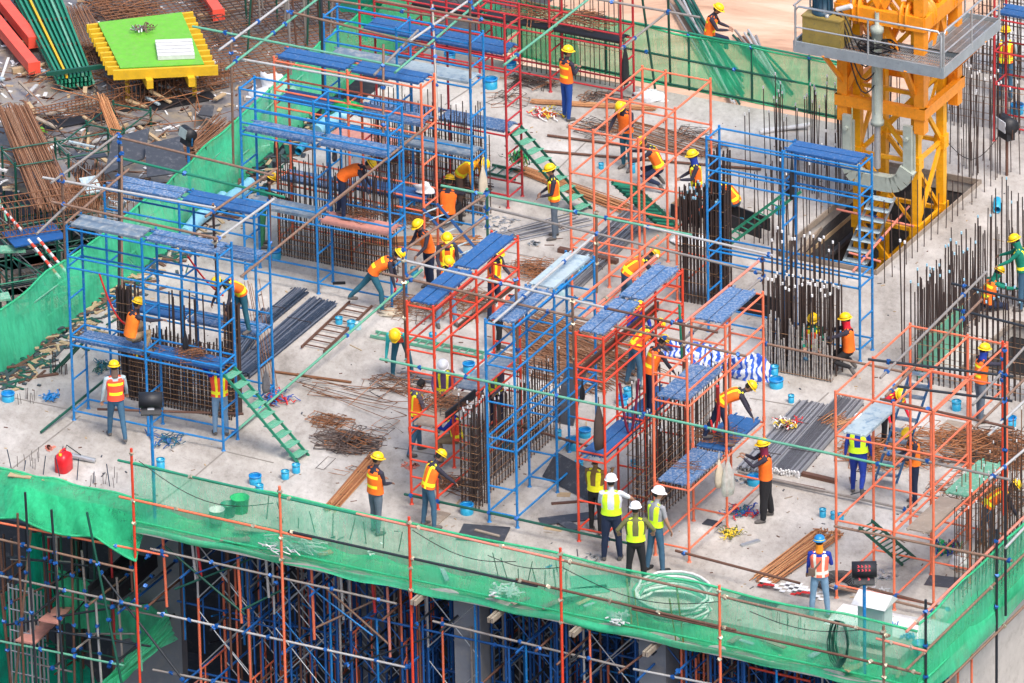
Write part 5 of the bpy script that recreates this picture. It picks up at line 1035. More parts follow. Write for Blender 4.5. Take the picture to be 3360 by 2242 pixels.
# ---------------- sleeves, buckets, small things ----------------
def sleeve(label,p,r,h,mt='pvc_blue',base=True,tilt=None,name='pipe_sleeve',cat='pipe sleeve'):
    rt=root(name,label,cat,p,'blue pipe sleeves cast in the slab'); m=MB(); m.lathe(p,[(r*.86,.02),(r*.88,h),(r,h),(r*1.0,h*.0)],20); part('cup',m,mt,rt)
    part('rim',MB().lathe(p,[(r*1.0,h-.02),(r*1.07,h-.02),(r*1.07,h+.015),(r*.9,h+.015)],20),'pvc_bright' if r>.1 else mt,rt)
    if r>.1: part('inside',MB().lathe(p,[(0,.03),(r*.84,.03),(r*.85,h*.97)],20),'pvc_bright',rt)
    return rt
for k,x,y,r,h,l in (('I',60,255,.14,.17,'bright blue rimmed sleeve at the far left edge of the slab'),('I',1182,765,.09,.24,'tall blue sleeve just behind the front net, left'),('I',1877,865,.13,.18,'wide blue rimmed sleeve left of the small one in front'),('I',1908,930,.085,.16,'small blue sleeve in front of the wide rimmed one at the left'),
 ('J',305,830,.085,.17,'blue sleeve left of its twin near the green ladder foot'),('J',385,785,.085,.18,'blue sleeve at the very foot of the green stair ladder'),('J',1640,1085,.14,.2,'bright blue sleeve beside the cage of the slim blue tower'),('F',1655,1390,.13,.2,'wide bright blue sleeve behind the green tube in the middle'),
 ('K',715,520,.13,.16,'wide blue sleeve left of the hanging brown bag'),('K',625,610,.15,.22,'blue bucket like sleeve below the wide one, centre'),('K',520,540,.07,.2,'slim blue sleeve left of the centre pair'),('K',672,780,.09,.24,'blue sleeve behind the brimmed hat worker'),('K',1072,750,.06,.16,'small teal sleeve inside the red tower base'),
 ('K',990,280,.13,.16,'blue sleeve under the hanging red hose'),('K',1030,225,.09,.18,'sleeve stuffed with white rag next to the hose'),('H',195,1500,.15,.18,'largest bright blue sleeve near the kneeling workers'),('H',180,1430,.09,.26,'tall blue cup beside the largest sleeve'),('L',305,270,.065,.16,'small blue sleeve with a stick near the grey bundles'),('L',38,160,.07,.08,'low blue sleeve at the left of the largest one'),
 ('L',537,1110,.07,.17,'single blue sleeve standing in front of the coverall man'),('L',620,1125,.075,.14,'left one of two joined sleeves near the right tower post'),('L',670,1130,.065,.12,'right one of two joined sleeves near the right tower post'),('L',1520,325,.10,.2,'blue sleeve by the shaft worker feet'),('L',1915,440,.13,.18,'blue sleeve at the right edge beside the rusty pile'),
 ('H',225,225,.11,.14,'blue sleeve at the foot of the steep green ladder'),('G',1855,300,.08,.1,'blue sleeve in the black tray'),('G',545,815,.16,.2,'blue sleeve behind the pale board of the slim tower'),('B',1515,460,.13,.24,'blue sleeve at the far back under the crimson boards'),('C',25,645,.15,.22,'dark blue bucket beside the crimson ladder end'),('C',170,520,.13,.2,'blue sleeve behind the crimson ladder end'),
 ('C',1070,1270,.05,.24,'slim sleeve behind the open orange frames post'),('C',835,1240,.06,.12,'small sleeve inside the open orange frames'),('F',700,1035,.08,.14,'sleeve among the rungs of the rusty ladder'),('F',790,1075,.09,.18,'sleeve right beside the rusty ladder'),('F',838,1075,.08,.15,'pale sleeve right of its neighbour by the rusty ladder'),('F',1255,675,.09,.16,'sleeve under the masked worker group'),('F',225,555,.15,.2,'blue bucket at the end of the second blue tower'),('F',1390,1165,.08,.18,'sleeve inside the left red tower'),('D',1965,830,.15,.2,'wide blue sleeve beside the far floodlight'),('J',1935,610,.12,.2,'sleeve inside the slim blue tower base'),('L',30,870,.14,.18,'blue sleeve behind the black trousered worker')):
    sleeve(l,q(k,x,y),r,h,'pvc_clear' if 'pale' in l else 'pvc_blue')
def lump(label,c,sx,sy,sz,mt,name,cat,seed=0,n=18,k=5,grp=None,mats=None):
    rnd=random.Random(seed); ph=[(rnd.uniform(1,6),rnd.uniform(1,6),rnd.uniform(0,6),rnd.uniform(.3,1)) for _ in range(k)]; m=MB(); vs=[]
    for j in range(n//2+1):
        v=j/(n//2)*math.pi/2
        for i in range(n):
            a=2*math.pi*i/n; w=1+sum(q_*math.sin(f*a+g*v*2+p_) for f,g,p_,q_ in [(int(a_),b_,c_,d_) for a_,b_,c_,d_ in ph])*.14
            vs.append(c+U*(sx*w*math.sin(v)*math.cos(a))+W*(sy*w*math.sin(v)*math.sin(a))+Z*(sz*math.cos(v)*w*(1 if j<n//2 else 0)+.004))
    fs=[(j*n+i,(j+1)*n+i,(j+1)*n+(i+1)%n,j*n+(i+1)%n) for j in range(n//2) for i in range(n)]
    for fi,f in enumerate(fs): m.f.append(f); m.m.append(rnd.randrange(len(mats)) if mats else 0); m.sm.append(not mats)
    m.v=[tuple(v) for v in vs]
    return m.build(name,mats or mt,None,label,cat,grp)
def strapheap(label,c,rad,cols,seed,n=16,name='safety_harness',cat='harness',r=.012,zt=.1):
    rad*=.72
    rnd=random.Random(seed); rt=root(name,label,cat,c,'harnesses and rags left on the slab')
    per=max(1,n//len(cols))
    for ci,col in enumerate(cols):
        m=MB()
        for _ in range(per):
            pts=[]; p=c+U*rnd.uniform(-rad,rad)*.6+W*rnd.uniform(-rad,rad)*.4; a=rnd.uniform(0,6.3)
            for t in range(8): pts.append(p+Z*(.02+rnd.random()*zt)); a+=rnd.uniform(-1.2,1.2); p=p+(U*math.cos(a)+W*math.sin(a))*rad*.28
            for u_,w_ in zip(pts[:-1],pts[1:]): m.beam(u_,w_,r*2.2,.006)
        part('strap',m,col,rt)
    m=MB(); m.lathe(c+Z*.02,[(rad*.3,0),(rad*.25,.05),(0,.08)],8); part('pad',m,cols[0],rt)
strapheap('teal safety harness lying by the floodlight pole',q('I',1230,560),.42,['blue_dark','teal_jeans'],1)
strapheap('blue bunch of straps near the left edge',q('I',372,245),.2,['pvc_bright','blue_paint'],2,20)
strapheap('dark teal harness behind the far left tower',q('E',745,1360),.3,['teal_jeans','green_dark'],3)
strapheap('red yellow and white rags at the back of the slab',q('C',425,850),.32,['red_cloth','yellow_cloth','white_sheet'],4,30)
strapheap('blue and red harness by the foot of the second tower',q('J',230,260),.35,['red_cloth','blue_cloth','blue_paint'],5,24)
strapheap('red and blue harness in front of the black trousered worker',q('L',-50,1090),.30,['blue_cloth','red_cloth','teal_jeans'],6,24)
strapheap('coloured gloves thrown on the narrow bar bundle',q('L',290,440,.12),.26,['yellow_cloth','white_sheet','red_cloth','scarf_brown'],7,30,'glove_heap','gloves')
strapheap('olive harness lying on the slab right of the orange tower',q('K',1770,1250),.24,['olive_cloth','yellow_cloth'],8,22)
strapheap('dark blue tool bag by the right net bars',q('L',1450,1380),.26,['blue_cloth','scarf_brown','green_cloth'],9,24,'tool_bag','bag',zt=.25)
strapheap('green plant like rags hanging at the crimson ladder end',q('C',225,1200,.3),.25,['green_dark','olive_cloth','green_cloth'],10,30,'rag','rags',zt=.3)
strapheap('blue rag near the front right corner',q('P',1365,925),.12,['pvc_bright'],11,10,'rag','rags'); strapheap('blue straps beside the white roofed cabinet',q('P',1190,830),.15,['pvc_bright','blue_paint'],12,10,'rag','rags')
strapheap('turquoise clips bunch below the pale board',q('G',680,650),.16,['pvc_blue','pvc_clear'],13,24,'clip_bunch','clips')
for i,(k,x,y,rad,l) in enumerate((('F',1880,300,.35,'scatter of silver bolts behind the red tower'),('G',70,310,.35,'second scatter of silver bolts'),('G',340,450,.1,'few bolts near the standing worker feet'),('K',1890,820,.35,'grey crumpled foil pieces by the plastic bags'),('P',1170,390,.2,'silver scraps near the right floodlight'),('P',1080,520,.25,'white plastic scraps behind the right floodlight'),('K',760,1420,.2,'crumpled foil by the navy trousers'),('I',365,610,.1,'pink scraps near the red can'),('J',1220,740,.16,'pink ribbon scraps by the red tower foot'))):
    m=MB(); 
    for _ in range(26):
        p=q(k,x,y)+U*ru(-rad,rad)+W*ru(-rad,rad)+Z*.015; a=ru(0,3); v=U*math.cos(a)+W*math.sin(a); m.box(p,v*ru(.02,.06),v.cross(Z)*ru(.01,.025),Z*.01)
    m.build('scrap_scatter',['galv','galv','galv','galv','galv','white_plastic','galv','pink_paint','pink_paint'][i],None,l,'scraps',kind='stuff')
# red can
p=q('I',470,770); r_=root('fuel_can','bright red plastic can standing near the left front','jerry can',p)
m=MB(); secs=[]
for z,f in ((0,.92),(.02,1),(.32,1),(.38,.85),(.42,.55),(.43,.3)): secs.append((p+Z*z,U*.15*f,W*.20*f))
n=20; vs=[]
for c,a,b in secs:
    for j in range(n):
        an=2*math.pi*j/n; cx,sy_=math.cos(an),math.sin(an); k_=1/max(abs(cx),abs(sy_))**.75; vs.append(c+a*cx*k_+b*sy_*k_)
m.add(vs,[(i*n+j,i*n+(j+1)%n,(i+1)*n+(j+1)%n,(i+1)*n+j) for i in range(5) for j in range(n)]+[tuple(range(5*n,6*n))],0,True); part('can_body',m,'red_can',r_)
part('handle',MB().tube([p-W*.12+Z*.40,p-W*.10+Z*.49,p+W*.06+Z*.49,p+W*.1+Z*.41],.02,8),'red_can',r_)
part('cap',MB().lathe(p-W*.13+Z*.40,[(.035,0),(.035,.05),(0,.05)],10),'yellow_beam',r_)
p=q('I',440,640,.12); e=q('I',700,700,.05); r_=root('vibrator_poker','silver tube tool tied with black straps beside the red can','tool',p); part('tool_tube',MB().tube([p,e],.055,10),'galv',r_); part('strap',MB().tube([p.lerp(e,.15)+Z*.05,p.lerp(e,.2)+Z*.22,p.lerp(e,.45)+Z*.12,p.lerp(e,.6)+Z*.06],.012,5),'black_rubber',r_); part('end_ring',MB().tube([p,p.lerp(e,.06)],.07,10),'yellow_beam',r_)
# floodlights
def flood(label,foot,h,headh,mtpole='blue_paint',face=180,sy=1,grf=False,tilt=35,scale=1.,lens='lens'):
    r_=root('floodlight',label,'floodlight',foot,'site floodlights'); t=foot+Z*h
    part('pole',MB().tube([foot,t],.035,8),mtpole,r_)
    f=V3((math.sin(math.radians(face)),math.cos(math.radians(face)),0)); s=f.cross(Z); s_=scale
    part('bracket',MB().tube([t+s*.24*s_+Z*.25*s_,t+s*.24*s_+Z*.02,t-s*.24*s_+Z*.02,t-s*.24*s_+Z*.25*s_],.016,6),'galv' if grf else mtpole,r_)
    a=math.radians(tilt); up=(Z*math.cos(a)+f*-math.sin(a)); n=(f*math.cos(a)+Z*math.sin(a)); c=t+Z*.32*s_
    hd=MB(); hd.lathe(c-s*.25*s_,[(0,0),(.17*s_,0),(.17*s_,.5*s_),(0,.5*s_)],16,0,s,xa=up); hd.box(c+Z*-.22*s_+n*-.02,s*.21*s_,n*.10*s_,up*.12*s_)
    h_=part('lamp_housing',hd,'board_black',r_)
    part('lens',MB().box(c-f*.0+n*-.165*s_,s*.2*s_,up*.13*s_,n*.006),lens,h_)
    if grf:
        g=MB()
        for row,(zz,xs) in enumerate(((.03,(-.12,-.05,.03,.10)),(-.05,(-.12,-.04,.03,.10)),(-.22,(-.1,.08)))):
            for x_ in xs:
                o=c+s*-x_*s_+n*(.172 if zz>-.1 else .09)*s_+up*zz*s_
                g.beam(o-s*.022,o+s*.018+up*.03,.010,.006,0,n); g.beam(o+up*.03,o-up*.012,.010,.006,0,n); g.beam(o-s*.02-up*.012,o+s*.022-up*.012,.010,.006,0,n)
        part('painted_marks',g,'graffiti',h_)
    elif h>1: part('label_plate',MB().box(c+Z*-.22*s_+n*.09*s_,s*.07*s_,up*.03*s_,n*.004),'white_plastic',h_)
flood('black floodlight on a blue pole behind the front net at the left',fx(483,-.25,.35),2.55,0)
flood('black floodlight with red painted marks on a blue pole at the lower right',q('P',985,1245,-.25),2.1,0,grf=True)
flood('floodlight on a slanting blue pole at the left net, facing away',G(625,700,0),1.7,0,face=60,tilt=-15,scale=.8)
flood('white faced floodlight on its stand behind the crane at the right','' or q('D',1890,1290),.95,0,'rust_tube',face=62,tilt=0,scale=1.,lens='lens_white')
# cabinet
p=q('P',1075,1080,-.25); r_=root('electric_cabinet','pale grey cabinet with a white pitched roof standing on legs at the front right','cabinet',p)
for i in(-1,1):
    for j in(-1,1): part('leg',MB().beam(p+U*i*.27+W*j*.16,p+U*i*.27+W*j*.16+Z*.4,.04,.04),'cabinet',r_)
part('cabinet_body',MB().box(p+Z*.82,U*.30,W*.19,Z*.44),'cabinet',r_); part('door',MB().box(p+Z*.82-W*.195,U*.27,W*.006,Z*.40),'cabinet',r_)
m=MB(); b0=p+Z*1.27; m.add([b0-U*.38-W*.34,b0+U*.38-W*.34,b0+U*.38+Z*.18+W*.04,b0-U*.38+Z*.18+W*.04,b0+U*.38+W*.3,b0-U*.38+W*.3],[(0,1,2,3),(3,2,4,5),(1,4,2),(0,3,5),(0,5,4,1)]); part('roof',m,'white_plastic',r_)
# tarps, bags
lump('blue and white striped tarpaulin heaped up at the right of the pile',q('H',20,1420),.48,.34,.42,'tarp_blue','tarpaulin','tarpaulin',3,26,7)
lump('crumpled blue striped tarpaulin lying behind the red tower',q('G',1500,1270),.75,.36,.22,'tarp_blue','tarpaulin','tarpaulin',5,26,8)
lump('flat striped tarpaulin between the two heaps',q('G',1790,1340),.6,.22,.14,'tarp_blue','tarpaulin','tarpaulin',8,24,7)
lump('silver foil sheet crumpled behind the bar clump',q('G',1530,440),.45,.35,.12,'white_sheet','foil_sheet','sheet',9,22,7)
lump('white rag lying on the blue board of the red tower',q('B',1330,1410,1.9),.24,.12,.2,'white_sheet','rag','rag',4,16,6)
lump('green cloth thrown over the boards at the left',q('B',760,790,3.72),.38,.14,.14,'green_cloth','cloth','cloth',6,18,6)
lump('beige cloth bundle left of the red tower foot',q('F',1080,960),.30,.22,.08,'cloth_beige','cloth','cloth',2,18,6)
lump('torn white paper and rebar dust heap outside the left net',G(900,320,LZ+1),.5,.3,.5,'white_sheet','sack','sack',12,18,6)
lump('white sack beside the right net bars',q('L',1540,1480),.22,.16,.28,'white_sheet','sack','sack',14,18,6)
lump('white lump of plaster behind the open frames',q('C',1190,720),.4,.25,.18,'white_sheet','sack','sack',15,18,6)
m=MB(); c=q('P',370,520)
for i in range(12):
    for j in range(4):
        a=c+U*(-.75+i*.125)+W*(-.16+j*.10)+Z*(.05+.06*math.sin(i*.9+j)); m.add([a,a+U*.127,a+U*.127+W*.1,a+W*.1],[(0,1,2,3)],1 if j in(0,) and i%7 not in(3,4) else 0)
m.build('paper_sack',['white_sheet','red_cloth'],None,'white sack with a red band lying flat behind the front net','sack')
def hangbag(label,p,h,w,mt,cat='bag',name='hanging_bag'):
    r_=root(name,label,cat,p,'bags hung on the scaffolds'); m=MB(); w*=.62; m.lathe(p-Z*h,[(0,0),(w*.8,.02),(w,h*.25),(w*.85,h*.6),(w*.3,h*.92),(.02,h)],12,sx=1,sy=.55); part('sack_body',m,mt,r_); part('cord',MB().tube([p-Z*.05,p+Z*.15],.012,5),mt,r_)
hangbag('beige cloth bag hung on the far blue tower corner',q('B',1755,1200,1.9)+V3((0,0,-.05)),.85,.22,'cloth_beige')
hangbag('beige bags tied to the orange tower post',q('K',1700,690,1.75),.65,.2,'cloth_beige')
hangbag('thin white plastic bag hanging right of the beige ones',q('K',1765,700,1.7),.8,.3,'bag_clear')
hangbag('brown net bag hanging from the green tube in the centre',q('K',815,280,3.3),1.05,.24,'cloth_brown')
hangbag('black bag hung under the bright red tower rail',q('K',695,130,2.6),.4,.12,'board_black')
hangbag('black pouch hanging on the rear crimson post',q('C',1010,330,1.5),1.0,.18,'board_black')
hangbag('black bag hung on the crane side blue tower',q('D',310,1160,4.5),1.0,.12,'board_black')
hangbag('black bag low on the crane side blue tower rail',q('D',290,1320,3.6),.35,.18,'board_black')
hangbag('dark pouch below the board of the tall blue tower',q('B',665,1080,3.4),.36,.12,'board_dark')
hangbag('black bag hung on the left red tower wall bars',q('E',1360,1090,2.4),.5,.13,'board_black')
hangbag('two brown pouches hung on the orange red tower at the left',q('B',235,1000,2.3),.45,.12,'cloth_brown')
hangbag('grey bag hanging low on the second blue tower post',q('J',160,30,.9),.55,.18,'rebar_grey')
# straps (lanyards)
def strap(label,pts,mt='red_cloth',r=.022): MB().tube(pts,r,6).build('lanyard',mt,None,label,'strap','safety lanyards')
def arc(a,b,s,n=10): return [a.lerp(b,t/n)-Z*s*math.sin(math.pi*t/n) for t in range(n+1)]
strap('red lanyard from the rail down to the crouching worker on the left',arc(q('E',730,670,3.6),q('E',935,1050,2.3),.25))
strap('red lanyard from the far left tower to the bending worker',arc(q('E',1380,540,4.0),q('E',1640,830,2.9),.1))
strap('brown red hose looped under the bright red tower worker',arc(q('K',970,130,3.2),q('K',1110,100,3.3),1.2),'scarf_maroon',.03)
strap('red lanyard looped at the bending worker on the orange tower',arc(q('K',1640,400,2.9),q('K',1700,290,3.3),.45))
strap('thin red pipe hose hanging at the orange tower post',[q('K',1690,150,4.0),q('K',1700,400,2.7)],'red_cloth',.035)
m=MB(); c=q('P',790,935,.55)
for k in range(11): m.tube([c+U*(.13+.01*k)*math.cos(t*.45)+Z*(.42+.012*k)*math.sin(t*.45)-W*.02*k+U*ru(-.02,.02) for t in range(15)],.012,5,cap=False)
m.build('cable_coil','green_dark',None,'green cable coil hung on the front net','cable')
m=MB(); c=q('P',760,470,.03)
for k in range(9): m.tube([c+U*(.22+.035*k)*math.cos(t*.45)+W*(.22+.035*k)*math.sin(t*.45)+Z*.012*k for t in range(15)],.012,5,cap=False)
m.build('cable_coil','black_rubber',None,'black cable coil lying on the slab behind the right floodlight','cable')
m=MB(); c=q('O',1590,700,-.05)
for k in range(9): m.tube([c+U*(.78+.07*ru(-1,1.3))*math.cos(t*.3+k)+W*(.50+.05*k*.5)*math.sin(t*.3+k)+Z*(.14+.10*math.sin(t*.3+k)+.045*k) for t in range(22)],.030,6,cap=False,mi=k%3==1)
m.build('hose_coil',['white_plastic','green_pale'],None,'big white hose coil lying behind the front net','hose')
for i,(k,x0,y0,z0,x1,y1,z1,sg,l) in enumerate((('I',1020,700,1.5,2010,1010,.9,.45,'thin black cable sagging behind the left part of the front net'),('J',1240,1210,1.1,2000,1440,1.0,.25,'thin black cable along the middle of the front net'),('O',0,210,1.0,650,310,1.0,.15,'thin cable left of the second red post'),('O',650,320,1.0,2000,605,1.0,.35,'thin black cable over the white hose coil'),('P',0,690,1.0,950,850,1.0,.2,'thin cable toward the cabinet'),('D',1450,1040,1.5,1830,1000,1.6,.5,'black cable sagging behind the crane to the floodlight'))):
    MB().tube(arc(q(k,x0,y0,z0),q(k,x1,y1,z1),sg,14),.009,5).build('cable','black_rubber',None,l,'cable')
# boards lying about
def board(label,k,x,y,lu,lw,mt,rot=0,z=.0,h=.03,cat='board',name='board',tilt=0,px=None):
    c=q(k,x,y,z)+Z*h/2; a=math.radians(rot); u=U*math.cos(a)+W*math.sin(a); w=u.cross(Z)*-1; m=MB(); tl=math.radians(tilt); w2=w*math.cos(tl)+Z*math.sin(tl); m.box(c+Z*abs(math.sin(tl))*lw/2,u*lu/2,w2*lw/2,u.cross(w2)*h/2)
    return m.build(name,mt,None,label,cat,'boards and sheets lying on the slab')
board('dark sheet lying behind the front net, with a pale batten','J',1760,1240,1.0,.75,'board_dark',15); board('pale batten on the dark sheet','J',1790,1235,.6,.06,'board_wood',-5,.04)
board('small pale sheet at the heels of the worker by the left red tower','J',1410,1130,.35,.7,'board_wood',0); board('black corner piece of formwork left of the group','K',590,1130,1.2,.35,'board_dark',40); board('black leg of the formwork corner piece','K',600,1180,.5,.25,'board_dark',-30,.03)
board('leaning warped grey sheet left of the bright red tower','K',640,900,1.7,.6,'board_dark',-25,0,.03,tilt=50); board('grey sheet leaning inside the slim blue tower','K',610,380,.5,1.3,'board_dark',0,0,.03,tilt=55)
board('torn cardboard on the slab in the centre','K',560,950,.28,.2,'timber',20,0,.01); board('strip of cardboard near the navy trousers','K',480,1205,.4,.1,'timber',5,0,.01); board('dark plank left of the bright red tower foot','K',590,1010,.7,.08,'rust_tube',35)
board('small metal plate under the orange tower','K',1650,1160,.35,.25,'board_dark',0,0,.02); board('grey channel piece right of the orange tower','K',1930,1310,.45,.10,'galv',60,0,.04)
board('white concrete pad plate behind the front right corner','P',1180,800,2.4,1.0,'white_sheet',2,.0,.012); board('dark wet sheet by the right tower feet','P',1680,440,.8,.5,'board_dark',10,0,.01); board('dark cover sheet under the front net beside the fan of bars','P',60,620,.9,.3,'board_dark',-5,0,.015)
board('green painted formwork sheet lying behind the front net','O',960,440,1.2,.6,'green_pale',30,.0,.02); board('second green formwork sheet behind the front net','O',830,520,1.0,.35,'green_pale',40,.0,.02)
board('plywood offcut at the left edge of the slab','I',240,80,.3,.25,'timber',60,0,.02); board('yellow plywood scrap at the lower left','I',150,810,.5,.2,'timber',10,.0,.02); board('second yellow plywood scrap near the lower left','I',400,845,.5,.2,'timber',5,.0,.02)
board('grey plywood by the rusty pile','L',1520,450,.6,.4,'board_wood',0,0,.03); board('dark steel beam behind the big bar bundle','L',490,830,.95,.12,'rust_tube',-3,0,.08)
board('thick block under the long bar bundle left end','G',575,515,.35,.14,'rust_tube',0,0,.1); board('thick block under the long bar bundle middle','G',880,580,.5,.14,'rust_tube',0,0,.1)
board('green board leaning behind the capped bars at the shaft','H',1400,1290,.06,2.2,'green_pale',0,0,.8)
board('pink board leaning behind the tall blue tower','B',900,1010,1.6,.55,'deck_pink',0,.0,.03); board('dark fallen piece behind the tall blue tower','F',700,745,.28,.06,'board_black',30,0,.05)
for i,(x0,y0,x1,y1,l) in enumerate(((1350,245,1560,330,'short black formwork tray behind the bar clump'),(1690,290,2010,410,'long black formwork tray left of the crane pit'),(1790,930,2060,1000,'black formwork tray behind the spattered red board'))):
    a,b=q('G',x0,y0),q('G',x1,y1); r_=root('formwork_tray',l,'formwork',a); d=b-a
    part('front_board',MB().beam(a+Z*.15,b+Z*.15,.04,.3),'board_black',r_); part('back_board',MB().beam(a+Z*.15+W*.45,b+Z*.15+W*.45,.04,.3),'board_black',r_); part('end_board',MB().beam(a+W*.03+Z*.15,a+W*.42+Z*.15,.04,.28),'timber',r_)
# joints and kerb lines in the slab
def joint(l,k,x0,y0,k1,x1,y1,w=.035,mt='under_dark'): MB().beam(q(k,x0,y0)+Z*.004,q(k1,x1,y1)+Z*.004,w,.006).build('slab_joint',mt,kind='structure')
mat('joint_dark',(.22,.20,.18),.9)
for a in (('I',60,780,'I',590,370),('I',110,240,'I',540,330),('I',1440,810,'I',1650,630),('I',1650,630,'I',2010,715),('J',280,860,'J',390,790),('I',1080,1080,'I',1440,810),('B',1480,770,'B',1680,640),('G',100,500,'G',400,560),('L',0,240,'L',420,310),('L',470,300,'L',580,200),('K',1880,1060,'K',2010,930),('J',1100,600,'J',1420,660),('P',640,790,'P',830,660),('P',830,660,'P',1550,810),('E',600,1290,'E',1250,500),('C',500,1260,'C',760,1010)): joint('',*a,mt='joint_dark')
# pvc pipes
for i,(k,x0,y0,x1,y1,r,l) in enumerate((('D',1820,1470,1818,1545,.085,'short light blue pipe lying right of the crane pit'),)):
    a,b=q(k,x0,y0,.09),q(k,x1,y1,.09); r_=root('pipe_piece',l,'pipe',a); part('pipe',MB().lathe(a,[(r,0),(r,(b-a).length),(r*.85,(b-a).length),(r*.85,0)],16,0,(b-a)),'pvc_blue',r_)
for i,(x0,y0,x1,y1,l) in enumerate(((840,640,760,760,'light blue plastic tube at the left net, upper piece'),(790,690,600,850,'long light blue plastic tube wrapped along the left net'))):
    pass
def fat(label,a,b,r): MB().tube([a,a.lerp(b,.33)+Z*.04,a.lerp(b,.66)-Z*.02,b],[r*.8,r,r*.95,r*.85],12).build('sleeve_tube','sleeve_blue',None,label,'tube','light blue tubes along the left net')
fat('light blue tube along the left net, nearest piece',q('E',1360,370,.15),q('E',1640,100,.15),.16); fat('light blue tube along the left net, middle piece',q('A',1640,1520,.18),q('A',1840,1340,.18),.15); fat('light blue tube along the left net, farther piece',q('B',540,960,.2),q('B',730,840,.2),.16); fat('light blue tube end near the blue guard rails',q('B',690,870,.2),q('B',760,845,.25),.12)
for i,(x,y) in enumerate(((430,1080),(400,1115))):
    a=q('B',x,y,.12); MB().lathe(a,[(.085,0),(.085,.5),(.07,.5),(.07,0)],14,0,W-U*.2).build('pipe_piece','pvc_blue',None,['upper blue pipe of the pair by the left net','lower blue pipe of the pair by the left net'][i],'pipe')

for i,(x0,y0,z0,x1,y1,z1,mt,l) in enumerate(((370,530,-.3,690,90,-.3,'board_wood','pale timber slanting inside the crane pit'),(390,540,-.6,740,240,-.6,'timber','brown timber inside the crane pit'),(560,560,-1.,900,250,-1.,'board_dark','dark beam inside the crane pit'))):
    MB().beam(q('H',x0,y0,z0),q('H',x1,y1,z1),.1,.1).build('timber_beam',mt,None,l,'beam','timbers in the crane pit')
for i,(x0,y0,x1,y1,l) in enumerate(((640,195,1205,320,'long pink tube laid across the crane pit'),(1170,175,760,650,'pink tube slanting across the crane pit'),(730,515,960,580,'short pink tube over the near end of the pit'))):
    tb(l,q('H',x0,y0,.15),q('H',x1,y1,.15),'pink_paint',(.5,),grp='tubes over the crane pit')
# ---------------- shoring below the slab ----------------
def copy_tree(o,loc,label=None):
    c=o.copy(); COL.objects.link(c); c.location=loc
    if label: c['label']=label
    for ch in o.children:
        d=ch.copy(); COL.objects.link(d); d.parent=c
    return c
def shoring(variant):
    c1={'b':'blue_dark','o':'orange_paint','p':'pink_paint'}; v={0:('b','o'),1:('o','b'),2:('b','b'),3:('b','b')}[variant]
    r=root('shoring_tower','shoring tower of frames and cross braces propping the slab from below','shoring',(0,0,0),'shoring towers under the slab')
    top=-.42
    for i in(0,1):
        for j in(0,1):
            b=U*(i*1.2)+W*(j*1.1)
            part('jack_post',MB().tube([b+Z*-2.1,b+Z*top],.026,6).box(b+Z*(top-.01),U*.08,W*.08,Z*.01),c1[v[0]] if (i+j)%2 else ('steel_pale' if variant!=2 else 'blue_dark'),r)
            part('lower_post',MB().tube([b+Z*-9,b+Z*-1.9],.03,6),c1[v[1]],r)
    for i in(0,1):
        b=U*(i*1.2)
        for z in (-2.0,-3.6,-5.3): 
            m=MB(); m.tube([b+Z*z,b+W*1.1+Z*z],.022,6); m.tube([b+W*.2+Z*z,b+W*.2+Z*(z-1.3)],.018,6); m.tube([b+W*.9+Z*z,b+W*.9+Z*(z-1.3)],.018,6); m.tube([b+Z*(z-.5),b+W*.2+Z*(z-.35)],.018,6); part('frame_arch',m,c1[v[1]] if z<-3 else c1[v[0]],r)
    m=MB()
    for j in(0,1):
        for z in (-.6,-2.2,-3.9):
            m.tube([W*j*1.1+Z*z,U*1.2+W*j*1.1+Z*(z-1.3)],.015,5); m.tube([W*j*1.1+Z*(z-1.3),U*1.2+W*j*1.1+Z*z],.015,5)
    part('cross_brace',m,'galv' if variant in(0,3) else 'blue_dark',r)
    m=MB(); m.beam(-U*.3+Z*(top+.06),U*1.5+Z*(top+.06),.1,.09); m.beam(W*1.1-U*.3+Z*(top+.06),W*1.1+U*1.5+Z*(top+.06),.1,.09); part('bearer',m,'timber' if variant else 'yellow_beam',r)
    return r
protos=[shoring(k) for k in range(4)]; used=set()
uA=fx(560,0,0).dot(U); wA=fx(560,0,0).dot(W); L_=(a1-fx(560,0)).length
for row in range(5):
    for k in range(11):
        u=uA+.3+k*1.82+(row%2)*.5; 
        if u>uA+L_-1.6: continue
        p=U*u+W*(wA+.55+row*1.75); p.z=0; vr=(0,3,1,3,2,0,2,2,3,2,2)[k] if row<3 else (0,2)[k%2]
        lab='shoring tower of frames and cross braces propping the slab from below'
        if vr not in used: protos[vr].location=p; used.add(vr)
        else: copy_tree(protos[vr],p,lab)
for k in range(25):
    for j,z in enumerate((-.95,-2.2,-3.6)):
        if (k+j)%4==3: continue
        p=fx(380+k*108+ru(-25,25),z+ru(-.25,.25),-.12); l='dark tube running back into the building below the slab'
        tb(l,p,p+W*ru(2.2,3.6)+Z*ru(-.05,.05),['black_tube','blue_dark','black_tube','blue_dark','rust_tube'][(k*3+j)%5],(.04,) if k%2 else (),.026,l)
for k in range(16):
    z=(-1.3,-2.6,-4.0,-5.2)[k%4]+ru(-.2,.2); p=fx(450+(k//4)*640+ru(0,100),z,.5+ru(0,1.6)); l='blue ledger running along the shoring below the slab'
    tb(l,p,p+U*ru(3.5,5.2),'blue_dark',(.3,.7),.026,l)
for k in range(130):
    p=fx(480+ru(0,2500),-.45-ru(0,1.0)*(k%2),ru(.15,3.4)); tbs(p,p-Z*ru(2.2,5),random.choice(['blue_dark','blue_paint','blue_dark','blue_dark','rust_tube','orange_paint','steel_tube']),.026)
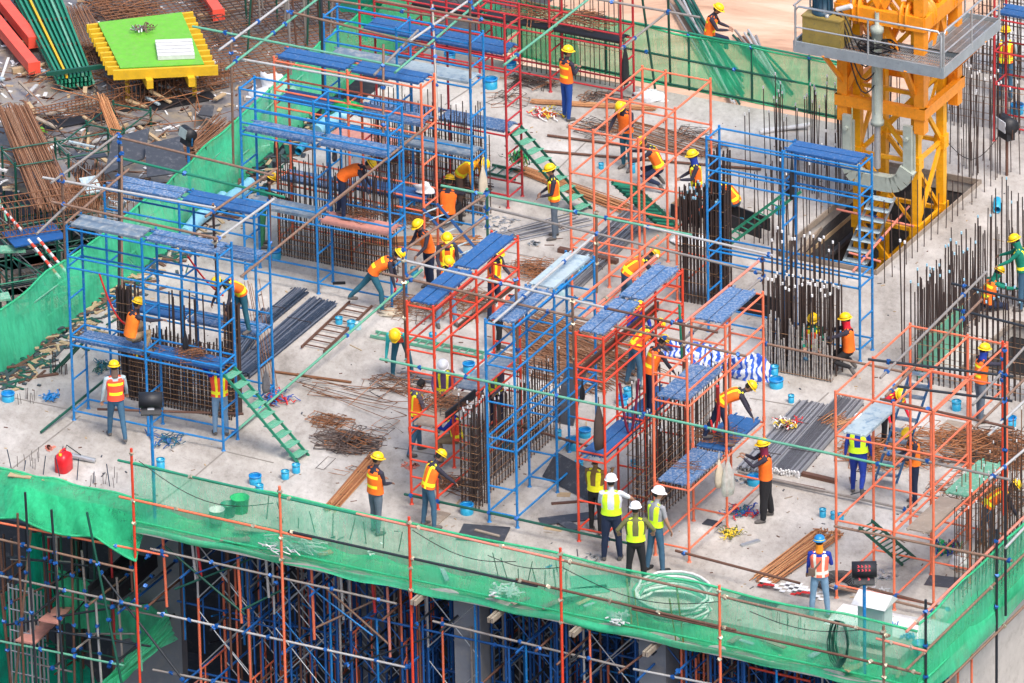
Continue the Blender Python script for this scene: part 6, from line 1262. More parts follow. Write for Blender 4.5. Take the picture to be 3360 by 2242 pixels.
for k in range(90):
    z=ru(-5.,-.7); p=fx(480+ru(0,2400),z,ru(.15,2.8)); tbs(p,p+random.choice([U*1.6,U*1.6+Z*.9,U*1.6-Z*.9,W*1.2,W*1.3-Z*.4]),random.choice(['blue_dark','blue_paint','black_tube']),.02)
for k in range(46):
    z=ru(-4.6,-.7); p=fx(520+ru(0,2300),z,ru(.3,2.8)); s_=random.choice((-1,1)); l='thin bright brace crossing below the slab'
    tbs(p,p+U*1.5*s_+Z*-1.5,random.choice(['galv','galv','blue_paint','steel_pale']),.013)
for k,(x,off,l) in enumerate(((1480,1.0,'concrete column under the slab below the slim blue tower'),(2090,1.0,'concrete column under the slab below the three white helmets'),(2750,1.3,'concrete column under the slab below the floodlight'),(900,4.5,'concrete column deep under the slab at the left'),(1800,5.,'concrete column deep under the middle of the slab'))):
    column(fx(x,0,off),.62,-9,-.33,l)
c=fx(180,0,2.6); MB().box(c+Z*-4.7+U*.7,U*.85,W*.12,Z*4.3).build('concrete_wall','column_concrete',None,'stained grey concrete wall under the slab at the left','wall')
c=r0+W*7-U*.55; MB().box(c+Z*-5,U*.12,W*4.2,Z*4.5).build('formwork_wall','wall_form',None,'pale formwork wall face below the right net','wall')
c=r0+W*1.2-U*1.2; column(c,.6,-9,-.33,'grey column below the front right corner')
# dark back of the storey below, far inside
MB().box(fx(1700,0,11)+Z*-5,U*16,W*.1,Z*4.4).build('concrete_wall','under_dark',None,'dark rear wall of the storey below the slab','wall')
def tw(label,k0,x0,y0,o0,k1,x1,y1,o1,mt,cl=(),r=.027,cm='coupler'): return tb(label,qp(k0,x0,y0,o0),qp(k1,x1,y1,o1),mt,cl,r,'outer scaffold tubes below the slab',cm)
tw('orange horizontal tube under the loose net at the lower left','I',-30,1150,0,'M',1440,215,0,'orange_paint',(.43,.7,.97))
tw('long grey horizontal tube at the lower left, upper one','M',-40,65,-.1,'M',1145,345,-.1,'brown_tube',(.2,.43,.7))
tw('long grey horizontal tube at the lower left, second one','M',-30,380,-.1,'M',1215,650,-.1,'steel_tube',(.1,.47,.72,.86))
tw('pale green horizontal tube near the bottom left','M',-30,940,-.1,'M',1060,1155,-.1,'green_pale',(.35,.62,.9))
tw('dark horizontal tube at the lower left behind the pink planks','M',60,225,.5,'M',760,300,.5,'black_tube',(.55,))
tw('dark slanting tube at the lower left','M',30,810,.4,'M',1440,585,.4,'black_tube',(.08,))
tw('steel tube right of the pink planks','M',430,855,.2,'M',1290,990,.2,'black_tube',(.1,.4,.88))
tw('long steel horizontal tube below the front net, left','M',1290,155,0,'N',1310,625,0,'steel_tube',(.05,.25,.49,.74,.93))
tw('long grey horizontal tube below the front net, lower left','M',1350,705,0,'N',1390,1170,0,'steel_pale',(.02,.13,.24,.45,.68,.88))
tw('steel horizontal tube at the very bottom left','M',1310,1190,0,'M',2100,1340,0,'steel_tube',(.2,))
tw('grey horizontal tube below the front net, middle','N',1620,775,0,'O',1200,1175,0,'steel_tube',(.05,.45,.8))
tw('steel horizontal tube at the bottom under the hose coil','O',1250,1185,0,'O',2100,1350,0,'steel_pale',(.4,))
tw('rusty rail seen under the right end of the front net','P',0,1170,.5,'P',520,1290,.5,'red_paint')
for i,(x0,y0,x1,y1,mt,l) in enumerate(((150,-150,205,1300,'rust_tube','brown upright at the lower left, first'),(215,-330,310,1320,'black_tube','black leaning upright at the lower left, second'),(270,-60,130,1320,'brown_tube','brown upright tilted left at the lower left'),(370,30,425,700,'black_tube','dark upright at the lower left, fourth'),(440,-180,550,1320,'black_tube','black leaning upright with pale lower end at the lower left'),(480,0,505,1320,'steel_tube','grey upright with a yellow mark at the lower left'),(610,-30,640,1320,'rust_tube','brown upright left of the green leaning one'),(700,170,800,1320,'steel_tube','grey upright near the black stair flight'),(745,-160,1045,1320,'green_dark','dark green leaning upright in the lower left'),(820,600,870,1320,'steel_pale','pale upright below the black stair flight'),(1000,400,1050,1120,'steel_tube','grey upright right of the leaning green one'),(1105,-20,1135,520,'rust_tube','brown upright left of the first red post'),(1150,330,1215,1200,'green_pale','pale green upright left of the first red post'),(10,540,95,1320,'rust_tube','brown upright at the very left edge'),(0,100,60,1000,'rust_tube','rusty upright at the left picture edge'))):
    o_=-.28 if y0<-100 else .15+.12*(i%4); tw(l,'M',x0,y0,o_,'M',x1,y1,o_,mt,(.3,.62),.028)
for i,(x,y0,y1,mt,l) in enumerate((( 1395,50,650,'orange_paint','bright orange prop with an arched guard, left'),(1645,100,430,'steel_pale','white prop head left of the middle orange one'),(1690,110,400,'crimson_paint','crimson prop behind the white prop'),(2035,180,790,'orange_paint','bright orange prop in the middle left below the net'))):
    tw(l,'M',x,y0,.3,'M',x+35,y1,.3,mt,(),.032)
for i,(x,y0,y1,mt,l) in enumerate(((580,330,930,'orange_paint','bright orange prop below the rebar fan worker'),(830,380,760,'steel_pale','white prop below the left red tower'),(1230,480,1080,'pink_paint','pinkish prop below the slim blue tower'),(190,240,570,'steel_pale','white prop below the second red post'),(1420,510,700,'orange_paint','short orange prop left of the third red post'),(1100,440,700,'crimson_paint','crimson prop in the shade below the slim blue tower'))):
    tw(l,'N',x,y0,.3,'N',x+25,y1,.3,mt,(),.032)
for i,(k0,x0,y0,x1,y1,mt,l,o0,o1) in enumerate((('M',850,340,1600,1320,'black_tube','long dark diagonal in the lower left',-.05,-.05),('M',80,620,700,330,'rust_tube','dark diagonal climbing right at the lower left',.6,1.4),('M',250,760,560,490,'black_tube','black diagonal above the pink planks',.5,1.2),('M',740,650,1110,370,'brown_tube','brown tube end poking out at the lower left centre',-.1,1.3),('M',960,660,1320,380,'black_tube','dark tube slanting into the building at the left',-.1,1.2),('M',0,370,200,230,'rust_tube','rusty tube at the left edge slanting right',.2,1.),('M',630,1030,850,860,'steel_tube','steel tube slanting right below the stair flight',-.1,.9),('M',930,1160,1200,980,'black_tube','black tube slanting right at the bottom left',-.1,.9),('M',1240,480,1520,250,'black_tube','black tube slanting in beside the first red post',.1,1.2),('M',440,1180,700,1000,'black_tube','black tube slanting right at the very bottom left',0,1),
  ('M',1500,500,2350,160,'green_dark','thin green diagonal under the net in the left half',.2,.5),('M',1410,130,2100,720,'green_dark','thin green diagonal going down under the net',.2,.3),('N',620,830,1200,560,'brown_tube','brown brace below the left red tower',.1,.5),('N',680,470,1240,970,'brown_tube','brown brace crossing the other below the left red tower',.1,.3),('N',-20,680,380,480,'green_dark','green brace left of the second red post',.1,.5),
  ('O',590,1150,900,880,'rust_tube','rusty tube end poking out below the third red post',-.4,.6),('O',1120,1220,1400,1010,'rust_tube','rusty tube end poking out below the hose coil',-.4,.6))):
    tw(l,k0,x0,y0,o0,k0,x1,y1,o1,mt,(.02,.95) if i<10 else (),.025)
for i,(k,x,y,x2,y2,l) in enumerate((('N',1450,620,1540,560,'left'),('N',2110,770,2260,660,'second'),('O',20,770,130,700,'third'),('O',720,890,830,840,'fourth'),('O',1350,1060,1420,1000,'rightmost'))):
    a=qp(k,x,y,-.35); b=a+W*1.6; r_=root('twin_beam',l+' twin timber beam end poking out below the front net','beam',a,'beam ends below the front net')
    for s_ in(-1,1): part('flange_beam',MB().beam(a+U*s_*.04,b+U*s_*.04,.05,.11),'board_wood',r_)
# pink planks, stair flight, hanging nets at the lower left
for pts,l,mt in ((((130,935),(300,965),(505,765),(385,755)),'lower pink plank sloping at the bottom left','deck_pink'),(((330,760),(500,790),(612,655),(478,645)),'upper pink plank sloping at the bottom left','deck_pink')):
    P4=[qp('M',x,y,o) for (x,y),o in zip(pts,(0,0,1.3,1.3))]; m=MB(); t=V3((0,0,-.04)); m.add(P4+[p+t for p in P4],[(0,1,2,3),(7,6,5,4),(0,4,5,1),(1,5,6,2),(2,6,7,3),(3,7,4,0)]); m.build('plank',mt,None,l,'plank','planks at the lower left')
a,b=qp('M',760,540,.4),qp('M',1130,200,2.2); r_=root('stair_flight','black steel stair flight slanting under the slab at the left','stairs',a); part('stringer',MB().beam(a,b,.04,.35),'board_black',r_); part('stringer',MB().beam(a+U*.6,b+U*.6,.04,.35),'board_black',r_)
for i in range(9): part('stair_tread',MB().box(a.lerp(b,(i+.5)/9)+U*.3,U*.28,W*.12,Z*.015),'board_black',r_)
def hn(label,pts,offs,mt,seed,nu=24,nv=20,wr=.12):
    P4=[qp('M',x,y,o) for (x,y),o in zip(pts,offs)]
    sheet(label,lambda s,t: P4[0].lerp(P4[1],s).lerp(P4[3].lerp(P4[2],s),t),mt,nu,nv,wr,seed)
hn('crumpled green net hanging behind the tubes at the lower left',((215,-20),(420,60),(620,720),(220,760)),(1.6,1.6,1.6,1.6),'net_teal',51)
hn('wide green net curtain in the lower left, behind the pink planks',((480,330),(1400,700),(1300,1000),(520,790)),(1.3,2.2,2.2,1.3),'net_dense',52)
hn('green net falling to the bottom edge left of the first red post',((1430,680),(1490,900),(1000,1340),(840,1340)),(1.4,1.5,.3,.3),'net_dense',53)
hn('teal net along the left picture edge near the bottom',((-20,560),(180,440),(210,900),(-20,940)),(1.7,1.7,1.7,1.7),'net_teal',54)
hn('bright teal net at the very bottom left corner',((-20,960),(420,950),(900,1340),(-20,1340)),(2.2,2.2,2.2,2.2),'net_teal',55,30,20,.15)
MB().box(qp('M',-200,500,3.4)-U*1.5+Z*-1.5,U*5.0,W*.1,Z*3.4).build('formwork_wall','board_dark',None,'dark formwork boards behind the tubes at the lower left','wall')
for k in range(20):
    x=ru(20,1100); y=ru(-60,100); o=ru(.7,2.4); l='rusty prop in the tangle behind the lower left tubes'
    a=qp('M',x,y,o); b=a-Z*ru(2,5); tbs(a,b,random.choice(['rust_tube','black_tube','black_tube','rust_tube','green_dark','crimson_paint']),.026)
for k in range(16):
    x=ru(-40,700); y=ru(0,1250); o=ru(.5,1.5); l='thin dark tube in the tangle at the lower left'; a=qp('M',x,y,o); d=random.choice([U*ru(1,3),U*1.5+Z*ru(-.6,.6),W*1.4+Z*ru(-.1,.3)]); tbs(a,a+d,random.choice(['black_tube','rust_tube','steel_tube','green_dark']),.022)
for k in range(5):
    l='grey steel ladder frame at the left edge near the bottom'; a=qp('M',70+k*35,450+k*10,.4+.25*k); r_=root('frame','grey steel ladder frame standing at the left edge near the bottom','frame',a,l)
    for s_ in(0,.5): part('side_tube',MB().tube([a+U*s_,a+U*s_-Z*3.4],.022,6),'galv',r_)
    for j in range(7): part('rung',MB().tube([a-Z*.5*j-Z*.1,a+U*.5-Z*.5*j-Z*.1],.016,5),'galv',r_)
# rubbish in the trough of the net
for k in range(70):
    s=R(); p=a0.lerp(a1,.03+.94*s)+W*ru(.12,.66); a=ru(0,3.1); v=U*math.cos(a)+W*math.sin(a); 
    if k%3==0: MB().box(p+Z*(-.14+.05*R()),v*ru(.15,.42),v.cross(Z)*ru(.03,.08),Z*.012).build('offcut',random.choice(['timber','board_wood','deck_pale','board_wood']),None,'timber offcut lying in the net trough outside the front edge','offcut','timber offcuts in the net trough')
m=MB()
for k in range(60):
    p=q('N',330+ru(-220,240),130+ru(-50,60),-.1)+Z*ru(0,.12); a=ru(-.5,.5); v=U*math.cos(a)+W*math.sin(a); L=ru(.15,.5); m.tube([p,p+v*L*.5+Z*ru(-.03,.07)+W*ru(-.05,.05),p+v*L+Z*ru(-.03,.05)],.014,4)
m.build('plastic_strips','white_plastic',None,'heap of white plastic strips in the net trough at the left','plastic strips',kind='stuff')
m=MB()
for x0,y0,n_ in ((1150,150,40),(2250,520,40)):
    for k in range(n_):
        p=q('N',x0+ru(-110,110),y0+ru(-40,50),-.1)+Z*ru(0,.1); a=ru(0,3.1); v=U*math.cos(a)+W*math.sin(a); m.box(p,v*ru(.03,.16),v.cross(Z)*ru(.01,.03),Z*.008)
for k in range(50):
    p=q('O',1100+ru(-50,90),760+ru(-50,50),-.1)+Z*ru(0,.1); a=ru(0,3.1); v=U*math.cos(a)+W*math.sin(a); m.box(p,v*ru(.03,.14),v.cross(Z)*ru(.01,.02),Z*.008)
m.build('scrap_scatter','white_sheet',None,'broken white and pale scraps strewn in the net trough','scraps',kind='stuff')
for i,(k,x,y,r,h,mt,l) in enumerate((('I',1680,1110,.16,.3,'green_paint','teal bucket behind the front net at the left'),('I',1765,1080,.2,.36,'green_cloth','green drum behind the front net at the left'),('I',1595,1150,.17,.3,'white_plastic','white bucket behind the front net at the left'),('P',1460,1070,.16,.3,'pvc_blue','teal bucket at the front right corner behind the net'))):
    p=q(k,x,y,-.02); r_=root('bucket',l,'bucket',p,'buckets behind the front net'); m=MB(); m.lathe(p,[(0,.01),(r*.8,.01),(r,h),(r*1.05,h),(r*.92,h-.01),(r*.75,.03),(0,.03)],18); part('tub',m,mt,r_)
# yellow frame leaning inside the front net
a=qp('O',1190,410,.15); b=qp('O',1245,890,.05); c=qp('O',1680,980,.05); d=qp('O',1620,480,.15); r_=root('steel_frame','yellowish tube frame leaning inside the front net at the hose coil','frame',b)
part('frame_tube',MB().tube([a,b,c,d],.022,6),'machine_gold',r_); part('inner_tube',MB().tube([a.lerp(d,.15)-Z*.25,b.lerp(c,.12)+Z*.05,b.lerp(c,.85)+Z*.05,a.lerp(d,.85)-Z*.3],.018,6),'machine_gold',r_)

for k in range(9):
    l='low orange frame with a pale arch at the bottom edge under the slab'; p=fx(560+k*215,0,.25+.35*(k%3)); p.z=-4.1-.25*(k%3); r_=root('low_frame',l,'frame',p,l)
    part('arch',MB().tube([p-Z*3,p,p+W*1.1,p+W*1.1-Z*3],.026,6),'orange_paint' if k%2 else 'pink_paint',r_); part('inner_arch',MB().tube([p+W*.2-Z*3,p+W*.2-Z*.5,p+W*.35-Z*.3,p+W*.75-Z*.3,p+W*.9-Z*.5,p+W*.9-Z*3],.02,6),'steel_pale',r_)
# ---------------- lower working level at the upper left ----------------
e1=V3((math.cos(math.radians(20)),math.sin(math.radians(20)),0)); e2=V3((-e1.y,e1.x,0)); LG='things on the lower deck'
def rbeam(l,a,b):
    r_=root('steel_beam',l,'beam',a,'red beams on the lower deck'); part('beam_body',MB().beam(a+Z*.3,b+Z*.3,.26,.26),'red_beam',r_); t=(b-a).normalized(); part('end_plate',MB().beam(b+Z*.3-t*.0,b+Z*.3+t*.02,.30,.30),'red_beam',r_); part('bearer',MB().beam(b-t*.5+Z*.08+t.cross(Z)*.4,b-t*.5+Z*.08-t.cross(Z)*.4,.12,.14),'timber',r_)
rbeam('bright red square beam at the far upper left, upper one',q('A',-150,-110,LZ),q('A',255,395,LZ)); rbeam('bright red square beam at the far upper left, lower one',q('A',-150,90,LZ),q('A',255,585,LZ)); rbeam('short bright red beam right of the lime green table','' or q('A',1420,-90,LZ),q('A',1610,195,LZ)); rbeam('red beam lying across the top left corner',q('A',-80,60,LZ),q('A',125,20,LZ))
# stacked green shutter frames
a,b,c,d=q('A',150,20,LZ+.5),q('A',470,0,LZ+.5),q('A',680,530,LZ+.5),q('A',430,560,LZ+.5); a=a+(a-d)*.3; b=b+(b-c)*.3
for lay in range(3):
    r_=root('shutter_frame',['lowest','middle','topmost'][lay]+' green steel shutter frame of the stack at the top left','formwork frame',d+Z*lay*.12,'stacked green frames'); o=Z*(lay*.13-.3)+e1*ru(-.1,.1)
    for k in range(9): 
        f=(k+.2*lay)/8.6; part('stringer',MB().beam(a.lerp(b,f)+o,d.lerp(c,f)+o,.05,.08),'green_paint' if (k+lay)%4 else ('yellow_beam' if lay==2 and k==2 else 'green_pale'),r_)
    for k in range(4): f=.12+k*.27; part('crossbar',MB().beam(a.lerp(d,f)+o-Z*.06,b.lerp(c,f)+o-Z*.06,.05,.07),'rust_tube' if lay==2 else 'green_dark',r_)
part('end_beam',MB().beam(d-e1*.3+Z*.1,c+e1*.5+Z*.1,.07,.1),'green_dark',r_)
MB().box((a+b+c+d)/4+Z*-.38,(c-d)/2*.9,(a-d)/2*.96,Z*.02).build('plastic_sheet','green_dark',None,'dark green sheeting under the stacked frames','sheet')
# lime table form
P4=[q('A',x,y,LZ+1.0) for x,y in((720,165),(1335,90),(1500,470),(885,500))]; r_=root('table_form','lime green topped table form on yellow beams on the lower level','table form',P4[3]-Z*1.0)
m=MB(); m.add(P4+[p-Z*.03 for p in P4],[(3,2,1,0),(4,5,6,7),(0,1,5,4),(1,2,6,5),(2,3,7,6),(3,0,4,7)]); part('green_panel',m,'lime_sheet',r_)
for k in range(10):
    f=k/9.6; x,y=P4[0].lerp(P4[3],f),P4[1].lerp(P4[2],f); t=(y-x).normalized(); part('timber_beam',MB().beam(x-t*.28-Z*.13,y+t*.28-Z*.13,.08,.2),'yellow_beam',r_)
t=(P4[2]-P4[3]).normalized(); part('edge_beam',MB().beam(P4[3]-t*.2-Z*.14-e2*.08,P4[2]+t*.3-Z*.14-e2*.08,.08,.24),'yellow_beam',r_)
for f in(.3,.8): part('bearer',MB().beam(P4[0].lerp(P4[1],f)-Z*.34,P4[3].lerp(P4[2],f)-Z*.34-e2*.3,.16,.22),'yellow_beam',r_)
for f in(.1,.9):
    for g in(.1,.9): p=P4[0].lerp(P4[1],f).lerp(P4[3].lerp(P4[2],f),g); part('leg',MB().beam(p-Z*.4,p-Z*1.0,.08,.08,0,U),'yellow_beam',r_)
p4=[q('A',x,y,LZ+1.12) for x,y in((1140,290),(1410,280),(1432,405),(1160,415))]; r_=root('panel_stack','stack of white panels lying on the lime green table','panels',p4[3]-Z*.1)
for k in range(5): f0,f1=k/5+.025,(k+1)/5-.025; m=MB(); Q=[p4[0].lerp(p4[3],f0),p4[1].lerp(p4[2],f0),p4[1].lerp(p4[2],f1),p4[0].lerp(p4[3],f1)]; m.add(Q+[p-Z*.11 for p in Q],[(3,2,1,0),(4,5,6,7),(0,1,5,4),(1,2,6,5),(2,3,7,6),(3,0,4,7)]); part('slat',m,'white_plastic',r_)
strapheap('small brown fittings scattered on the lime green table',q('A',1060,225,LZ+1.02),.25,['rust_tube','galv','scarf_brown'],31,20,'fitting_heap','fittings')
# rebar mats
def rmat(label,p,la,lb,sp,mt='rebar_rust',da=None,db=None,r=.010):
    da=da or e1; db=db or e2; r_=root('rebar_mat',label,'rebar mat',p,'rebar mats on the lower deck'); na,nb=int(la/sp),int(lb/sp)
    for i in range(min(na,55)): bar('bar',p+da*i*la/min(na,55)+Z*(.04+ru(0,.03)),p+da*(i*la/min(na,55)+ru(-.05,.05))+db*lb+Z*.05,r,mt,r_,5)
    for i in range(min(nb,44)): bar('bar',p+db*i*lb/min(nb,44)+Z*(.07+ru(0,.03)),p+db*(i*lb/min(nb,44)+ru(-.05,.05))+da*la+Z*.07,r,mt,r_,5)
rmat('large rusty rebar mat behind the pale tubes at the top left',q('A',1250,700,LZ+.1),7.5,7.0,.16,r=.013); rmat('second rebar mat layer at the top, left of the crimson scaffold',q('A',1620,330,LZ+.25),6.5,6.,.2,'rebar_dark',r=.013)
rmat('rebar mat beyond the lime green table',q('A',690,90,LZ),5.0,2.5,.2); 
# long beam cages lying on the deck
def lcage(label,p,d,L,w,h,n,mt='rebar_rust',lm='rebar_rust'):
    r_=root('beam_cage',label,'rebar cage',p,'beam cages on the lower deck'); s=d.cross(Z)
    for j in(-.5,0,.5):
        for z in(0,h): bar('long_bar',p+s*w*j+Z*(z+.04),p+s*w*j+d*L+Z*(z+.04),.014,mt,r_,5)
    for i in range(n):
        c=p+d*(L*i/(n-1))+Z*.03; part('stirrup',MB().tube([c-s*w/2,c+s*w/2,c+s*w/2+Z*h,c-s*w/2+Z*h,c-s*w/2],.009,4,cap=False),lm,r_)
lcage('long rusty beam cage in its trench on the lower deck, left part',q('A',220,900,LZ),(q('A',840,770,LZ)-q('A',220,900,LZ)).normalized(),2.6,.3,.22,26)
lcage('long rusty beam cage in its trench on the lower deck, right part',q('A',820,780,LZ),(q('A',1500,650,LZ)-q('A',820,780,LZ)).normalized(),2.9,.5,.5,28)
lcage('upper beam cage right of the lime green table foot',q('A',1030,650,LZ),(q('A',1560,570,LZ)-q('A',1030,650,LZ)).normalized(),2.3,.2,.2,20)
lcage('rusty beam cage with purple sheets at the left edge',q('E',-40,380,-2.0),(q('E',760,260,-2.0)-q('E',-40,380,-2.0)).normalized(),3.2,.7,.7,24)
d_=(q('A',1500,650,LZ)-q('A',220,900,LZ)); MB().beam(q('A',200,940,LZ+.03)-e2*.1,q('A',1560,690,LZ+.03)-e2*.1,.45,.03).build('trench_shade','board_black',None,'flat black strip painting the shade of the trench below the long beam cages','formwork','sheets on the lower deck')  # no trench is cut: a flat black strip stands for its shade
MB().beam(q('E',60,420,-2.05),q('E',440,350,-2.05),.9,.03).build('sheet','blue_dark',None,'purple blue sheet under the cage at the left edge','sheet','sheets on the lower deck')
def lb(label,a,b,n,w,mt,fan=.3,r=.014,ends=None,lay=2): return bundle(label,a,b,n,w,mt,r,lay,fan=fan,ends=ends,grp='bundles of bars on the lower deck',jz=.08)
lb('broad bundle of grey brown bars running down the upper left',q('A',90,800,LZ+.6),q('E',430,210,LZ+.5),80,.75,'rebar_rust',.2,.014)
lb('rusty orange bars leaning out of the beam cage',q('A',750,740,LZ+.9),q('A',860,1010,LZ+.2),34,.35,'rebar_orange',.1,.013)
lb('thin rusty bars fanning beyond the lime table',q('A',800,110,LZ),q('A',1050,80,LZ),30,.5,'rebar_dark',.4,.01)
lb('dark bars stacked below the grey plates',q('E',600,210,LZ+.1),q('A',640,1220,LZ+.1),40,.8,'rebar_rust',.2,.014)
lb('rusty bars at the left net behind the floodlight',q('A',1450,1100,LZ+.3),q('A',1700,900,LZ+.3),40,.6,'rebar_rust',.6,.012)
lb('rusty bars strewn between the frames and the lime table',q('A',560,60,LZ+.1),q('A',790,580,LZ+.1),26,.5,'rebar_rust',.8,.010,lay=1)
for k in range(110):
    p=q('A',ru(20,1600),ru(560,1400),LZ+ru(.03,.3)); a=ru(0,3.14); v=(V3((math.cos(a),math.sin(a),0))+Z*ru(-.02,.25)*(R()<.3)).normalized(); l='loose rusty bar strewn on the lower deck'
    o=MB().tube([p,p+v*ru(.6,1.3)+Z*.02,p+v*ru(1.4,2.6)],ru(.008,.016),5).build('loose_bar',random.choice(['rebar_rust','rebar_dark','rebar_orange','rebar_rust']),None,l,'rebar','loose bars on the lower deck')
for k in range(45):
    p=q('A',ru(0,1700),ru(500,1300),LZ+ru(.03,.2)); a=ru(0,3.14); v=V3((math.cos(a),math.sin(a),0)); MB().beam(p,p+v*ru(.3,1.1)+Z*ru(0,.2),ru(.05,.12),.04).build('offcut',random.choice(['timber','white_plastic','board_wood','steel_pale','deck_pale','timber']),None,'pale batten strewn on the lower deck','offcut','battens on the lower deck')
# plates
for i,(pts,z,mt,l) in enumerate((
 (((765,1280),(830,1010),(1100,940),(1062,1160)),LZ+.9,'board_dark','large grey plate leaning above the far left tower, left one'),
 (((1080,1300),(1065,1060),(1330,1000),(1385,1260)),LZ+.9,'board_dark','large grey plate above the far left tower, right one'),
 (((640,1420),(580,1310),(700,1290),(755,1400)),LZ+1.0,'deck_pale','small pale plate below the grey plates'),
 (((870,940),(890,830),(1110,800),(1210,880)),LZ+.1,'ply_grey','grey ply behind the white battens'),
 (((1455,840),(1490,770),(1575,775),(1560,855)),LZ+.4,'board_dark','small dark plate at the edge of the rebar mat'),
 (((10,760),(0,600),(620,620),(640,720)),LZ+.02,'ply_grey','scuffed ply sheet left of the lime table'),
 (((850,690),(840,540),(1500,500),(1510,600)),LZ+.02,'board_dark','dark flat sheet lying below the lime table'),
 (((10,330),(0,80),(130,60),(230,300)),LZ+.02,'board_dark','dark ply sheet between the red beams'),
 (((300,960),(260,940),(310,930),(350,970)),LZ+.1,'lime_sheet','small lime green offcut near the trench'),
 (((520,1130),(560,1170),(790,1150),(760,1110)),LZ+.6,'board_dark','dark board above the grey plates'),
 (((380,1160),(440,1400),(560,1330),(430,1130)),LZ+.2,'ply_grey','pale ply strip beside the broad bundle'))):
    P_=[q('A',x,y,z+(.25 if (j in(1,2) and i<3) else 0)) for j,(x,y) in enumerate(pts)]; m=MB(); m.add(P_+[p-Z*.03 for p in P_],[(0,1,2,3),(7,6,5,4),(0,4,5,1),(1,5,6,2),(2,6,7,3),(3,7,4,0)]); m.build('plate',mt,None,l,'sheet','sheets on the lower deck')
# green scaffold frames down at the left edge
def gframe(label,p,n,L,d,h,mt='green_dark',z0=-9,grp='green scaffold frames at the left edge'):
    r_=root('scaffold_tower',label,'scaffold',p,grp); s=d.cross(Z)
    for i in range(n+1):
        for j in(0,1):
            b=p+d*L*i+s*j*1.0; part('post',MB().tube([b+Z*(z0-p.z),b+Z*h],.028,6),mt,r_)
        for k in range(4): c=p+d*L*i+Z*(h-.1-k*1.3); bar('rung',c,c+s*1.0,.02,mt,r_); 
    for i in range(n):
        for j in(0,1):
            for k in range(3):
                c=p+d*L*i+s*j+Z*(h-.1-k*1.3); bar('ledger',c,c+d*L,.02,mt,r_); m=MB(); m.tube([c,c+d*L-Z*1.3],.014,5); part('cross_brace',m,'galv',r_)
for i,(x,y,z,l) in enumerate(((20,1250,-3.0,'green scaffold frame at the left picture edge, upper'),(-60,200+1568*0+1500,-3.4,'green scaffold frame at the left picture edge, lower'),(440,1180,-3.2,'green scaffold frame left of the second blue tower'))):
    gframe(l,q('A',x,y,z),2,1.3,(e1 if i<2 else W),.6 if i<2 else .5)
gframe('green scaffold frame between the left net and the left edge','' or q('E',-10,560,-3.2),3,1.1,e1,.7); gframe('lower green scaffold frame near the top of the left net','' or q('E',-20,900,-3.5),3,1.0,e1,.6,'green_paint')
for (x0,y0,x1,y1,l) in ((0,170,160,350,'red and white striped tube at the left edge'),(210,420,440,700,'lower red and white striped tube beside the left net'),(280,410,490,660,'second red and white striped tube beside the left net')):
    a,b=q('E',x0,y0,-1.6),q('E',x1,y1,-1.9); r_=root('striped_tube',l,'tube',a,'striped tubes')
    for k in range(9): part('stripe_band',MB().tube([a.lerp(b,k/9),a.lerp(b,(k+1)/9)],.035,8),'red_paint' if k%2 else 'white_plastic',r_)
for pts,l in ((((0,505),(0,460),(160,455),(190,500)),'green board on the frames at the left edge'),(((0,860),(0,810),(60,800),(80,850)),'small green board lower at the left edge')):
    P_=[q('E',x,y,-2.2) for x,y in pts]; m=MB(); m.add(P_+[p-Z*.05 for p in P_],[(0,1,2,3),(7,6,5,4),(0,4,5,1),(1,5,6,2),(2,6,7,3),(3,7,4,0)]); m.build('board','deck_green',None,l,'board','green boards at the left edge')
for k in range(60):
    l='tube of the scaffold tangle below the lower deck at the left edge'; p=q('E',ru(-60,520),ru(20,820),ru(-6,-3.2)); 
    if p.dot(U)>LEFT.dot(U)-1.0: continue
    dd=random.choice([e1*ru(1,2.5),e2*ru(1,2),Z*ru(-2.5,2),e1*1.5+Z*ru(-1.2,1.2),e2+Z*ru(-1,1)]); tbs(p,p+dd,random.choice(['green_dark','green_paint','steel_tube','rust_tube','green_pale','black_tube']),.025)
for k,(x,y) in enumerate(((60,640),(200,770),(80,880),(320,560),(700,440))):
    p=q('E',x,y,-5.5); MB().box(p,e1*1.5,e2*.5,Z*.1).build('concrete_beam','board_wood',None,['pale concrete strip under the left frames, first','pale concrete strip under the left frames, near the net','grey strip at the left edge below the frames','grey strip behind the net near the blue tower','timber strip under the far left tower top'][k],'beam')
# pipes lying on the sand
SZ=-1.35
for k in range(26):
    a=q('C',1340+ru(0,160),20+ru(-50,40),SZ)+Z*ru(0,.25); b=q('C',1780+ru(-60,110),730+ru(-160,60),SZ)+Z*ru(0,.1); l='green steel pipe of the loose pile on the sand'; r_=tb(l,a,b,random.choice(['green_dark','green_pale','steel_tube','green_dark','steel_pale']),(),.03,l)
for k in range(14):
    a=q('C',1790+ru(0,230),290+ru(-20,30),SZ)+Z*ru(0,.2); b=q('D',280+ru(-120,60),640+ru(-60,60),SZ); l='pipe of the second pile on the sand, near the crane'; tb(l,a,b,random.choice(['green_dark','rust_tube','steel_tube','steel_pale']),(),.03,l)
# upright props standing behind the top left net
for k in range(20):
    x=ru(0,640); y=ru(0,330); p=q('B',x,y+120,LZ); l='thin grey green prop standing among the rebar mats'; tbs(p,p+Z*ru(1.2,2.6)+e1*ru(-.2,.2),random.choice(['green_dark','rust_tube','steel_tube']),.024)
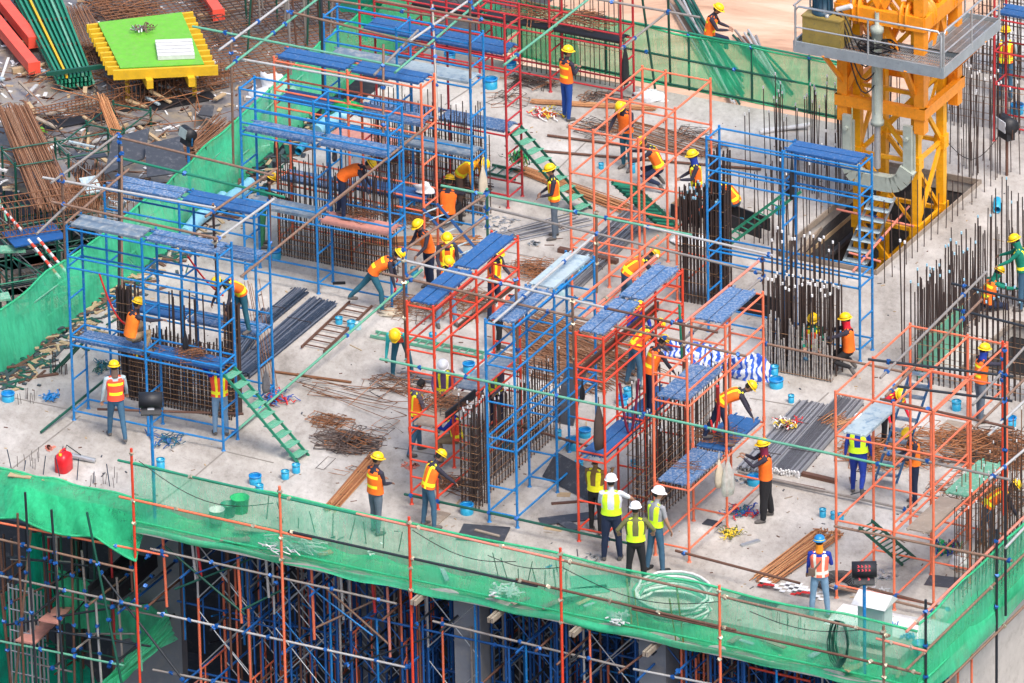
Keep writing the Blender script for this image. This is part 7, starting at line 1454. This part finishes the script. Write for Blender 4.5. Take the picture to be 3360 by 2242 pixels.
# debris dust and small scraps over the slab
m=MB()
for k in range(900):
    p=G(ru(0,3300),ru(350,2100)); 
    if p.dot(W)<frontL.dot(W)+.1 or p.dot(U)>frontR.dot(U)-.2 or p.dot(U)<LEFT.dot(U)+.3 or p.dot(W)>cBL.dot(W)-.2: continue
    if -.1<(p-PIT[0]).dot(U)<(PIT[1]-PIT[0]).length+.1 and -.1<(p-PIT[0]).dot(W)<(PIT[2]-PIT[1]).length+.1: continue
    if (p-SHAFT[0]).dot(U)>-.1 and -.1<(p-SHAFT[0]).dot(W)<2.7: continue
    a=ru(0,3.1); v=U*math.cos(a)+W*math.sin(a); L=ru(.008,.05) if R()<.85 else ru(.06,.2); m.box(p+Z*.008,v*L,v.cross(Z)*ru(.005,.016),Z*.006,random.randrange(4))
m.build('slab_litter',['rust_tube','board_dark','timber','board_wood'],None,'small offcuts and grit strewn all over the slab','litter',kind='stuff')
m=MB()
for k in range(420):
    s=R()**1.3; base=LN(min(.99,s)); p=base+U*abs(random.gauss(.35,.25))+Z*.1; p.z=.01; a=ru(0,3.1); v=U*math.cos(a)+W*math.sin(a); m.box(p+Z*.02*R(),v*ru(.03,.28),v.cross(Z)*ru(.01,.05),Z*.012,random.randrange(4))
m.build('edge_litter',['rust_tube','board_dark','timber','green_dark'],None,'planks, rods and rubbish lining the inner foot of the left net','litter',kind='stuff')

m=MB()
for k in range(700):
    p=q('A',ru(-20,2000),ru(-60,1500),LZ+.02); 
    if p.dot(U)>LEFT.dot(U)-1.6: continue
    a=ru(0,3.1); v=U*math.cos(a)+W*math.sin(a); m.box(p,v*ru(.02,.16),v.cross(Z)*ru(.01,.05),Z*.01,random.randrange(4))
m.build('deck_litter',['rust_tube','board_wood','timber','white_sheet'],None,'offcuts and scraps strewn over the lower deck','litter',kind='stuff')
for k,(x,y,sx,sy,l) in enumerate(((1450,1180,.5,.3,'rusty stirrup heap beside the floodlight pole'),(560,1440,.6,.5,'rusty stirrup heap below the grey plates'),(900,90,.6,.3,'stirrup heap above the lime green table'),(720,400,.3,.5,'twisted rusty stirrups left of the lime table'),(1640,1060,.5,.3,'rusty stirrup heap near the left net'))):
    stirrups(l,q('A',x,y,LZ+.05),45,sx,.4,.12,'rebar_rust',.009,.25,grp='stirrup heaps on the lower deck')

STF.build('tube_tangle',STM,None,'tangle of thin tubes and braces behind the nets and below the slab','tubes',kind='stuff')
